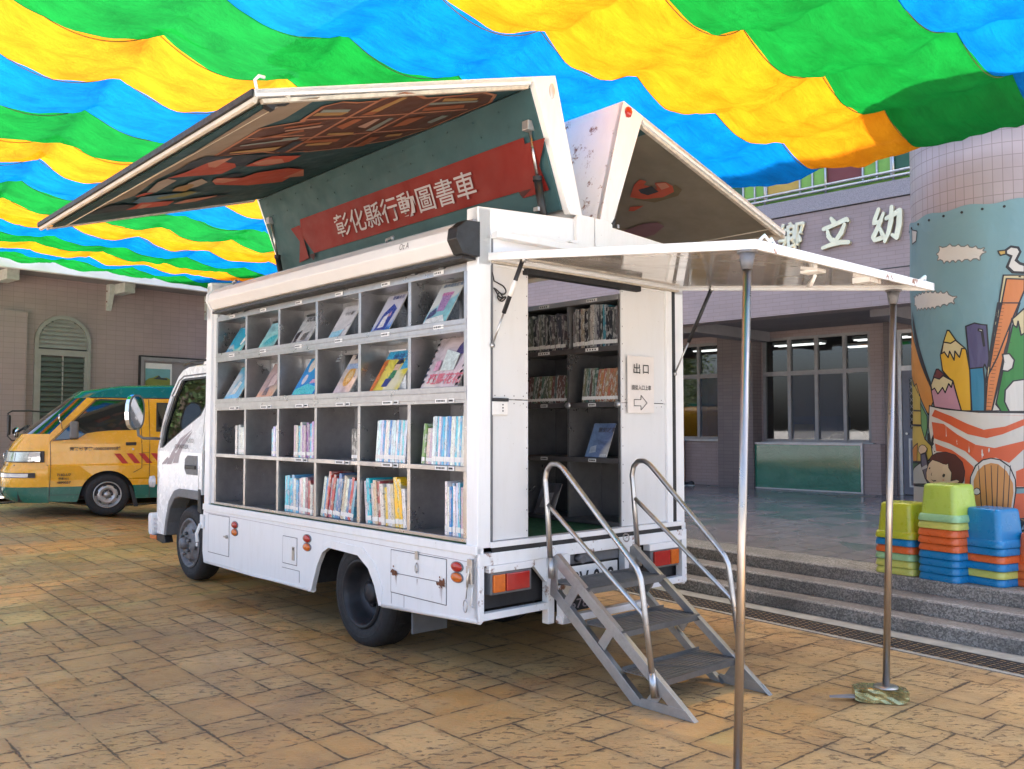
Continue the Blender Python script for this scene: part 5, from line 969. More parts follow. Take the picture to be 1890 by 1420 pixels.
def truck_under():
    box('chassis_rail', 'chassis', TR, .1, 5.1, -.60, -.53, .50, .66); box('chassis_rail', 'chassis', TR, .1, 5.1, -1.39, -1.32, .50, .66)
    b = MB()
    for x in (.3, 1.0, 1.9, 2.8, 3.7): b.box(x, x + .06, -1.32, -.6, .52, .62)
    b.box(.3, 3.6, -1.75, -.16, .66, .70); b.build('cross_member', 'chassis', TR)
    box('fuel_tank', 'chassis', TR, 2.2, 3.0, -.5, -.12, .34, .62, .03)
    box('gearbox', 'chassis', TR, 3.3, 5.0, -1.2, -.7, .35, .7, .04)
    MB().tube([(1.30, -.3, .36), (1.30, -1.6, .36)], .07, 14).lathe([(0, -.16), (.14, -.1), (.17, 0), (.14, .1), (0, .16)], (1.30, -.96, .36), 'Y', 20).build('rear_axle', 'chassis', TR)
    MB().tube([(4.40, -.3, .40), (4.40, -1.6, .40)], .05, 12).build('front_axle', 'chassis', TR)
    wheel(TR, 'rear_wheel', 1.31, -.055, .362, .362, .222, 1, dual=True)
    wheel(TR, 'rear_wheel', 1.31, -BW + .055, .362, .362, .222, -1, dual=True)
    for y in (-.30, -1.41): MB().lathe([(.22, 0), (.34, .0), (.362, .03), (.362, .17), (.34, .2), (.22, .2)], (1.31, y, .362), 'Y', 40).build('inner_tyre', 'rubber', TR)
    wheel(TR, 'front_wheel', 4.40, -.12, .402, .352, .222, 1, dark=False)
    wheel(TR, 'front_wheel', 4.40, -1.79, .402, .352, .222, -1, dark=False)
    MB().box(.82, .84, -.42, -.14, .16, .62).build('mud_flap', 'grey_plastic', TR, .003); MB().box(.82, .84, -1.78, -1.5, .16, .62).build('mud_flap', 'rubber', TR, .003)
    box('mud_flap', 'grey_plastic', TR, 4.03, 4.05, -.32, -.12, .56, .84, .003)
truck_under()

def skirt():
    # left lower panel with the wheel arch cut into it, a rolled lower edge
    arch = [(1.0, .335), (1.055, .46), (1.13, .56), (1.26, .632), (1.64, .645), (1.73, .60), (1.80, .50), (1.88, .312)]
    L = [(3.79, .30), (3.82, .40), (3.82, .70), (3.80, .79), (0, .815), (0, .385), (.6, .350)] + arch + [(2.8, .295)]
    MB().prism(L, FX, -.03, 0).build('side_skirt', 'white_paint', TR, .008)
    MB().tube([(3.78, -.02, .315), (1.885, -.02, .318)], .022, 10).build('skirt_edge', 'white_paint', TR); MB().tube([(.99, -.02, .345), (.0, -.02, .395)], .022, 10).build('skirt_edge', 'white_paint', TR)
    inner = MB()
    inner.prism([(1.0, .335)] + arch[1:-1] + [(1.88, .312), (1.92, .30), (1.84, .53), (1.75, .65), (1.6, .70), (1.2, .69), (1.05, .6), (.96, .45), (.97, .34)], FX, -.03, .006).build('wheel_arch', 'white_paint', TR, .004)
    MB().box(.9, 1.95, -.5, -.03, .70, .72).box(1.93, 1.95, -.5, -.03, .35, .72).build('arch_liner', 'chassis', TR)
    MB().prism([(3.79, .30), (3.79, .80), (0, .80), (0, .385), (.99, .33), (1.05, .55), (1.3, .65), (1.75, .60), (1.88, .31)], FX, -BW, -BW + .03).build('side_skirt', 'white_paint', TR, .006)
    # upper rail the shelves stand on
    MB().box(-.0, 3.80, -.012, .012, .765, .817).build('side_rail', 'white_paint', TR, .004)
    box('side_rail', 'white_paint', TR, 0, 3.80, -BW - .01, -BW + .02, .765, .817, .004)
    def seam(pts, w=.0035, mat='decal_dark', nm='seam'):
        b = MB()
        for a, c in zip(pts, pts[1:]): b.bar((a[0], .0012, a[1]), (c[0], .0012, c[1]), w, .0016, (0, 1, 0))
        return b.build(nm, mat, TR)
    def hatch(x0, x1, z0, z1):
        h = box('hatch_door', 'white_paint', TR, x0 + .004, x1 - .004, .0005, .004, z0 + .004, z1 - .004, .001)
        b = MB()
        for (a, c) in (((x0, z0), (x1, z0)), ((x1, z0), (x1, z1)), ((x1, z1), (x0, z1)), ((x0, z1), (x0, z0))): b.bar((a[0], .0012, a[1]), (c[0], .0012, c[1]), .0045, .0016, (0, 1, 0))
        b.build('gap', 'decal_dark', h); return h
    h = hatch(3.27, 3.69, .405, .735); MB().tube([(3.30, .004, .57), (3.30, .02, .57)], .014, 10).bar((3.28, .02, .57), (3.34, .02, .57), .012, .006, (0, 1, 0)).build('lock', 'steel_tube', h)
    h = hatch(2.10, 2.32, .465, .668); MB().prism([(2.13, .50), (2.165, .50), (2.165, .60), (2.13, .60)], FX, .004, .009).build('handle', 'steel_tube', h)
    box('lock_slot', 'black', h, 2.138, 2.152, .009, .011, .575, .595); seam([(2.06, .345), (2.06, .43), (2.33, .43)])
    h = hatch(.285, .865, .442, .712)
    MB().bar((.29, .005, .572), (.86, .005, .568), .004, .003, (0, 1, 0)).build('hinge_line', 'decal_dark', h)
    MB().box(.80, .84, .003, .012, .555, .585).box(.30, .34, .003, .012, .552, .584).build('hinge', 'rust_stain', h)
    st = MB(); rnd = random.Random(3)
    for cx in (.82, .33, .31, .335):
        for q in range(10):
            x = cx + rnd.gauss(0, .018); z = .57 + rnd.gauss(0, .012); w_ = rnd.uniform(.004, .01)
            st.add([(x - w_, .0105, z - w_), (x + w_, .0105, z - w_ * .6), (x + w_ * .8, .0105, z + w_), (x - w_ * .5, .0105, z + w_)], [(0, 1, 2, 3)])
    for cx, ln in ((.325, .12), (.34, .09), (.81, .05), (.80, .08), (.575, .04)):
        st.add([(cx - .003, .0055, .56), (cx + .003, .0055, .56), (cx + .001, .0055, .56 - ln)], [(0, 1, 2)])
    st.build('rust_streak', 'rust_stain', h)
    MB().tube([(.575, .01, .66), (.585, .014, .64), (.585, .014, .61), (.575, .012, .60), (.565, .014, .61), (.565, .014, .64), (.575, .01, .66)], .004, 6).box(.56, .59, .004, .014, .68, .73).build('latch', 'steel_tube', h)
    for pts in ([(.86, .44), (.86, .37)], [(.72, .44), (.72, .365)], [(0.02, .72), (3.78, .745)]): seam(pts, .0025, 'decal_grey')
    # marker lamp pairs
    for x in (3.158, 1.946, .182):
        for z, c, n_ in ((.681, 'lens_red', 'marker_lamp'), (.619, 'lens_amber', 'marker_lamp')):
            m = MB().lathe([(.0, .022), (.018, .021), (.026, .014), (.028, .006)], (0, 0, 0), 'Y', 24).build(n_, c, TR); m.location = (x, 0, z); m.scale = (1.85, 1, 1)
            q = MB().lathe([(.031, .0), (.031, .007), (.027, .008)], (0, 0, 0), 'Y', 24).build('bezel', 'grey_plastic', m)
    # tail corner latches, clip and ring
    b = MB().box(.03, .07, .001, .02, .60, .74).box(.035, .075, .001, .025, .66, .70).tube([(.05, .02, .69), (.055, .03, .62), (.06, .025, .58)], .007, 8)
    b.tube([(.085 + .018 * math.cos(t), .02, .47 + .035 * math.sin(t)) for t in [i * math.pi / 6 for i in range(13)]], .0035, 6).tube([(.07, .015, .60), (.085, .015, .51)], .004, 6).tube([(.03, .01, .58), (.035, .02, .48), (.02, .01, .47)], .006, 6)
    b.build('side_latch', 'steel_tube', TR, .002)
    MB().box(3.77, 3.83, .0, .022, .60, .72).tube([(3.80, .03, .64), (3.83, .05, .55), (3.835, .04, .48)], .014, 8).tube([(3.84, .04, .47), (3.845, .04, .44)], .009, 8).build('side_latch', 'white_paint', TR, .003)
skirt()

def body_frame():
    # corner posts, end frames, floor, roof end beams
    b = MB().box(-.0, .105, -.10, 0, .80, 2.775); b.build('rear_post', 'white_paint', TR, .006)
    MB().box(-.004, .06, -.112, -.10, .80, 2.60).build('door_seal', 'grey_plastic', TR)
    box('rear_post', 'white_paint', TR, 0, .105, -BW, -BW + .10, .80, 2.775, .006)
    box('front_post', 'white_paint', TR, 3.70, 3.80, -.09, .0, .78, 2.75, .006); box('front_post', 'white_paint', TR, 3.64, 3.70, -.09, -.03, .80, 2.70, .004); box('front_post', 'white_paint', TR, 3.70, 3.80, -BW, -BW + .09, .78, 2.75, .006)
    box('front_wall', 'white_panel', TR, 3.76, 3.79, -BW + .05, -.05, .75, 2.5, .003)
    # tapered end beams rising to the centre
    for x0, x1 in ((0, .09), (3.71, 3.79)):
        MB().prism([(0, 2.44), (0, 2.775), (-.80, 2.825), (-1.12, 2.825), (-BW, 2.775), (-BW, 2.44)], FY, x0, x1).build('roof_beam', 'white_paint', TR, .006)
    MB().box(0, 3.79, -1.0, -.915, 2.76, 2.82).build('ridge_beam', 'white_paint', TR, .004)
    MB().box(-.055, 0, -1.20, -.10, 2.598, 2.615).prism([(-.10, 2.615), (-.10, 2.635), (-1.2, 2.66), (-1.2, 2.64)], FY, -.055, -.045).build('rain_ledge', 'white_paint', TR, .002)
    box('ledge', 'white_paint', TR, -.06, .0, -1.72, -.105, 2.60, 2.635, .003)
    box('rubber_pad', 'rubber', TR, -.03, .035, -1.42, -.36, 2.415, 2.452, .006)
    box('door_head', 'cream_lip', TR, -.012, .0, -1.80, -.1, 2.452, 2.49, .002)
    # floor
    box('floor', 'green_floor', TR, .02, 3.76, -BW + .05, -.02, .80, .825)
    # rear sill and frames
    box('sill', 'white_paint', TR, -.02, .05, -1.86, -.09, .80, .832, .003)
    box('sill_gap', 'black', TR, -.012, .0, -1.86, -.10, .77, .80)
    box('rear_rail', 'rusty_white', TR, -.015, .04, -BW, 0, .70, .772, .004)
    box('rear_frame', 'rusty_white', TR, -.012, .04, -.58, 0, .39, .432, .004); box('rear_frame', 'rusty_white', TR, -.012, .04, -BW, -1.45, .40, .445, .004)
    for (y0, y1, z0) in ((-.04, 0, .39), (-.60, -.545, .30), (-1.335, -1.25, .46), (-BW, -1.86, .41)): box('rear_frame', 'rusty_white', TR, -.014, .04, y0, y1, z0, .70, .004)
    box('ladder_rail', 'rusty_white', TR, -.08, -.02, -1.42, -.60, .30, .345, .008); box('ladder_post', 'rusty_white', TR, -.08, -.02, -.672, -.61, .30, .72, .005)
    MB().prism([(-.40, .70), (-.545, .70), (-.545, .55)], FY, .0, .03).build('gusset', 'rusty_white', TR)
    box('bumper_back', 'black', TR, .06, .10, -1.9, -.05, .44, .70)
    box('skirt_return', 'white_paint', TR, .0, .02, -.045, 0.0, .385, .80)
    # tail lamps
    for (ya, yb) in ((-.39, -.095), (-1.80, -1.52)):
        t = box('tail_light', 'grey_plastic', TR, -.02, .05, ya - .012, yb + .012, .53, .66, .006)
        seg = [('lens_amber', 0, .3), ('lens_red', .33, .95)] if ya > -1 else [('lens_red', .05, .66), ('lens_amber', .69, 1.0)]
        for m, f0, f1 in seg: box('lens', m, t, -.036, -.018, yb - (yb - ya) * f1, yb - (yb - ya) * f0, .545, .646, .005)
        box('lamp_hood', 'rusty_white', t, -.03, .03, ya - .02, yb + .03, .66, .70, .003) if ya > -1 else box('lamp_hood', 'rusty_white', t, -.03, .03, ya - .02, yb + .03, .655, .70, .003)
    # plate between the ladder posts
    pl = box('number_plate', 'paper_white', TR, -.03, -.022, -1.16, -.70, .455, .63, .003)
    text('9V-018', 'plate_text', 'ink', pl, (-.0315, -.74, .475), (0, -1, 0), (0, 0, 1), .38, .12, bold=.02)
    box('number_plate_mount', 'grey_plastic', TR, .03, .06, -1.24, -.68, .63, .70, .004)
    MB().tube([(.04, -.84, .668), (-.03, -.84, .662)], .028, 16, r2=.024).build('plate_lamp', 'rim_grey', TR)
    box('lower_plate', 'black', TR, .02, .03, -.98, -.70, .34, .43, .003); text('1678', 'plate_text', 'decal_grey', TR, (.018, -.73, .355), (0, -1, 0), (0, 0, 1), .2, .06, bold=.01)
    # inner end panels of the shelf units, riveted
    for (ya, yb) in ((-.405, -.10), (-1.715, -1.255)):
        for (z0, z1) in ((.835, 1.655), (1.66, 2.445)):
            p = box('end_panel', 'white_panel', TR, .012, .03, ya, yb, z0, z1, .002)
            r = MB()
            n = 7
            for i in range(n):
                z = z0 + .04 + (z1 - z0 - .08) * i / (n - 1); yy = ya + .012 if ya > -1 else yb - .012
                r.lathe([(.0, 0), (.0045, .0)], (.0115, yy, z), 'X', 6)
            for i in range(4): r.lathe([(.0, 0), (.0045, 0)], (.0115, ya + .04 + (yb - ya - .08) * i / 3, z1 - .02 if z0 < 1 else z0 + .02), 'X', 6)
            r.build('rivet', 'decal_dark', p)
    box('door_frame', 'white_paint', TR, -.008, .03, -1.775, -1.715, .83, 2.46, .003); box('door_seal', 'black', TR, -.01, .02, -1.808, -1.777, .80, 2.46)
    # power socket and a hank of cable
    s = box('socket_box', 'paper_white', TR, -.008, .012, -.225, -.105, 1.565, 1.645, .004); r = MB()
    for i in range(3): r.tube([(-.0095, -.185, 1.59 + i * .018), (-.008, -.185, 1.59 + i * .018)], .005, 8)
    r.build('socket_hole', 'black', s); box('socket_cap', 'black', TR, -.01, .012, -.23, -.105, 1.645, 1.665, .002)
    pts = []
    for i in range(60):
        t = i / 59 * 5 * math.pi; pts.append((-.004 + .003 * math.sin(t * 3), -.165 - .03 * math.sin(t) - .02 * math.cos(t * .5), 2.31 - .012 * i / 10 + .02 * math.cos(t * 1.3)))
    MB().tube([(-.003, -.105, 2.40), (-.004, -.12, 2.35)] + pts, .0045, 6).build('cable', 'black', TR)
    # hinge cover plates in the middle of the end beam
    for x in (-.03,): 
        MB().prism([(-.79, 2.66), (-.79, 2.83), (-.81, 2.85), (-.955, 2.85), (-.955, 2.66)], FY, x, 0).build('hinge_plate', 'white_paint', TR, .006)
        MB().prism([(-.965, 2.66), (-.965, 2.85), (-1.11, 2.85), (-1.13, 2.83), (-1.13, 2.66)], FY, x, 0).build('hinge_plate', 'white_paint', TR, .006)
    MB().prism([(-.70, 2.655), (-.96, 2.645), (-.96, 2.655), (-.74, 2.672)], FY, -.05, .0).build('hinge_tray', 'white_paint', TR)
body_frame()

# wings --------------------------------------------------------------
YC = -BW / 2
ROOFV = Vector((0, .27, .72)).normalized(); SIDEV = Vector((0, 1, -.3)).normalized()
def wing(mir):
    m = (lambda y: y) if not mir else (lambda y: 2 * YC - y)
    G = lambda y, z, x: (x, m(y), z)
    w = empty('wing', parent=TR)
    # roof half: outer skin, inner lining
    MB().prism([(-.873, 2.85), (-.631, 3.71), (-.60, 3.70), (-.84, 2.85)], G, .0, 3.77).build('roof_skin', 'rusty_white' if mir else 'white_paint', w, .002)
    MB().prism([(-.715, 2.875), (-.445, 3.595), (-.46, 3.60), (-.73, 2.88)], G, .04, 3.73).build('roof_lining', 'teal_lining', w)
    # side half
    MB().prism([(-.631, 3.71), (1.386, 3.109), (1.382, 3.085), (-.62, 3.68)], G, 0, 3.77).build('side_skin', 'white_paint', w, .002)
    MB().prism([(-.46, 3.607), (1.30, 3.079), (1.30, 3.09), (-.46, 3.62)], G, .04, 3.73).build('side_lining', 'beige_lining' if mir else 'teal_lining', w)
    # outer lip, with a rubber edge
    MB().prism([(1.386, 3.109), (1.39, 3.05), (1.37, 3.045), (1.36, 3.085), (1.22, 3.125), (1.2, 3.10), (1.19, 3.135), (1.36, 3.10)], G, .01, 3.76).build('edge_lip', 'cream_lip', w, .003)
    MB().prism([(1.389, 3.112), (1.401, 3.108), (1.402, 3.075), (1.391, 3.07)], G, .0, 3.77).build('rubber_edge', 'black', w)
    # end frames
    for (x0, x1) in ((0, .045), (3.725, 3.77)):
        MB().prism([(-.873, 2.85), (-.631, 3.71), (-.43, 3.652), (-.735, 2.885), (-.76, 2.85)], G, x0 - .002, x1 + .002).build('end_frame', 'white_paint', w, .006)
        MB().prism([(-.44, 3.655), (1.386, 3.110), (1.38, 3.075), (-.42, 3.60)], G, x0, x1).build('end_rail', 'white_paint', w, .003)
        MB().prism([(-.42, 3.60), (1.34, 3.078), (1.33, 3.06), (-.41, 3.575)], G, x0 + .015, x1 + .0).build('inner_lip', 'cream_lip', w)
    # corner catch, marker at the top
    if not mir:
        MB().prism([(1.18, 3.14), (1.30, 3.10), (1.30, 3.06), (1.26, 3.05), (1.25, 3.08), (1.18, 3.10)], G, .045, .09).build('corner_catch', 'black', w)
        MB().tube([(.0, m(1.375), 3.11), (-.01, m(1.39), 3.15), (-.01, m(1.37), 3.175), (-.01, m(1.34), 3.175)], .008, 8).build('hook', 'white_paint', w)
        q = MB(); q.lathe([(0, .012), (.018, .012), (.026, .004), (.026, 0)], (0, 0, 0), 'X', 20); o = q.build('marker_lamp', 'lens_clear', w); o.location = (-.004, -.595, 3.60); o.scale = (-1, .8, 1.9)
        q = MB(); q.box(-.018, -.016, -.012, .012, -.026, -.018).box(-.018, -.016, -.012, .012, -.004, .004).box(-.018, -.016, -.012, .012, .018, .026); q.build('lamp_slot', 'black', o)
    else:
        q = MB(); q.lathe([(0, .03), (.02, .03), (.028, .02), (.028, 0)], (0, 0, 0), 'X', 6); o = q.build('marker_lamp', 'lens_red', w); o.location = (-.004, m(-.60) , 3.635); o.scale = (-1, .9, 1.4)
        # rusty seam and bolt on the outer roof face (now facing the truck's left)
        q = MB()
        a = Vector((0, -1.04, 2.85)); d = Vector((0, -.27, .86)).normalized(); nn = Vector((0, .86, .27)).normalized()
        P = lambda x, s_: Vector((x, a.y, a.z)) + d * s_ + nn * .004
        for pts in ([(3.7, .80), (.62, .80), (.40, .76), (.38, .55), (.36, .42), (.42, .22), (.5, .1)], [(.60, .1), (.42, .13), (.22, .12)], [(.36, .05), (.34, .2)]):
            q.tube([P(*p) for p in pts], .0035, 5)
        q.lathe([(0, .012), (.02, .01), (.024, 0)], (0, 0, 0), 'X', 12) if False else None
        q.build('seam', 'decal_grey', w)
        q = MB(); q.tube([P(.42, .72), P(.42, .72) + nn * .014], .024, 12).build('bolt', 'rust_stain', w)
    # gas lift rams
    for x in (.12, 3.62):
        r = empty('lift_ram', parent=w)
        p0 = Vector((x, m(-.66), 2.74)); p1 = Vector((x, m(-.52), 3.38)); mid = p0.lerp(p1, .52)
        MB().tube([p0, mid], .026, 14).lathe([(.03, 0), (.03, .03)], mid - Vector((0, 0, .02)), 'Z', 14).build('cylinder', 'black', r)
        MB().tube([mid, p1], .010, 10).build('rod', 'steel_tube', r)
        MB().box(x - .03, x + .03, m(-.54), m(-.48), 3.36, 3.42).build('bracket', 'alu', r, .004)
        MB().box(x - .02, x + .02, m(-.59), m(-.57), 2.86, 2.885).build('sticker', 'alu', r)
    if mir: return w
    return w
WL = wing(False); WR = wing(True)
def prints():
    A0 = Vector((0, -.44, 3.60)); B0 = Vector((0, -.70, 2.88)); U = Vector((1, 0, 0))
    nA = Vector((0, -.3, -1)).normalized(); nB = Vector((0, .72, -.27)).normalized()
    fA = lambda u, v, w: A0 + U * u + SIDEV * v + nA * w; fB = lambda u, v, w: B0 + U * u + ROOFV * v + nB * w
    by = {}
    for i, (c, L) in enumerate(ART): by.setdefault(c, []).append((i, L))
    for c, ps in by.items():
        b = MB()
        for i, L in ps:
            w = .0035 + .00022 * i
            if c == 'S':
                for p, q in zip(L, L[1:]):
                    if p == q: continue
                    d = Vector((q[0] - p[0], q[1] - p[1])); 
                    if d.length < 1e-4: continue
                    n = Vector((-d.y, d.x)).normalized() * .013; e = d.normalized() * .006
                    b.sheet([(p[0] + n.x - e.x, p[1] + n.y - e.y), (q[0] + n.x + e.x, q[1] + n.y + e.y), (q[0] - n.x + e.x, q[1] - n.y + e.y), (p[0] - n.x - e.x, p[1] - n.y - e.y)], fA, .03 - .0 + .0002 * (hash((p[0], p[1])) % 5) if False else w)
            else: b.sheet(L, fA, w)
        b.build('lining_print', artmat(c), WL, recalc=False)
    for c in ('red2', 'maroon'):
        b = MB()
        for i, (cc, L) in enumerate(RIBBON):
            if cc == c: b.sheet(L, fB, .008 + .0015 * i)
        b.build('ribbon', artmat(c), WL, recalc=False)
    text('彰化縣行動圖書車', 'lettering', artmat('letter').name, WL, fB(2.56, .218, .02), (-1, 0, 0), ROOFV, 1.83, .19, bold=.006)
    R0 = Vector((0, 2 * YC + .44, 3.60)); SV = Vector((0, -1, -.3)).normalized(); nR = Vector((0, .3, -1)).normalized()
    fR = lambda u, v, w: R0 + U * u + SV * v + nR * w
    by = {}
    for i, (c, L) in enumerate(RART): by.setdefault(c, []).append((i, L))
    for c, ps in by.items():
        b = MB()
        for i, L in ps: b.sheet(L, fR, .004 + .0006 * i)
        b.build('lining_print', artmat(c), WR, recalc=False)
    b = MB(); b.sheet([(.04, 0), (3.7, 0), (3.7, .22), (.04, .12)], fR, .003); b.build('lining_print', 'teal_lining', WR, recalc=False)
    # rivets on the banner lining
    b = MB(); rnd = random.Random(5)
    for i in range(13):
        for v in (.58, .69):
            p = fB(.3 + i * .27 + (.05 if v > .6 else 0), v, 0); b.tube([p, p + nB * .004], .007, 6)
    b.build('rivet', 'teal_lining', WL)
prints()

# rolled awning under the left wing -----------------------------------
def awning():
    a = empty('awning_roller', parent=TR)
    pr = [(.02, 2.67), (.10, 2.665), (.155, 2.62), (.165, 2.56), (.12, 2.49), (.02, 2.485)]
    MB().prism(pr, FY, .07, 3.40).build('cassette', 'roller_white', a, .006)
    MB().prism([(.0, 2.68), (.10, 2.675), (.165, 2.625), (.175, 2.56), (.125, 2.48), (.0, 2.475)], FY, -.02, .07).build('end_cap', 'black', a, .004)
    MB().prism([(.0, 2.68), (.10, 2.675), (.165, 2.625), (.175, 2.56), (.125, 2.48), (.0, 2.475)], FY, 3.40, 3.425).build('end_cap', 'white_paint', a, .004)
    MB().box(.02, 3.42, -.0, .02, 2.66, 2.70).build('mount_rail', 'alu', a); MB().box(.02, 3.45, -.02, .10, 2.462, 2.482).build('awning_arm', 'black', a)
    text('Oz A', 'maker_mark', 'decal_dark', a, (.56, .1625, 2.575), (-1, 0, 0), (0, -.01, .06), .10, .04, bold=.0, lift=.002)
    for x in (.9, 3.2): MB().tube([(x, .02, 2.68), (x, .03, 2.715), (x - .12, .06, 2.71), (x - .13, .07, 2.69)], .009, 8).box(x - .02, x + .02, .0, .05, 2.67, 2.685).build('clamp', 'alu', a)
awning()

# rear canopy flap ------------------------------------------------------
def canopy():
    c = empty('rear_canopy', parent=TR)
    def S(x, y, w): z = 2.49 + x * .113; return (x, y, z + w)
    MB().prism([(-.02, -.09), (-1.785, -.085), (-1.785, -1.845), (-.02, -1.84)], S, -.006, .0).build('panel', 'canopy_white', c)
    for L in ([(-.02, -.075), (-1.80, -.07), (-1.80, -.09), (-.02, -.095)], [(-1.80, -.07), (-1.80, -1.86), (-1.775, -1.86), (-1.775, -.07)], [(-.02, -1.855), (-1.80, -1.86), (-1.80, -1.84), (-.02, -1.835)], [(0, -.075), (0, -1.855), (-.025, -1.855), (-.025, -.075)]):
        MB().prism(L, S, -.022, .022).build('frame_rail', 'rusty_white' if L[0][0] == -1.80 else 'white_paint', c, .003)
    box('rim', 'cream_lip', c, -.04, -.0, -1.82, -.11, 2.452, 2.462)
    # struts
    for y, ym in ((-.21, -.10), (-1.87, -1.86)):
        s = empty('gas_strut', parent=c)
    for (a, b_) in (((-.22, -.15, 2.45), (-.01, -.10, 1.97)), ((-.30, -1.84, 2.445), (-.01, -1.80, 1.87))):
        s = empty('gas_strut', parent=c); a = Vector(a); b_ = Vector(b_); m_ = a.lerp(b_, .62)
        MB().tube([a, m_], .013, 10).build('cylinder', 'black', s); MB().tube([m_, b_], .006, 8).build('rod', 'steel_tube', s)
        MB().lathe([(0, .012), (.018, .01), (.018, -.01), (0, -.012)], a, 'Y', 14).lathe([(0, .012), (.013, .01), (.013, -.01), (0, -.012)], b_, 'Y', 14).box(a.x - .02, a.x + .03, a.y - .02, a.y - .012, a.z - .01, a.z + .03).build('ball_joint', 'steel_tube', s)
        if a.y > -1: MB().tube([a.lerp(b_, .24), a.lerp(b_, .42)], .0137, 10).build('sticker', 'paper_white', s)
    # folding catch under the panel, screw heads at the corner
    MB().tube([S(-1.55, -1.0, -.03), S(-1.50, -1.05, -.07), S(-1.44, -1.12, -.07), S(-1.42, -1.2, -.03)], .01, 8).box(-1.60, -1.5, -1.02, -.94, 2.295, 2.31).build('catch', 'white_paint', c)
    MB().box(-1.70, -1.60, -1.42, -1.30, 2.27, 2.30).build('catch_plate', 'rusty_white', c)
    MB().tube([S(-1.78, -.12, .02), S(-1.79, -.15, .05), S(-1.80, -.18, .02)], .008, 6).tube([S(-1.77, -.2, .02), S(-1.78, -.22, .045), S(-1.78, -.25, .02)], .008, 6).tube([S(-1.76, -1.75, .02), S(-1.78, -1.78, .05), S(-1.76, -1.82, .02)], .01, 6).build('tie_ring', 'white_paint', c)
canopy()

# shelves ----------------------------------------------------------------
XB = [3.57, 3.0, 2.425, 1.845, 1.262, .677, .112]
ZR = [(2.125, 2.41), (1.73, 2.055), (1.265, 1.635), (.85, 1.235)]
def shelf_left():
    u = empty('left_bookcase', parent=TR); D = -.32
    b = MB()
    for x in XB:
        b.box(x - .012, x + .012, D, -.012, .83, 2.45)
    b.build('divider', 'shelf_steel', u, .002)
    b = MB()
    for x in XB: b.box(x - .016, x + .016, -.012, .002, .85, 2.41)
    b.build('upright', 'shelf_steel', u, .002)
    s = MB()
    s.box(XB[-1] - .01, XB[0] + .01, D, .004, 2.41, 2.45).box(XB[-1] - .01, XB[0] + .01, D, .004, 2.055, 2.075).box(XB[-1] - .01, XB[0] + .01, D, .004, 1.635, 1.66)
    s.box(XB[-1] - .01, XB[0] + .01, D, .004, 1.235, 1.265).box(XB[-1] - .01, XB[0] + .01, D, .004, .828, .85)
    s.build('shelf_board', 'shelf_steel', u, .002)
    l = MB().box(XB[-1] - .01, XB[0] + .01, -.004, .006, 2.068, 2.132).box(XB[-1] - .01, XB[0] + .01, -.004, .006, 1.655, 1.735)
    for z in (2.10, 1.70): l.box(XB[-1] - .01, XB[0] + .01, .004, .009, z - .003, z + .003)
    l.build('front_lip', 'shelf_steel', u, .002)
    # back panels: sheet metal below, dim sliding glass above
    MB().box(XB[-1], XB[0], D - .01, D, .83, 1.64).build('back_panel', 'shelf_back', u)
    MB().box(XB[-1], XB[0], D - .01, D, 1.64, 2.45).build('back_panel', 'shelf_dark', u)
    MB().box(XB[-1], XB[0], D, D + .02, .85, .862).build('skid', 'shelf_back', u)
    g = MB(); gf = MB()
    for (z0, z1) in ZR[:2]:
        for a, c in zip(XB, XB[1:]):
            g.add([(a - .012, -.22, z0), (c + .012, -.22, z0), (c + .012, -.22, z1), (a - .012, -.22, z1)], [(0, 1, 2, 3)])
            m_ = (a + c) / 2 + .03; gf.box(m_ - .014, m_ + .014, -.225, -.212, z0, z1).box(a - .04, a - .012, -.225, -.212, z0, z1).box(a - .012, c + .012, -.226, -.21, z1 - .03, z1)
    g.build('sliding_pane', 'shelf_glass', u); gf.build('pane_frame', 'shelf_steel', u)
    # wooden strips and hangers between roof beam and shelves
    box('top_channel', 'shelf_steel', u, .09, 3.6, -.30, -.02, 2.455, 2.475); box('side_panel', 'white_panel', u, 3.585, 3.65, -.3, -.005, .83, 2.5)
    b = MB()
    for x in (3.3, 3.05, .62, .33): b.box(x, x + .05, -.02, .0, 2.45, 2.52)
    b.build('hanger', 'grey_plastic', u); 
    # shelf labels
    lb = MB(); ti = MB()
    def lab(x, z, w, wide=False):
        lb.box(x - w / 2, x + w / 2, .0065, .0085, z - .012, z + .012)
        for q in range(6 if wide else 4):
            cx = x + w * .36 - q * w * (.12 if wide else .17); ti.box(cx - .006, cx + .004, .0087, .0092, z - .006, z + .006)
    for i in range(6):
        cx = (XB[i] + XB[i + 1]) / 2 - .03
        lab(cx, 2.43, .10); lab(cx, 2.10, .10); lab(cx - .03, 1.652, .12, True); lab(cx - .13, 1.652, .055)
        if i > 1: lab(cx - .03, 1.25, .12, True); lab(cx - .13, 1.25, .055)
    lb.build('shelf_label', 'paper_white', u); ti.build('label_text', 'ink', u)
    return u
shelf_left()
XR = [.028, .505, .98, 1.45, 1.92, 2.39, 2.86, 3.33, 3.72]
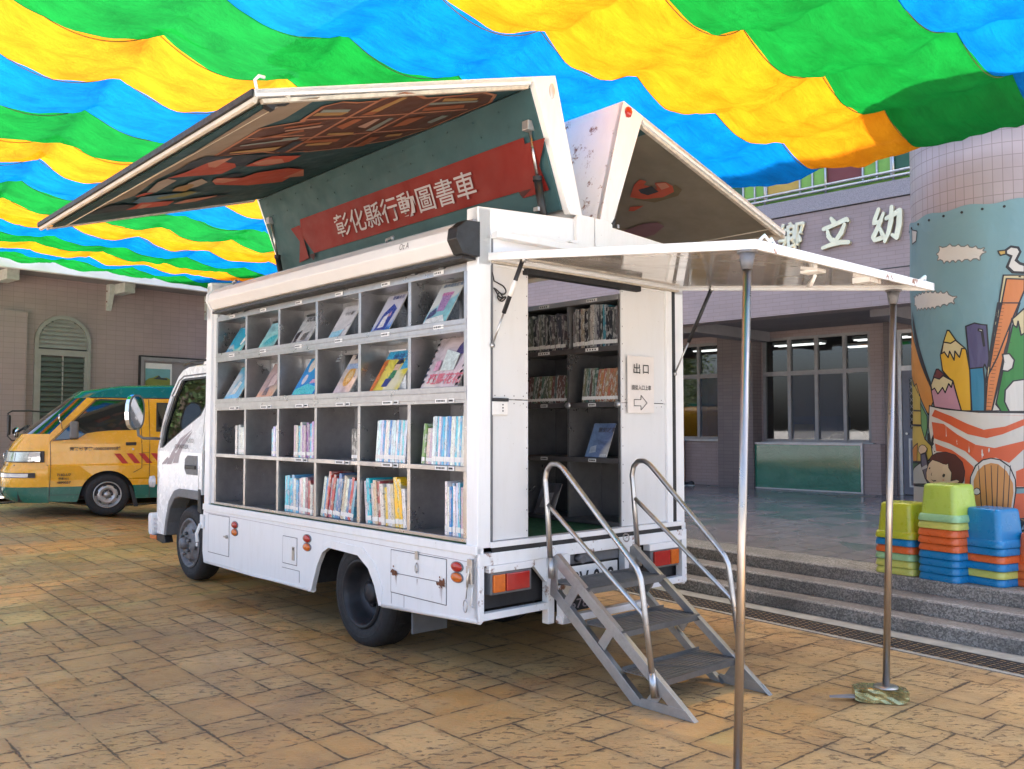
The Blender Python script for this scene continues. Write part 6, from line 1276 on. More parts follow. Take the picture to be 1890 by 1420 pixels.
def shelf_right():
    u = empty('right_bookcase', parent=TR); y1 = -1.25; D = -1.58
    b = MB()
    for x in XR: b.box(x - .01, x + .01, D, y1, .83, 2.39)
    b.build('divider', 'shelf_steel', u)
    s = MB()
    for z0, z1 in ((2.35, 2.39), (2.01, 2.045), (1.63, 1.665), (1.25, 1.285), (.83, .86)): s.box(XR[0], XR[-1], D, y1 + .004, z0, z1)
    s.build('shelf_board', 'shelf_dark', u, .002); box('back_panel', 'shelf_dark', u, XR[0], XR[-1], D - .01, D, .83, 2.39)
    box('top_trim', 'alu', u, XR[0], XR[-1], y1 + .004, y1 + .008, 2.355, 2.388)
    lb = MB(); ti = MB()
    for i in (0, 1):
        cx = (XR[i] + XR[i + 1]) / 2
        for z, w in ((2.37, .10), (2.028, .12), (1.647, .07), (1.267, .07)):
            lb.box(cx - w / 2, cx + w / 2, y1 + .009, y1 + .0105, z - .011, z + .011)
            for q in range(4): ti.box(cx + w * .34 - q * w * .2 - .007, cx + w * .34 - q * w * .2 + .004, y1 + .0107, y1 + .011, z - .005, z + .005)
    lb.build('shelf_label', 'paper_white', u); ti.build('label_text', 'ink', u)
    k = MB()
    for x in (.04, .505): k.lathe([(0, .012), (.022, .01), (.026, 0)], (x, y1 + .004, 1.647), 'Y', 14)
    k.build('stud', 'rim_silver', u)
    box('outer_wall', 'white_panel', u, .1, 3.7, -BW + .02, -BW + .04, .8, 1.6)
shelf_right()

# cab --------------------------------------------------------------------
def cab():
    y0 = -.10; yr = -BW + .10
    c = empty('cab', parent=TR)
    prof = [(4.07, .87), (4.07, 2.07), (4.62, 2.075), (4.76, 2.05), (4.86, 1.99), (5.00, 1.83), (5.20, 1.45), (5.27, 1.20), (5.33, .95), (5.34, .52), (5.32, .43), (4.90, .43), (4.86, .58), (4.79, .74), (4.68, .84), (4.56, .87)]
    win = [(4.09, 1.97), (4.70, 1.965), (4.78, 1.95), (4.90, 1.80), (5.06, 1.50), (5.10, 1.285), (5.05, 1.28), (4.62, 1.45), (4.20, 1.60), (4.09, 1.72)]
    def yf(z): return .0 if z < 1.25 else -(z - 1.25) * .11
    def side(x, z, w):   # w 0 left, 1 right
        o = yf(z); fr = -.05 * max(0, (x - 5.05) / .25) ** 2
        return (x, (y0 + o + fr) if w == 0 else (yr - o - fr), z)
    for wv in (0, 1):
        bm = bmesh.new()
        tris = tessellate_polygon([[Vector((p[0], p[1], 0)) for p in prof], [Vector((p[0], p[1], 0)) for p in win[::-1]]]); fl = prof + win[::-1]
        vs = [bm.verts.new((p[0], 0, p[1])) for p in fl]
        for t in tris:
            try: bm.faces.new([vs[i] for i in t])
            except ValueError: pass
        for z in (1.25, 1.4, 1.6, 1.8, 1.95): bmesh.ops.bisect_plane(bm, geom=bm.verts[:] + bm.edges[:] + bm.faces[:], plane_co=(0, 0, z), plane_no=(0, 0, 1))
        for x in (5.05, 5.12, 5.2): bmesh.ops.bisect_plane(bm, geom=bm.verts[:] + bm.edges[:] + bm.faces[:], plane_co=(x, 0, 0), plane_no=(1, 0, 0))
        for v in bm.verts: v.co = Vector(side(v.co.x, v.co.z, wv))
        me = bpy.data.meshes.new('side_panel'); bm.to_mesh(me); bm.free(); me.materials.append(MATS['cab_paint'])
        o = bpy.data.objects.new('side_panel', me); col.objects.link(o); o.parent = c
        s = o.modifiers.new('s', 'SOLIDIFY'); s.thickness = .02; s.offset = 0
    # front, roof and back skin swept across the width
    shell = [(4.07, .87), (4.07, 2.07), (4.62, 2.075), (4.76, 2.05), (4.86, 1.99)]; nose = [(5.20, 1.45), (5.27, 1.20), (5.33, .95), (5.34, .52), (5.32, .43)]
    ws = [0, .02, .06, .14, .3, .5, .7, .86, .94, .98, 1]
    def sk(pts, nm, mat):
        V = []; 
        for w in ws:
            e = min(w, 1 - w); bulge = .10 * (1 - (1 - min(1, e / .3)) ** 2); up = .035 * (1 - (1 - min(1, e / .12)) ** 2)
            for (x, z) in pts:
                yl = y0 + yf(z) - .05 * max(0, (x - 5.05) / .25) ** 2; yrr = yr - yf(z) + .05 * max(0, (x - 5.05) / .25) ** 2
                V.append((x + (bulge if x > 4.85 else bulge * .6 if x > 4.6 else 0), yl + (yrr - yl) * w, z + (up if 2.0 < z else 0)))
        n = len(pts); F = [(i * n + k, i * n + k + 1, (i + 1) * n + k + 1, (i + 1) * n + k) for i in range(len(ws) - 1) for k in range(n - 1)]
        return MB().add(V, F, 0, True) or None
    def skin(pts, nm, mat):
        V = []
        for w in ws:
            e = min(w, 1 - w); bulge = .10 * (1 - (1 - min(1, e / .3)) ** 2); up = .035 * (1 - (1 - min(1, e / .12)) ** 2)
            for (x, z) in pts:
                yl = y0 + yf(z) - .05 * max(0, (x - 5.05) / .25) ** 2; yrr = yr - yf(z) + .05 * max(0, (x - 5.05) / .25) ** 2
                V.append((x + (bulge if x > 4.85 else bulge * .6 if x > 4.6 else 0), yl + (yrr - yl) * w, z + (up if 2.0 < z else 0)))
        n = len(pts); F = [(i * n + k, i * n + k + 1, (i + 1) * n + k + 1, (i + 1) * n + k) for i in range(len(ws) - 1) for k in range(n - 1)]
        b = MB(); b.add(V, F, 0, True); return b.build(nm, mat, c)
    skin(shell, 'roof', 'cab_paint'); skin([(4.86, 1.99), (5.00, 1.83), (5.20, 1.45)], 'windscreen', 'cab_glass'); skin(nose, 'front_panel', 'cab_paint')
    box('cab_floor', 'chassis', c, 4.1, 5.2, yr + .05, y0 - .05, .86, .9)
    # door glass in a dark frame, with the quarter strip
    gl = MB(); gl.prism(win, lambda x, z, w: (side(x, z, 0)[0], side(x, z, 0)[1] - .012 + w, z), 0, .001); gl.build('side_window', 'cab_glass', c)
    gl = MB(); gl.prism(win, lambda x, z, w: (side(x, z, 1)[0], side(x, z, 1)[1] + .012 + w, z), 0, .001); gl.build('side_window', 'cab_glass', c)
    def offset(L, d):
        cx = sum(p[0] for p in L) / len(L); cz = sum(p[1] for p in L) / len(L)
        return [(p[0] + (cx - p[0]) * d, p[1] + (cz - p[1]) * d) for p in L]
    MB().prism([win, offset(win, .06)[::-1]], lambda x, z, w: (x, side(x, z, 0)[1] + .003 + w, z), 0, .006).build('window_seal', 'black', c)
    MB().prism([(5.07, 1.285), (5.13, 1.28), (5.11, 1.50), (4.94, 1.80), (4.89, 1.80), (5.04, 1.50)], lambda x, z, w: (x, side(x, z, 0)[1] + .006 + w, z), 0, .006).build('quarter_trim', 'grey_plastic', c)
    MB().tube([(x, side(x, z, 0)[1] + .01, z) for x, z in ((4.08, 1.995), (4.72, 1.99), (4.83, 1.95), (4.96, 1.80))], .008, 8).build('rain_visor', 'grey_plastic', c)
    # seats
    for yy in (-.55, -1.35):
        s = empty('seat', parent=c)
        MB().box(4.25, 4.75, yy - .22, yy + .22, .95, 1.15).build('cushion', 'seat_fabric', s, .05)
        MB().prism([(4.18, 1.1), (4.30, 1.1), (4.24, 1.68), (4.13, 1.68)], FX, yy - .22, yy + .22).build('backrest', 'seat_fabric', s, .04)
        MB().box(4.12, 4.22, yy - .12, yy + .12, 1.70, 1.88).build('headrest', 'seat_fabric', s, .03)
    MB().tube([(4.78 + .16 * math.cos(t) * .35, -.55 + .19 * math.sin(t), 1.33 + .16 * math.cos(t)) for t in [i * math.pi / 10 for i in range(21)]], .014, 8).build('steering_wheel', 'black', c)
    box('dashboard', 'black', c, 4.9, 5.18, yr + .1, y0 - .1, .95, 1.25, .03)
    # creases, seams, decals, handle
    def line(pts, w=.005, mat='decal_dark', nm='door_seam'):
        b = MB()
        for a, q in zip(pts, pts[1:]):
            A_ = Vector(side(a[0], a[1], 0)); B_ = Vector(side(q[0], q[1], 0)); A_.y += .0112; B_.y += .0112; b.bar(A_, B_, w, .002, (0, 1, 0))
        b.build(nm, mat, c)
    line([(4.095, 2.0), (4.12, 1.72), (4.10, 1.45), (4.13, 1.1), (4.14, .90)]); line([(5.30, 1.085), (4.12, 1.10)], .008, 'white_paint', 'crease'); line([(5.335, .62), (4.90, .60)]); line([(4.87, .60), (4.87, .45)], .004)
    h = MB().prism([(4.16, 1.045), (4.42, 1.045), (4.47, 1.10), (4.46, 1.19), (4.40, 1.225), (4.17, 1.225)], lambda x, z, w: (x, y0 + .009 + w, z), 0, .006).build('door_handle', 'grey_plastic', c, .003)
    box('grip', 'black', h, 4.19, 4.43, y0 + .014, y0 + .03, 1.10, 1.135, .006)
    fl = lambda x, z, w: (x, side(x, z, 0)[1] + .0115 + w, z)
    d = MB(); d.sheet([(5.06, 1.12), (4.90, 1.20), (4.86, 1.18), (4.94, 1.13)], fl, .001).sheet([(4.92, 1.125), (4.80, 1.24), (4.62, 1.38), (4.36, 1.47), (4.60, 1.34), (4.72, 1.20), (4.80, 1.13)], fl, .001).sheet([(4.76, 1.14), (4.68, 1.24), (4.55, 1.36), (4.34, 1.455), (4.50, 1.32), (4.60, 1.22), (4.63, 1.145)], fl, .0012)
    d.build('stripe_decal', 'decal_grey', c, recalc=False)
    text('FUSO', 'decal', 'decal_dark', c, (4.44, y0 + .012, 1.345), (-1, 0, 0), (0, 0, 1), .17, .038); text('CANTER', 'decal', 'decal_dark', c, (4.72, y0 + .012, 1.285), (-1, 0, 0), (0, 0, 1), .34, .04, bold=.01)
    text('彰化縣文化局', 'lettering', 'decal_dark', c, (5.14, y0 + .0055, .965), (-1, 0, 0), (0, 0, 1), .62, .075)
    for i, s_ in enumerate(('9034-QS', '載重1.4公噸', '總重量3.5')): text(s_, 'lettering', 'decal_grey', c, (5.26, y0 + .002, .545 - i * .045), (-1, 0, 0), (0, 0, 1), .2, .028)
    # bumper, arch trim, lamps
    MB().prism([(5.37, .62), (5.36, .40), (5.27, .385), (5.28, .62)], FX, yr, y0 + .02).build('bumper', 'white_paint', c, .02)
    MB().prism([(5.33, .40), (4.93, .43), (4.89, .36), (4.98, .345), (5.32, .385)], FX, y0 - .06, y0 + .02).build('step', 'black', c, .006); box('turn_lamp', 'lens_amber', c, 5.12, 5.30, y0 + .018, y0 + .026, .37, .41, .003)
    ar_o = [(4.11, .905), (4.58, .905), (4.70, .88), (4.83, .77), (4.90, .60), (4.935, .43)]; ar_i = [(4.88, .43), (4.855, .56), (4.79, .70), (4.68, .80), (4.55, .825), (4.11, .82)]
    MB().prism(ar_o + ar_i, FX, y0 - .15, y0 + .024).build('wheel_arch_trim', 'grey_plastic', c, .01)
    MB().prism([(4.09, .92), (4.13, .92), (4.13, .72), (4.04, .70), (4.06, .80)], FX, y0 - .2, y0 + .02).build('arch_end', 'black', c, .004)
    box('headlight', 'lens_clear', c, 5.34, 5.40, y0 - .34, y0 - .10, .68, .88, .02); box('headlight', 'lens_clear', c, 5.34, 5.40, yr + .10, yr + .34, .68, .88, .02)
    o = MB().lathe([(0, .05), (.045, .04), (.05, 0)], (0, 0, 0), 'Y', 16).build('side_lamp', 'lens_clear', c); o.location = (5.28, y0, .94); o.scale = (1, 1, 1.2)
    # roof fairing
    MB().prism([(4.12, 2.08), (4.95, 2.08), (4.78, 2.24), (4.50, 2.40), (4.12, 2.46)], FX, -.42, -1.5).build('roof_fairing', 'cab_paint', c, .03)
    MB().tube([(4.08, -.14, 2.115), (4.6, -.16, 2.12), (4.80, -.2, 2.10)], .01, 8).build('roof_rail', 'black', c)
    # big door mirror on its arm
    m_ = empty('door_mirror', parent=c)
    sh = []
    for a in range(0, 360, 20):
        ca_, sa_ = math.cos(R(a)), math.sin(R(a)); e = 2.6
        sh.append((abs(ca_) ** (2 / e) * math.copysign(1, ca_), abs(sa_) ** (2 / e) * math.copysign(1, sa_)))
    d1 = Vector((-.42, .907, 0)); base = Vector((5.17, .13, 1.64))
    mf = lambda u, v, w: tuple(base + d1 * u * .10 + Vector((0, 0, v * .175)) + Vector((.907, .42, 0)) * w)
    MB().prism(sh, mf, -.01, .05).build('housing', 'mirror_chrome', m_, .018)
    MB().prism(sh, lambda u, v, w: mf(u * .84, v * .9, w), -.014, -.011).build('mirror_glass', 'mirror_chrome', m_)
    MB().prism([sh, [(p[0] * .84, p[1] * .9) for p in sh][::-1]], mf, -.016, -.004).build('rubber_rim', 'grey_plastic', m_)
    MB().tube([base + Vector((0, -.02, -.15)), base + Vector((0, -.03, -.23)), base + Vector((-.02, -.07, -.26)), (5.10, -.09, 1.375)], .014, 10).build('arm', 'grey_plastic', m_)
cab()

# ------------------------------------------------------------------ things standing against or resting in the truck (placed in truck coordinates)
def tp(x, y, z): return TO + TEX * x + TEY * y + Vector((0, 0, z))
TRZ = R(131.8)
def tthing(name, label, cat, x=0, y=0, z=0, rz=0, group=None):
    e = empty(name, tp(x, y, z), TRZ + rz); return setp(e, label, cat, group)
def access_steps():
    t = tthing('access_steps', 'galvanised folding steps with tubular handrails leading up to the truck doorway', 'steps')
    for y, nm in ((-.484, 'near'), (-1.19, 'far')):
        s = empty('stringer', parent=t)
        # upper and lower bars, foot bar and diagonal webs
        def bar(a, b_, w=.05, th=.012):
            m = MB(); m.bar((a[0], y, a[1]), (b_[0], y, b_[1]), th, w, (0, 0, 1)) if False else None
            d = Vector((b_[0] - a[0], 0, b_[1] - a[1])).normalized(); n = Vector((-d.z, 0, d.x)) * w / 2
            A_ = Vector((a[0], y, a[1])); B_ = Vector((b_[0], y, b_[1])); T_ = Vector((0, th / 2, 0))
            V = [A_ - n - T_, A_ + n - T_, B_ + n - T_, B_ - n - T_, A_ - n + T_, A_ + n + T_, B_ + n + T_, B_ - n + T_]
            return V, [(3, 2, 1, 0), (4, 5, 6, 7), (0, 1, 5, 4), (1, 2, 6, 5), (2, 3, 7, 6), (3, 0, 4, 7)]
        m = MB()
        sgn = 1 if y > -.8 else -1
        # upper bar as an angle section, cut flush with the ground
        for (p, q) in (((-.155, .745), (-1.145, .0)), ((-.155, .535), (-.835, .0))):
            d = Vector((q[0] - p[0], q[1] - p[1])).normalized(); n = Vector((-d.y, d.x))
            if n.y < 0: n = -n
            w = .062; e = w / abs(d.y) if abs(d.y) > .1 else 0
            L = [(p[0], p[1]), (q[0], q[1]), (q[0] + w / abs(d.y) * 1.0, q[1]), (p[0], p[1] - w / abs(d.x))]
            m.prism(L, FX, y - .006, y + .006)
            fl = [(p[0], p[1]), (q[0], q[1]), (q[0] + .006, q[1]), (p[0], p[1] - .006)]
            m.prism(fl, FX, y - .03 * sgn if sgn > 0 else y, y if sgn > 0 else y + .03)
        m.build('rail_bar', 'step_steel', s, .0015)
        m = MB(); m.prism([(-1.145, .002), (-.76, .002), (-.80, .05), (-1.085, .05)], FX, y - .004, y + .0085); m.build('foot', 'step_steel', s, .001)
        m = MB()
        for f in (.17, .44, .78):
            a = Vector((-.155 - .99 * f, .745 - .745 * f - .045)); c_ = Vector((-.155 - .68 * f - .02 + .03, .535 - .535 * f - .02)); 
            a.y += .01; c_ = Vector((a.x + .085, a.y - .115))
            m.prism([(a.x + .024, a.y + .018), (a.x - .024, a.y - .018), (c_.x - .024, c_.y - .018), (c_.x + .024, c_.y + .018)], FX, y - .0035, y + .0035)
        m.build('web', 'step_steel', s, .001)
        m = MB().prism([(-.155, .745), (-.115, .72), (-.10, .50), (-.155, .47)], FX, y - .006, y + .006); m.build('bracket', 'step_steel', s)
    for z, x0, x1 in ((.575, -.405, -.14), (.375, -.66, -.385), (.165, -.925, -.65)):
        tr = MB().box(x0, x1, -1.184, -.49, z - .006, z).box(x0, x0 + .004, -1.184, -.49, z - .036, z).box(x1 - .004, x1, -1.184, -.49, z - .02, z + .016).build('tread', 'tread_steel', t, .001)
        b = MB(); n = 9
        for i in range(n): b.box(x0 + .015 + (x1 - x0 - .04) * i / (n - 1), x0 + .021 + (x1 - x0 - .04) * i / (n - 1), -1.17, -.505, z, z + .003)
        b.build('grip_rib', 'tread_steel', tr)
    for y in (-.468, -1.215):
        h = empty('handrail', parent=t); P = []
        def arc(c, r, a0, a1, n=8): return [(c[0] + r * math.cos(R(a0 + (a1 - a0) * i / n)), y, c[1] + r * math.sin(R(a0 + (a1 - a0) * i / n))) for i in range(n + 1)]
        xs = -.115 if y > -.8 else -.155
        pts = [(xs, y, .69), (xs + .035, y, 1.10)] + [(xs + .045 - .0, y, 1.18)] + [(xs + .03, y, 1.24), (xs - .01, y, 1.275), (xs - .06, y, 1.277), (xs - .105, y, 1.255)] + [(xs - .60, y, .80), (xs - .665, y, .735), (xs - .69, y, .69), (xs - .70, y, .64)] + [(xs - .775, y, .12)]
        # smooth the polyline
        from mathutils import geometry as gm
        sm = [Vector(pts[0])]
        for a, b_, c_ in zip(pts, pts[1:], pts[2:]):
            a, b_, c_ = Vector(a), Vector(b_), Vector(c_); sm += [b_.lerp(a, .25), b_.lerp(a, .08), b_.lerp(c_, .08), b_.lerp(c_, .25)]
        sm.append(Vector(pts[-1]))
        MB().tube(sm, .0165, 14).build('outer_tube', 'steel_tube', h)
        MB().tube([(xs + .02, y, 1.03), (xs - .03, y, .995), (xs - .70, y, .50), (xs - .735, y, .44)], .014, 12).build('middle_tube', 'steel_tube', h)
        MB().tube([(xs - .762, y, .20), (xs - .782, y, .075)], .021, 14).build('sleeve', 'steel_tube', h)
        MB().tube([(xs - .002, y, .72), (xs - .008, y, .60)], .02, 12).build('sleeve', 'step_steel', h)
        if y < -.8: MB().tube([(xs + .08 + .025 * math.cos(a), y + .02, .775 + .025 * math.sin(a)) for a in [i * math.pi / 8 for i in range(17)]], .005, 6).build('pull_ring', 'steel_tube', h)
access_steps()
def poles():
    for lbl, top, bot, foot in (('steel canopy pole nearer the camera, in front of the handrails', (-1.735, -.10, 2.285), (-1.80, .12, .0), False), ('steel canopy pole standing on the foil wrapped weight', (-1.60, -1.78, 2.30), (-1.625, -1.545, .079), True)):
        p = tthing('support_pole', lbl, 'pole', group='poles under the rear canopy')
        T_, B_ = Vector(top), Vector(bot)
        MB().tube([B_ + Vector((0, 0, .004)), T_ - Vector((0, 0, .05))], .0185, 20).build('tube', 'steel_pole', p)
        a = MB().tube([T_ - (T_ - B_).normalized() * .10, T_ - (T_ - B_).normalized() * .03], .022, 18, r2=.036).lathe([(0, 0), (.045, 0), (.045, .008), (0, .008)], T_ - Vector((0, 0, .025)), 'Z', 18); a.build('socket', 'rim_grey', p)
        MB().lathe([(0, .008), (.062, .008), (.066, .0), (0, 0)], B_, 'Z', 28).build('base_plate', 'steel_tube', p)
poles()
def weight():
    t = tthing('pole_weight', 'crumpled gold green foil wrapped weight under the far canopy pole', 'weight', -1.60, -1.53, 0)
    rnd = random.Random(4)
    b = MB(); V = []; n = 22; m = 9
    for i in range(m + 1):
        s = -1 + 2 * i / m; e = math.sqrt(max(0, 1 - abs(s) ** 4)) ; 
        for k in range(n):
            a = 2 * math.pi * k / n; r = rnd.uniform(.88, 1.05) * (.72 + .28 * e)
            V.append((s * .14, max(-1, min(1, math.cos(a) * 1.4)) * .062 * r, .04 + max(-.95, min(1, math.sin(a) * 1.6)) * .040 * r))
    F = [(i * n + k, i * n + (k + 1) % n, (i + 1) * n + (k + 1) % n, (i + 1) * n + k) for i in range(m) for k in range(n)] + [tuple(range(n)), tuple(range(m * n, m * n + n))]
    b.add(V, F); o = b.build('foil_bag', 'gold_foil', t); o.rotation_euler = (0, 0, R(38))
    # bent plate spike sticking out to the left
    o = MB().prism([(0.10, -.02), (.27, -.003), (.27, .003), (.10, .035)], lambda x, y, z: (x, y, z), .03, .042).build('flat_spike', 'alu_dull', t); o.rotation_euler = (0, R(3), R(44))
weight()
def paper_sign():
    t = tthing('paper_sign', 'white paper exit notice with an arrow taped to the right door panel', 'sign', -.004, -1.295, 1.59)
    b = MB(); V = []; n = 8
    for i in range(n + 1):
        for j in range(n + 1): y = -.275 * i / n; z = .385 * j / n; V.append((-.003 - .004 * abs(math.sin(i * 1.9)) * (1 - j / n * .5), y, z))
    b.add(V, [(i * (n + 1) + j, (i + 1) * (n + 1) + j, (i + 1) * (n + 1) + j + 1, i * (n + 1) + j + 1) for i in range(n) for j in range(n)], 0, True); b.build('sheet', 'paper', t)
    kw = dict(bold=.012); L = (-.0095,)
    text('出', 'lettering', 'ink', t, (-.0100, -.055, .265), (0, -1, 0), (0, 0, 1), .07, .07, **kw); text('口', 'lettering', 'ink', t, (-.0100, -.155, .268), (0, -1, 0), (0, 0, 1), .058, .06, **kw)
    text('請從入口上車', 'lettering', 'ink', t, (-.0100, -.035, .155), (0, -1, 0), (0, 0, 1), .205, .034, bold=.01)
    ar = [(-.06, .09), (-.13, .09), (-.13, .12), (-.195, .068), (-.13, .02), (-.13, .048), (-.06, .048)]
    m = MB()
    for a, c in zip(ar, ar[1:] + ar[:1]): m.bar((-.0102, a[0], a[1]), (-.0102, c[0], c[1]), .004, .0008, (1, 0, 0))
    m.build('arrow', 'ink', t)
paper_sign()

# books -------------------------------------------------------------------
def book_parts():
    # unit book: x thickness, y depth (spine at y=+.5), z height, all -.5...5
    c = MB().box(-.5, -.40, -.5, .5, -.5, .5).box(.40, .5, -.5, .5, -.5, .5).box(-.40, .40, .47, .5, -.5, .5).build('cover', 'book_cover')
    p = MB().box(-.40, .40, -.47, .47, -.485, .485).build('pages', 'pages')
    l = MB().box(-.502, .502, .485, .503, -.43, -.33).box(-.35, .35, .5, .506, -.40, -.37).build('spine_label', 'paper_white')
    return c, p, l
BC, BP, BLb = book_parts()
PAL = dict(cyan=[(.60, .66, .70), (.70, .70, .70), (.05, .35, .55), (.45, .60, .68), (.62, .66, .68), (.10, .45, .60), (.5, .62, .7), (.04, .2, .5), (.66, .64, .66)], mix=[(.66, .66, .64), (.6, .6, .62), (.62, .62, .58), (.08, .30, .5), (.4, .08, .07), (.6, .58, .52), (.05, .15, .35), (.55, .45, .3), (.3, .12, .2), (.62, .62, .62)],
  purple=[(.3, .12, .35), (.5, .3, .5), (.6, .58, .6), (.15, .08, .25), (.06, .4, .6), (.55, .5, .45), (.45, .3, .35)], black=[(.02, .02, .022)], white=[(.62, .62, .61), (.55, .55, .56), (.5, .55, .6)], dark=[(.03, .035, .04), (.10, .10, .10), (.02, .02, .025), (.16, .145, .14), (.05, .06, .08)],
  tan=[(.36, .19, .09), (.38, .24, .14), (.33, .16, .09)], olive=[(.10, .13, .09), (.15, .16, .11), (.13, .07, .06), (.08, .13, .13)], dull=[(.22, .16, .12), (.13, .14, .15), (.2, .12, .1), (.08, .13, .16)], greyb=[(.28, .26, .25), (.32, .30, .29), (.24, .23, .23)])
CNAME = [((.05, .35, .55), 'cyan'), ((.5, .62, .7), 'pale blue'), ((.04, .2, .5), 'deep blue'), ((.64, .64, .64), 'white'), ((.5, .5, .5), 'light grey'), ((.5, .1, .08), 'red'), ((.55, .45, .3), 'tan'), ((.3, .12, .35), 'purple'), ((.02, .02, .02), 'black'), ((.2, .2, .2), 'dark grey'), ((.16, .2, .14), 'olive'), ((.45, .25, .12), 'orange brown'), ((.15, .08, .25), 'dark violet'), ((.05, .15, .35), 'navy'), ((.5, .3, .5), 'mauve'), ((.8, .5, .05), 'yellow'), ((.08, .3, .08), 'green'), ((.3, .28, .27), 'grey')]
def cname(c): return min(CNAME, key=lambda q: sum((a - b) ** 2 for a, b in zip(q[0], c)))[1]
ORDW = ['first', 'second', 'third', 'fourth', 'fifth', 'sixth', 'seventh', 'eighth', 'ninth', 'tenth', 'eleventh', 'twelfth', 'thirteenth', 'fourteenth', 'fifteenth', 'sixteenth', 'seventeenth', 'eighteenth', 'nineteenth', 'twentieth']
def put_book(x, y, z, th, dp, ht, c, lean, label, grp):
    """spine towards +y; lean tips the top towards -x (right in the picture)"""
    e = empty('book', tp(x, y, z), TRZ); setp(e, label, 'book', grp)
    sl_ = -lean; M = Matrix.Rotation(sl_, 4, 'Y')
    for src in (BC, BP, BLb):
        o = src.copy(); o.name = src.name.split('.')[0]; col.objects.link(o); o.parent = e; o.scale = (th, dp, ht)
        o.rotation_euler = (0, sl_, 0); o.location = M @ Vector((0, 0, ht / 2)) + Vector((0, -dp / 2, abs(math.sin(sl_)) * th / 2 + .001)); o.color = (c[0], c[1], c[2], 1)
ROWN = ['top', 'second', 'third', 'bottom']; 
def fill(bay, row, f0, f1, n, pal, ht, lean=0.0, y=-.02, dp=.19, side='left', jit=.012, special=None):
    rnd = random.Random(bay * 31 + row * 7 + (0 if side == 'left' else 99) + int(y * -100))
    if side == 'left': xa, xb = XB[bay] - .014, XB[bay + 1] + .014; z = ZR[row][0]
    else: xa, xb = XR[bay + 1] - .012, XR[bay] + .012; z = (2.045, 1.665, 1.285, .86)[row]
    a = xa + (xb - xa) * f0; b = xa + (xb - xa) * f1; pitch = (b - a) / n
    for i in range(n):
        c = PAL[pal][rnd.randrange(len(PAL[pal]))]; h = ht * rnd.uniform(.90, 1.03) if jit > .005 else ht * rnd.uniform(.985, 1.0)
        c = tuple(max(0, v * rnd.uniform(.85, 1.12)) for v in c)
        if special and i in special: c, h = special[i]
        # cluster hugging the right end of its run; extra slack goes to the left
        x = a + pitch * (i + .5); th = abs(pitch) * .94
        lb = '%s book, %s from left, %s bay of the %s side row' % (cname(c), ORDW[i], ORDW[bay], ROWN[row])
        if side == 'right': lb = '%s book, %s from left, %s bay seen through doorway, %s row' % (cname(c), ORDW[i] + ('' if pal != 'tan' else ' tan'), 'right' if bay == 0 else 'left', ROWN[row])
        elif y < -.1: lb = '%s book, %s from left, behind the display book, %s bay, %s row' % (cname(c), ORDW[i] + (' left side' if f0 < .1 else ''), ORDW[bay], ROWN[row])
        hh = min(h, .36); sh = math.sin(lean) * hh * .5
        put_book(x + 0, y + rnd.uniform(-jit, 0), z, th * math.cos(lean), dp * rnd.uniform(.92, 1), hh, c, lean, lb, 'books on the shelves of the truck')
fill(0, 2, .60, .98, 5, 'white', .25); fill(1, 2, .74, .99, 4, 'cyan', .235); fill(2, 2, .36, .97, 11, 'purple', .262); fill(3, 2, .80, .98, 4, 'black', .22, jit=.003)
fill(4, 2, .28, .90, 14, 'cyan', .275, .10, jit=.003); fill(5, 2, .16, .34, 3, 'purple', .24, .12, special={0: ((.1, .25, .06), .25)}); fill(5, 2, .36, .97, 16, 'cyan', .295, .06, jit=.003)
fill(2, 3, .10, .97, 13, 'mix', .27, special={0: ((.1, .5, .65), .27), 1: ((.04, .42, .6), .275), 2: ((.04, .42, .6), .255), 3: ((.12, .35, .6), .28), 11: ((.5, .55, .5), .22), 12: ((.6, .15, .1), .22)}); fill(3, 3, .02, .84, 13, 'mix', .30, .20, special={2: ((.5, .07, .05), .33), 6: ((.05, .15, .4), .32), 11: ((.45, .05, .04), .3)})
fill(4, 3, .06, .92, 12, 'mix', .285, -.10, special={1: ((.02, .4, .55), .30), 5: ((.66, .64, .6), .27), 6: ((.7, .5, .08), .25), 9: ((.8, .52, .02), .32), 10: ((.8, .52, .02), .31), 11: ((.7, .7, .7), .25)}); fill(5, 3, .60, .97, 9, 'cyan', .31, .0, special={7: ((.5, .35, .45), .29), 8: ((.3, .3, .1), .3)})
for bay, row, f0, f1, n, pal, ht, ln in ((5, 0, .45, .97, 8, 'dull', .27, 0), (4, 0, .50, .98, 10, 'greyb', .19, 0), (3, 0, .58, .98, 9, 'greyb', .16, 0), (4, 0, .03, .25, 4, 'greyb', .17, 0), (5, 1, .03, .30, 6, 'greyb', .24, 0), (4, 1, .45, .92, 9, 'greyb', .30, .08), (4, 1, .06, .30, 2, 'tan', .2, 0), (1, 1, .05, .34, 5, 'dull', .2, .08), (2, 1, .0, .24, 4, 'greyb', .22, -.25), (3, 1, .0, .2, 2, 'greyb', .24, .3), (2, 0, .5, .9, 6, 'greyb', .15, 0)):
    fill(bay, row, f0, f1, n, pal, ht, ln, y=-.235 if ht > 0 else 0, dp=.07)
fill(1, 0, .02, .92, 15, 'dark', .27, -.06, y=-1.27, side='right'); fill(0, 0, .02, .97, 15, 'dark', .29, .0, y=-1.27, side='right', special={3: ((.3, .26, .2), .28), 6: ((.35, .33, .3), .3), 7: ((.3, .3, .3), .3), 10: ((.05, .2, .28), .29)})
fill(1, 1, .02, .94, 15, 'olive', .20, .14, y=-1.27, side='right', jit=.003); fill(0, 1, .22, .50, 6, 'olive', .24, .12, y=-1.27, side='right', jit=.003); fill(0, 1, .50, .96, 8, 'tan', .23, .16, y=-1.27, side='right', jit=.003)

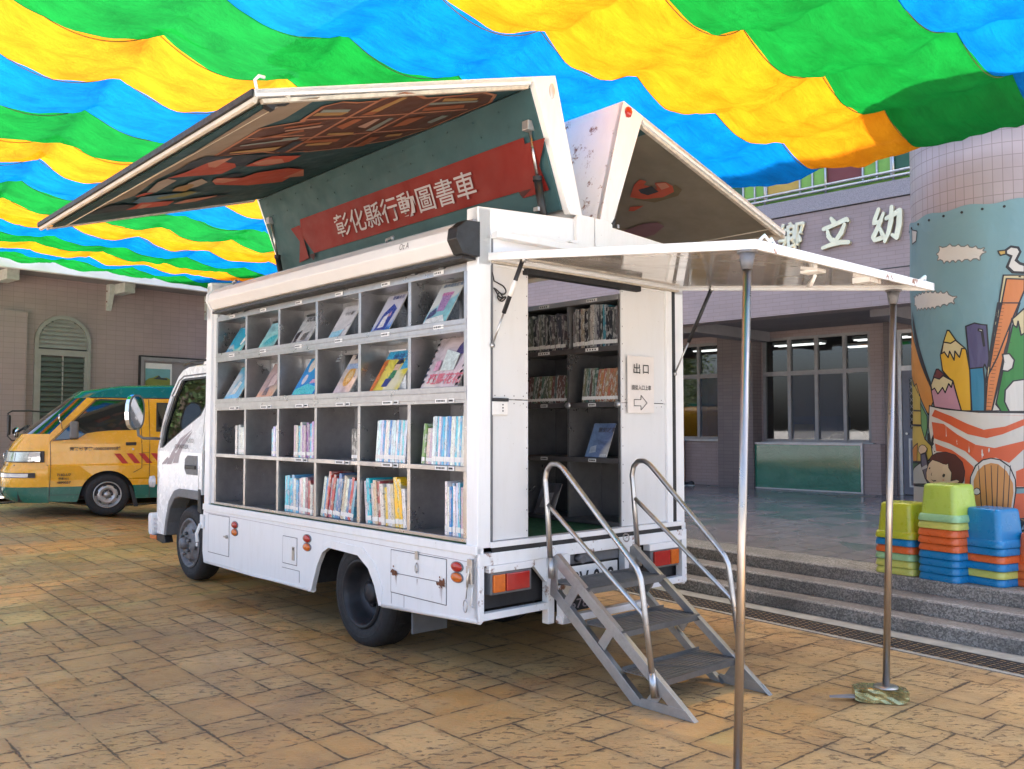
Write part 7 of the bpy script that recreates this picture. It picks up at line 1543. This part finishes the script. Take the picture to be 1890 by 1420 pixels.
def display(bay, row, f, w, h, c, label, tilt=31, art=None, side='left', th=.008, titl=None):
    if side == 'left': xa, xb = XB[bay] - .014, XB[bay + 1] + .014; z = ZR[row][0]; y = -.012
    else: xa, xb = XR[bay + 1] - .012, XR[bay] + .012; z = (2.045, 1.665, 1.285, .86)[row]; y = -1.27
    x = xa + (xb - xa) * f
    e = empty('display_book', tp(x, y, z + .002), TRZ); setp(e, label, 'book', 'books propped face out on the truck shelves')
    Rm = Matrix.Rotation(R(tilt), 4, 'X')    # lean back
    def put(o): o.parent = e; o.rotation_euler = (R(tilt), 0, 0); return o
    o = put(MB().box(-w / 2, w / 2, -th, 0, 0, h).build('cover', 'picture_cover', None, .001)); o.color = (*c, 1)
    put(MB().box(-w / 2 + .002, w / 2 - .002, -th * .85, -th * .15, .001, h + .0006).box(-w / 2 - .0006, w / 2 + .0006, -th * .8, -th * .2, .003, h - .003).build('pages', 'pages'))
    F2 = lambda u, v, k: (-u * w / 2, .0006 + .0004 * k, v * h)     # u -1 left .. 1 right in the picture
    for k, (cc, L) in enumerate(art or []):
        m = 'bk_%.2f_%.2f_%.2f' % cc; simple(m, cc, .3, coat=.3, var=.25, scale=30)
        if len(L) == 3 and not isinstance(L[0], tuple):
            cx, cy, r = L; L = [(cx + r * math.cos(a * math.pi / 8), cy + r * .75 * w / h * math.sin(a * math.pi / 8) * 1.0) for a in range(16)]
        put(MB().sheet(L, F2, k + 1).build('cover_art', m, None, recalc=False))
    if titl:
        s_, u, v, tw, cc = titl; m = 'bk_%.2f_%.2f_%.2f' % cc; simple(m, cc, .4)
        t_ = text(s_, 'title', m, None, (-u * w / 2, .004, v * h), (-1, 0, 0), (0, 0, 1), tw * w, None, bold=.02); put(t_)
    return e
K = (.02, .02, .03)
display(0, 0, .50, .30, .27, (.01, .36, .52), 'teal blue picture book with a white whale shape, first bay of the top row', art=[((.7, .75, .72), [(.55, .25), (.75, .4), (.8, .62), (.62, .72), (.42, .5), (.38, .3)]), ((.0, .2, .4), [(-1, .0), (.2, .0), (-.4, .18), (-1, .1)])])
display(1, 0, .55, .26, .25, (.25, .50, .55), 'pale teal picture book, second bay of the top row', art=[((.05, .4, .45), [(-.7, .15), (.6, .1), (.8, .5), (-.1, .45)])])
display(2, 0, .50, .26, .25, (.42, .43, .43), 'grey magazine with black lettering, third bay of the top row', titl=('尖端雜誌', -.55, .78, .75, K), art=[(K, [(-.8, .05), (-.5, .05), (-.4, .5), (-.9, .4)]), ((.1, .1, .1), [(-.1, .1), (.5, .1), (.6, .4), (.0, .35)])])
display(3, 0, .42, .22, .285, (.52, .51, .52), 'plain light grey book with a small title, fourth bay of the top row', titl=('小小書', -.35, .68, .5, (.1, .1, .1)), art=[((.25, .5, .62), [(-.95, .02), (.2, .02), (.5, .25), (-.9, .2)])])
display(4, 0, .36, .22, .305, (.06, .24, .55), 'blue comic book with massed figures, fifth bay of the top row', titl=('故事大王', -.3, .86, .6, (.03, .05, .2)), art=[((.03, .06, .3), [(-.7, .05), (.5, .05), (.7, .6), (.1, .75), (-.5, .5)]), ((.6, .6, .62), [(-.4, .1), (.2, .12), (.1, .5), (-.3, .4)]), ((.6, .3, .3), [(.1, .4), (.4, .4), (.3, .55)])])
display(5, 0, .40, .235, .32, (.22, .46, .52), 'turquoise book with a purple drum on the cover, sixth bay of the top row', titl=('森林裡的鼓聲', -.7, .88, .85, (.1, .15, .25)), art=[((.30, .18, .36), [(-.25, .3), (.35, .3), (.45, .72), (-.4, .72)]), ((.42, .15, .3), [(-.45, .68), (.5, .68), (.5, .76), (-.45, .76)]), ((.05, .06, .15), [(-.9, .1), (-.2, .25), (-.4, .4), (-.8, .3)]), ((.6, .62, .62), [(-.95, .02), (.9, .02), (.5, .2), (-.8, .14)])])
display(0, 1, .45, .28, .33, (.16, .48, .62), 'sea blue picture book with a pale fish, first bay of the second row', art=[((.55, .62, .62), [(-.4, .12), (.2, .15), (.3, .5), (-.1, .55)])])
display(1, 1, .52, .28, .33, (.40, .29, .27), 'dusty pink picture book with a drawn pig, second bay of the second row', titl=('嘟小米', -.3, .82, .7, K), art=[((.55, .42, .40), [(-.2, .3), (.4, .35), (.5, .68), (.1, .75), (-.2, .6)]), ((.06, .08, .14), [(-.4, .05), (.2, .05), (.1, .28), (-.35, .26)])])
display(2, 1, .60, .34, .34, (.03, .22, .60), 'bright blue picture book with a moon, third bay of the second row', titl=('晚安公主', .0, .82, .9, (.65, .68, .7)), art=[((.62, .58, .5), (-.45, .82, .28)), ((.55, .55, .6), (-.5, .42, .18)), ((.05, .45, .5), [(-.9, .02), (.9, .02), (.9, .2), (0, .3), (-.9, .16)]), ((.5, .25, .35), [(.1, .3), (.8, .32), (.6, .42), (.2, .4)])])
display(3, 1, .55, .22, .33, (.50, .42, .38), 'narrow white book with an orange lion, fourth bay of the second row', titl=('獅王', -.5, .86, .7, K), art=[((.55, .30, .06), (.0, .42, .5)), ((.6, .42, .2), (.05, .42, .3)), ((.28, .36, .5), [(-.9, .62), (.9, .62), (.9, .76), (-.9, .76)])])
display(4, 1, .46, .32, .32, (.62, .50, .08), 'yellow comic book with a running boy, fifth bay of the second row', titl=('地球王國', -.5, .74, .8, (.05, .12, .3)), art=[((.05, .38, .62), [(-1, .80), (1, .80), (1, 1), (-1, 1)]), ((.06, .35, .55), [(.45, .5), (1, .55), (1, .99), (.55, .9)]), (K, [(-.1, .6), (.5, .68), (.3, .80), (.05, .78)]), ((.03, .05, .2), [(-.3, .1), (.1, .1), (.2, .3), (-.25, .3)]), ((.05, .2, .1), [(-.1, .3), (.3, .3), (.3, .5), (0, .5)]), ((.6, .4, .3), [(0, .5), (.35, .5), (.35, .65), (0, .65)]), ((.55, .15, .03), [(-1, .0), (-.75, .0), (-.7, .8), (-1, .75)])])
stripes = []
for i in range(9): stripes.append((K, [(-1 + i * .23, .93), (-.9 + i * .23, .93), (-.87 + i * .23, 1.0), (-.97 + i * .23, 1.0)]))
for i in range(8): stripes += [(K, [(-1, .08 + i * .115), (-.88, .1 + i * .115), (-.88, .15 + i * .115), (-1, .13 + i * .115)]), (K, [(.88, .02 + i * .11), (1, .04 + i * .11), (1, .09 + i * .11), (.88, .07 + i * .11)])]
display(5, 1, .50, .37, .39, (.55, .47, .50), 'large white and pink book with a black striped border, sixth bay of the second row', titl=('斑馬花花', -.75, .06, .9, (.6, .15, .2)), art=stripes + [((.06, .05, .16), [(.2, .55), (.75, .6), (.8, .85), (.5, .88), (.3, .75)]), ((.55, .62, .60), [(-.2, .3), (.5, .3), (.5, .6), (-.3, .7)]), ((.5, .25, .35), [(-.6, .3), (-.3, .32), (-.35, .5), (-.6, .48)])], tilt=28)
display(0, 2, .50, .20, .255, (.16, .24, .40), 'pale blue book with small grey lettering, propped on the far bookcase seen through the doorway', side='right', tilt=24, titl=('雲的故事', -.4, .72, .8, (.07, .08, .12)), art=[((.35, .42, .52), [(-.7, .1), (-.1, .15), (-.2, .35), (-.7, .3)]), ((.6, .6, .6), [(.35, .02), (.9, .02), (.9, .1), (.35, .1)])])
display(1, 3, .40, .20, .24, (.10, .10, .11), 'dark book leaning on the lowest shelf of the far bookcase behind the near handrail', side='right', tilt=24, art=[((.22, .22, .23), [(-.6, .2), (.4, .2), (.5, .7), (-.5, .65)])])
for s_ in (BC, BP, BLb): bpy.data.objects.remove(s_)

# ------------------------------------------------------------------ yellow and green school van
def van():
    va = R(180 + (90 - 64.3)); vo = Vector((-6.23722, 13.8, .133))
    v = empty('school_van', vo, va); setp(v, 'yellow and green kindergarten van parked before the pink wall at the left', 'van')
    WID = 1.69
    cx, cz, ra = -.02, .30, .385
    arch = [(cx + ra * math.cos(R(a)), cz + ra * math.sin(R(a))) for a in range(8, 173, 8)]
    rx = -2.27; arch2 = [(rx + ra * math.cos(R(a)), cz + ra * math.sin(R(a))) for a in range(8, 173, 8)]
    prof = [(.80, .24), (.80, 1.12), (.79, 1.25), (.30, 1.80), (.22, 1.86), (.05, 1.92), (-.2, 1.96), (-1.2, 1.99), (-2.6, 1.97), (-2.86, 1.88), (-2.98, 1.5), (-3.02, .9), (-3.02, .5), (-2.95, .24), (-2.66, .24)] + arch2[::-1] + [(-1.87, .25), (-.42, .25)] + arch[::-1] + [(.40, .22)]
    def inset(z): return 0 if z < 1.10 else (z - 1.10) * .10 if z < 1.80 else .07 + (z - 1.80) * .55
    def front(x, z):   # plan rounding of the nose at the flank
        return max(0, x - .80)
    bm = bmesh.new(); vs = [bm.verts.new((p[0], 0, p[1])) for p in prof]
    tris = tessellate_polygon([[Vector((p[0], p[1], 0)) for p in prof]])
    for t in tris:
        try: bm.faces.new([vs[i] for i in t])
        except ValueError: pass
    for z in (.455, .55, .765, .79, 1.10, 1.3, 1.5, 1.7, 1.805, 1.85, 1.9, 1.95): bmesh.ops.bisect_plane(bm, geom=bm.verts[:] + bm.edges[:] + bm.faces[:], plane_co=(0, 0, z), plane_no=(0, 0, 1))
    def sy(x, z): f = front(x, z); return -inset(z) + (.014 if .56 < z < .775 else 0)
    for side in (0, 1):
        b2 = bm.copy()
        for q in b2.verts:
            y = sy(q.co.x, q.co.z); q.co.y = y if side == 0 else -WID - y
        me = bpy.data.meshes.new('body_side'); b2.to_mesh(me); b2.free()
        for m in ('van_green', 'van_yellow'): me.materials.append(MATS[m])
        for p in me.polygons: p.material_index = 0 if (p.center.z < .455 or p.center.z > 1.805) else 1
        o = bpy.data.objects.new('body_side', me); col.objects.link(o); o.parent = v
        s = o.modifiers.new('s', 'SOLIDIFY'); s.thickness = .012; s.offset = 0
    bm.free()
    # skin swept across from flank to flank
    ws = [0, .012, .03, .06, .10, .16, .24, .36, .5, .64, .76, .84, .90, .94, .97, .988, 1]
    # front rows: height, x at the flank, x on the centre line; then the roof and tail
    front_rows = [(.22, .78, 1.30), (.27, .80, 1.42), (.36, .80, 1.47), (.455, .80, 1.485), (.60, .80, 1.485), (.70, .80, 1.48), (.765, .80, 1.445), (.80, .80, 1.43), (.98, .80, 1.40), (1.10, .80, 1.33), (1.25, .79, 1.21), (1.80, .30, .58), (1.86, .22, .46)]
    sk = [(xs, z) for z, xs, xc in front_rows] + [(.05, 1.92), (-.2, 1.96), (-1.2, 1.99), (-2.6, 1.97), (-2.86, 1.88), (-2.98, 1.5), (-3.02, .9), (-3.02, .5), (-2.95, .24)]
    GT = [(0, 0), (.012, .16), (.03, .34), (.06, .54), (.10, .70), (.16, .83), (.24, .91), (.36, .975), (.5, 1)]
    XC = {round(z, 3): xc - xs for z, xs, xc in front_rows}; XCT = [(z, xc - xs) for z, xs, xc in front_rows]; XST = [(z, xs) for z, xs, xc in front_rows]
    def skp(x, z, w):
        e = min(w, 1 - w); yl = sy(x, z); yr_ = -WID - yl
        dx = lerp_tab(z, XCT) * lerp_tab(e, GT) if x > .2 and z < 1.87 else 0
        return (x + dx, yl + (yr_ - yl) * w, z + (.05 * (1 - (1 - min(1, e / .12)) ** 2) if z > 1.81 else 0))
    V = []; n = len(sk)
    for w in ws:
        for (x, z) in sk: V.append(skp(x, z, w))
    body = MB(); gl = MB()
    for i in range(len(ws) - 1):
        for k in range(n - 1):
            f = (i * n + k, i * n + k + 1, (i + 1) * n + k + 1, (i + 1) * n + k); zc = (sk[k][1] + sk[k + 1][1]) / 2
            if k == 10: gl.add([V[q] for q in f], [(0, 1, 2, 3)], 0, True)
            else: body.add([V[q] for q in f], [(0, 1, 2, 3)], 0 if (zc < .455 or zc > 1.81) else 1, True)
    body.build('body_shell', ['van_green', 'van_yellow'], v); gl.build('windscreen', 'van_glass', v)
    box('underbody', 'chassis', v, -2.8, 1.2, -WID + .12, -.12, .24, .40)
    MB().lathe([(0, 0), (.42, 0), (.42, -.25)], (cx, -.03, cz), 'Y', 30, a0=0, a1=math.pi).lathe([(0, 0), (.42, 0), (.42, -.25)], (rx, -.03, cz), 'Y', 30, a0=0, a1=math.pi).build('wheel_well', 'black', v)
    SF_ = lambda x, z, w: (x, sy(x, z) + w, z)
    def panel(L, nm, mat, w0, w1=None, par=v):
        # follow the tumblehome: split into horizontal slices
        bm_ = bmesh.new(); vv = [bm_.verts.new((p[0], 0, p[1])) for p in L]
        for t in tessellate_polygon([[Vector((p[0], p[1], 0)) for p in L]]):
            try: bm_.faces.new([vv[i] for i in t])
            except ValueError: pass
        for z in (1.10, 1.3, 1.5, 1.7): bmesh.ops.bisect_plane(bm_, geom=bm_.verts[:] + bm_.edges[:] + bm_.faces[:], plane_co=(0, 0, z), plane_no=(0, 0, 1))
        for q in bm_.verts: q.co.y = sy(q.co.x, q.co.z) + w0
        me = bpy.data.meshes.new(nm); bm_.to_mesh(me); bm_.free(); me.materials.append(MATS[mat]); o = bpy.data.objects.new(nm, me); col.objects.link(o); o.parent = par; return o
    wl = [(.75, 1.145), (.17, 1.775), (.10, 1.79), (-.44, 1.775), (-.46, 1.31), (-.03, 1.30), (.14, 1.285), (.28, 1.26), (.36, 1.21), (.42, 1.17)]
    def shrink(L, d):
        c = Vector((sum(p[0] for p in L) / len(L), sum(p[1] for p in L) / len(L))); return [(p[0] + (c.x - p[0]) * d, p[1] + (c.y - p[1]) * d * 1.4) for p in L]
    panel(wl, 'window_seal', 'black', .010)
    panel(shrink(wl, .045), 'side_window', 'van_glass', .014)
    for x0, x1 in ((-.70, -1.55), (-1.62, -2.5)):
        L = [(x0, 1.28), (x0, 1.74), (x1, 1.74), (x1, 1.28)]; panel(L, 'window_seal', 'black', .010); panel(shrink(L, .05), 'side_window', 'van_glass', .014)
    def line(pts, w=.008, mat='decal_brown', nm='door_seam', lift=.008):
        b = MB()
        for a, c in zip(pts, pts[1:]):
            nseg = max(1, int(abs(a[1] - c[1]) / .15))
            for i in range(nseg):
                p = (a[0] + (c[0] - a[0]) * i / nseg, a[1] + (c[1] - a[1]) * i / nseg); q = (a[0] + (c[0] - a[0]) * (i + 1) / nseg, a[1] + (c[1] - a[1]) * (i + 1) / nseg)
                b.bar(SF_(p[0], p[1], lift), SF_(q[0], q[1], lift), w, .003, (0, 1, 0))
        b.build(nm, mat, v)
    line([(.78, .24), (.765, .75), (.78, 1.13), (.16, 1.80)]); line([(-.46, 1.79), (-.50, 1.0), (-.50, .72), (-.38, .65)]); line([(-.585, 1.79), (-.61, 1.2), (-.615, .26)]); line([(.25, 1.806), (-2.8, 1.806)], .014, 'decal_brown', 'drip_rail')
    line([(.77, .775), (-2.9, .79)], .006); line([(-.50, .955), (-.615, .955)], .005); line([(-.50, .765), (-.615, .765)], .005); line([(.77, .335), (.36, .33)], .006, 'black')
    # handle, lettering, stripes
    MB().box(-.415, -.265, .0, .022, 1.07, 1.12).build('door_handle', 'black', v, .008); MB().tube([(-.37, 0, 1.01), (-.37, .012, 1.01)], .016, 12).build('lock', 'steel_tube', v)
    text('府教幼字第1000058995號', 'lettering', 'decal_brown', v, (.52, .010, .995), (-1, 0, 0), (0, 0, 1), .71, .06, bold=.03)
    for i, (s_, w_) in enumerate((('7183-U7', .19), ('乘車18人', .15), ('4890057', .19))): text(s_, 'lettering', 'decal_brown', v, (.68 - (.02 if i == 1 else 0), .0265 if True else 0, .615 - i * .058), (-1, 0, 0), (0, 0, 1), w_, .04, bold=.03)
    b = MB()
    for i in range(14):
        x = -.10 - i * .175; b.add([(x, .0085, .945), (x - .085, .0085, .945), (x - .205, .0085, .79), (x - .12, .0085, .79)], [(0, 1, 2, 3)])
    b.build('warning_stripe', 'decal_red', v, recalc=False)
    # wheels
    for x, y, s in ((cx, .0, 1), (rx, .0, 1), (cx, -WID, -1), (rx, -WID, -1)):
        w = empty('wheel', (x, y - .005 * s, .332 if True else 0), parent=v)
        w.location.z = .315
        MB().lathe([(.195, -.01 * s), (.22, 0), (.285, .0), (.32, -.02 * s), (.325, -.06 * s), (.325, -.16 * s), (.31, -.19 * s), (.2, -.19 * s)], (0, 0, 0), 'Y', 48).build('tyre', 'rubber', w)
        MB().lathe([(.203, .0), (.196, .010 * s), (.186, .004 * s), (.182, -.03 * s), (.17, -.045 * s), (.165, -.035 * s), (.12, -.01 * s), (.095, -.015 * s), (.075, -.03 * s), (.05, -.03 * s), (.045, -.015 * s), (0, -.013 * s)], (0, 0, 0), 'Y', 48).build('rim', 'rim_silver', w)
        h = MB(); nb = MB()
        for k in range(6):
            a = k * math.pi / 3 + .25; ctr = Vector((math.cos(a) * .145, -.018 * s, math.sin(a) * .145)); tg = Vector((-math.sin(a), 0, math.cos(a))); rd = Vector((math.cos(a), 0, math.sin(a)))
            h.add([ctr + tg * .028 + rd * .008, ctr + tg * .02 - rd * .014, ctr - tg * .02 - rd * .014, ctr - tg * .028 + rd * .008], [(0, 1, 2, 3)])
            nb.tube([Vector((math.cos(a + .5) * .063, -.03 * s, math.sin(a + .5) * .063)), Vector((math.cos(a + .5) * .063, -.008 * s, math.sin(a + .5) * .063))], .010, 6)
        h.build('vent_slot', 'black', w); nb.build('wheel_nut', 'rim_grey', w)
    MB().prism([(-.46, .12), (-.42, .30), (-.35, .45), (-.32, .45), (-.40, .12)], FX, -.2, -.02).build('mud_flap', 'black', v)
    # nose: points on the swept front
    def fp(w, z, lift=.006):
        p = skp(lerp_tab(z, XST), z, w); e = min(w, 1 - w)
        o = lift * (1 if e > .05 else .6); return (p[0] + o, p[1] + (.02 * (1 - e / .15) * (1 if w < .5 else -1) * (lift / .012) if e < .15 else 0), p[2])
    def fpatch(w0, w1, z0, z1, lift, nm, mat, par=v, nw=10, taper=0.0):
        b = MB(); V = []
        for i in range(nw + 1):
            w = w0 + (w1 - w0) * i / nw; t = i / nw
            for j in range(5): V.append(fp(w, z0 + taper * t + (z1 - z0 - taper * t) * j / 4, lift))
        b.add(V, [(i * 5 + j, i * 5 + j + 1, (i + 1) * 5 + j + 1, (i + 1) * 5 + j) for i in range(nw) for j in range(4)], 0, True); return b.build(nm, mat, par, recalc=False)
    for m_ in (0, 1):
        F_ = (lambda a: a) if m_ == 0 else (lambda a: 1 - a)
        h = fpatch(F_(.006), F_(.235), .825, .995, .010, 'headlight', 'black'); fpatch(F_(.012), F_(.23), .84, .98, .018, 'lens', 'mirror_chrome', h); fpatch(F_(.012), F_(.04), .91, .975, .022, 'turn_lens', 'lens_clear', h); fpatch(F_(.10), F_(.105), .845, .975, .022, 'divider', 'alu', h)
        fpatch(F_(.02), F_(.30), .595, .67, .012, 'fog_lamp', 'black'); fpatch(F_(.035), F_(.28), .605, .66, .018, 'fog_lens', 'lens_clear')
    g = fpatch(.27, .73, .83, 1.0, .012, 'grille', 'alu')
    for z in (.85, .88, .91, .94, .97): fpatch(.30, .70, z, z + .016, .02, 'grille_slot', 'black', g)
    MB().lathe([(0, .012), (.04, .012), (.05, 0)], (1.435, -WID / 2, .915), 'X', 20).build('badge', 'mirror_chrome', g)
    fpatch(.0, 1.0, .775, .787, .006, 'bumper_seam', 'decal_brown'); fpatch(.36, .64, .60, .66, .012, 'air_intake', 'black')
    p = box('number_plate', 'paper_white', v, 1.495, 1.505, -WID / 2 - .17, -WID / 2 + .17, .36, .52, .003); text('7183-U7', 'plate_text', 'ink', p, (1.507, -WID / 2 + .15 - .30, .38), (0, 1, 0), (0, 0, 1), .30, .11, bold=.02)
    fpatch(.30, .36, .32, .44, .006, 'recess', 'black'); 
    # hood characters either side of a red V
    for ch, w_ in (('芬', .62), ('園', .36)):
        o_ = fp(w_, 1.05, .03); text(ch, 'lettering', 'decal_brown', v, (o_[0] + .01, o_[1] - .05, o_[2] - .02), (0, 1, 0), (-.6, 0, .8), .10, .10, bold=.03)
    b = MB(); a_ = Vector(fp(.5, 1.02, .012))
    for s_ in (-1, 1): b.add([a_ + Vector((.006, 0, 0)), a_ + Vector((.006, .025 * s_, 0)), a_ + Vector((-.07, .10 * s_, .14)), a_ + Vector((-.07, .07 * s_, .14))], [(0, 1, 2, 3)])
    b.build('emblem', 'decal_red', v, recalc=False)
    # wipers, mirrors
    for y in (-.55, -1.05):
        MB().tube([(1.27, y, 1.20), (1.27, y + .02, 1.27), (1.12, y - .1, 1.38)], .011, 8).tube([(1.18, y - .28, 1.31), (1.10, y + .12, 1.38)], .008, 6).build('wiper', 'black', v)
    m = empty('door_mirror', parent=v); MB().box(.40, .52, .03, .16, 1.18, 1.44).build('housing', 'grey_plastic', m, .025); MB().bar((.50, -.02, 1.38), (.50, .05, 1.38), .04, .03).build('arm', 'black', m)
    MB().tube([(.62, -.03, 1.30), (.64, .02, 1.42), (.66, .04, 1.45)], .008, 8).lathe([(0, .02), (.05, .012), (.06, 0), (0, -.005)], (.66, .03, 1.50), 'X', 16).build('spot_mirror', 'mirror_chrome', v)
    m = empty('door_mirror', parent=v)
    MB().tube([(.75, -WID + .10, 1.60), (1.15, -WID - .10, 1.62), (1.40, -WID - .12, 1.62), (1.46, -WID - .12, 1.58), (1.46, -WID - .12, 1.20), (1.40, -WID - .1, 1.13), (1.05, -WID + .1, 1.12)], .013, 8).build('arm', 'black', m)
    MB().box(1.42, 1.46, -WID - .2, -WID - .02, 1.22, 1.55).build('housing', 'black', m, .02)
    o = MB().lathe([(0, .05), (.05, .045), (.085, .015), (.09, 0), (0, -.01)], (0, 0, 0), 'X', 24).build('round_mirror', 'mirror_chrome', m); o.location = (1.33, -WID - .1, 1.27); o.rotation_euler = (0, 0, R(30))
    for x in (-.05, -.75):
        s = empty('seat', parent=v); MB().box(x - .28, x + .22, -.75, -.25, .8, 1.0).build('cushion', 'seat_fabric', s, .04); MB().box(x - .36, x - .24, -.75, -.25, .95, 1.55).build('backrest', 'seat_fabric', s, .04)
van()

# ------------------------------------------------------------------ give every separate fitting an object of its own
def split_parts(names):
    for o in [q for q in bpy.data.objects if q.type == 'MESH' and q.name.split('.')[0] in names]:
        if o.data.users > 1: continue
        bm = bmesh.new(); bm.from_mesh(o.data); bm.faces.ensure_lookup_table(); seen = {}; isl = []
        for f in bm.faces:
            if f.index in seen: continue
            k = len(isl); st = [f]; seen[f.index] = k; fs = []
            while st:
                g = st.pop(); fs.append(g.index)
                for v in g.verts:
                    for h in v.link_faces:
                        if h.index not in seen: seen[h.index] = k; st.append(h)
            vs = [v.co for i in fs for v in bm.faces[i].verts]
            isl.append((fs, Vector((min(v.x for v in vs), min(v.y for v in vs), min(v.z for v in vs))), Vector((max(v.x for v in vs), max(v.y for v in vs), max(v.z for v in vs)))))
        n = len(isl)
        if n < 2 or n > 400: bm.free(); continue
        par = list(range(n))
        def root(i):
            while par[i] != i: par[i] = par[par[i]]; i = par[i]
            return i
        for i in range(n):
            for j in range(i + 1, n):
                a, b = isl[i], isl[j]
                gap = max(max(a[1][c] - b[2][c], b[1][c] - a[2][c]) for c in range(3))
                if gap < 0.008: par[root(i)] = root(j)
        gr = {}
        for i in range(n): gr.setdefault(root(i), []).extend(isl[i][0])
        bm.free()
        if len(gr) < 2: continue
        base = o.name.split('.')[0]; me = o.data
        for k, fs in enumerate(gr.values()):
            m = MB(); idx = {}
            V = []; F = []; MI = []; SM = []
            for fi in fs:
                p = me.polygons[fi]; F.append([idx.setdefault(v, len(idx)) for v in p.vertices]); MI.append(p.material_index); SM.append(p.use_smooth)
            inv = sorted(idx, key=idx.get); nm = bpy.data.meshes.new(base); nm.from_pydata([tuple(me.vertices[v].co) for v in inv], [], F)
            for mt in me.materials: nm.materials.append(mt)
            for p, a, b in zip(nm.polygons, MI, SM): p.material_index = a; p.use_smooth = b
            c = o.copy(); c.name = base; c.data = nm; col.objects.link(c)
        bpy.data.objects.remove(o)
split_parts({'bolt', 'wheel_nut', 'vent_hole', 'vent_slot', 'web', 'shelf_label', 'divider', 'upright', 'hanger', 'wiper', 'tie_ring', 'clamp', 'lining_print', 'hinge', 'sliding_pane', 'fly_screen', 'bag', 'cross_member',
  'sheets', 'pane', 'mount_rail', 'stud', 'latch', 'side_latch', 'rust_streak', 'stripe_decal', 'ball_joint', 'balcony_bar', 'front_lip', 'wheel_well', 'warning_stripe', 'catch', 'bracket', 'socket', 'foot'})
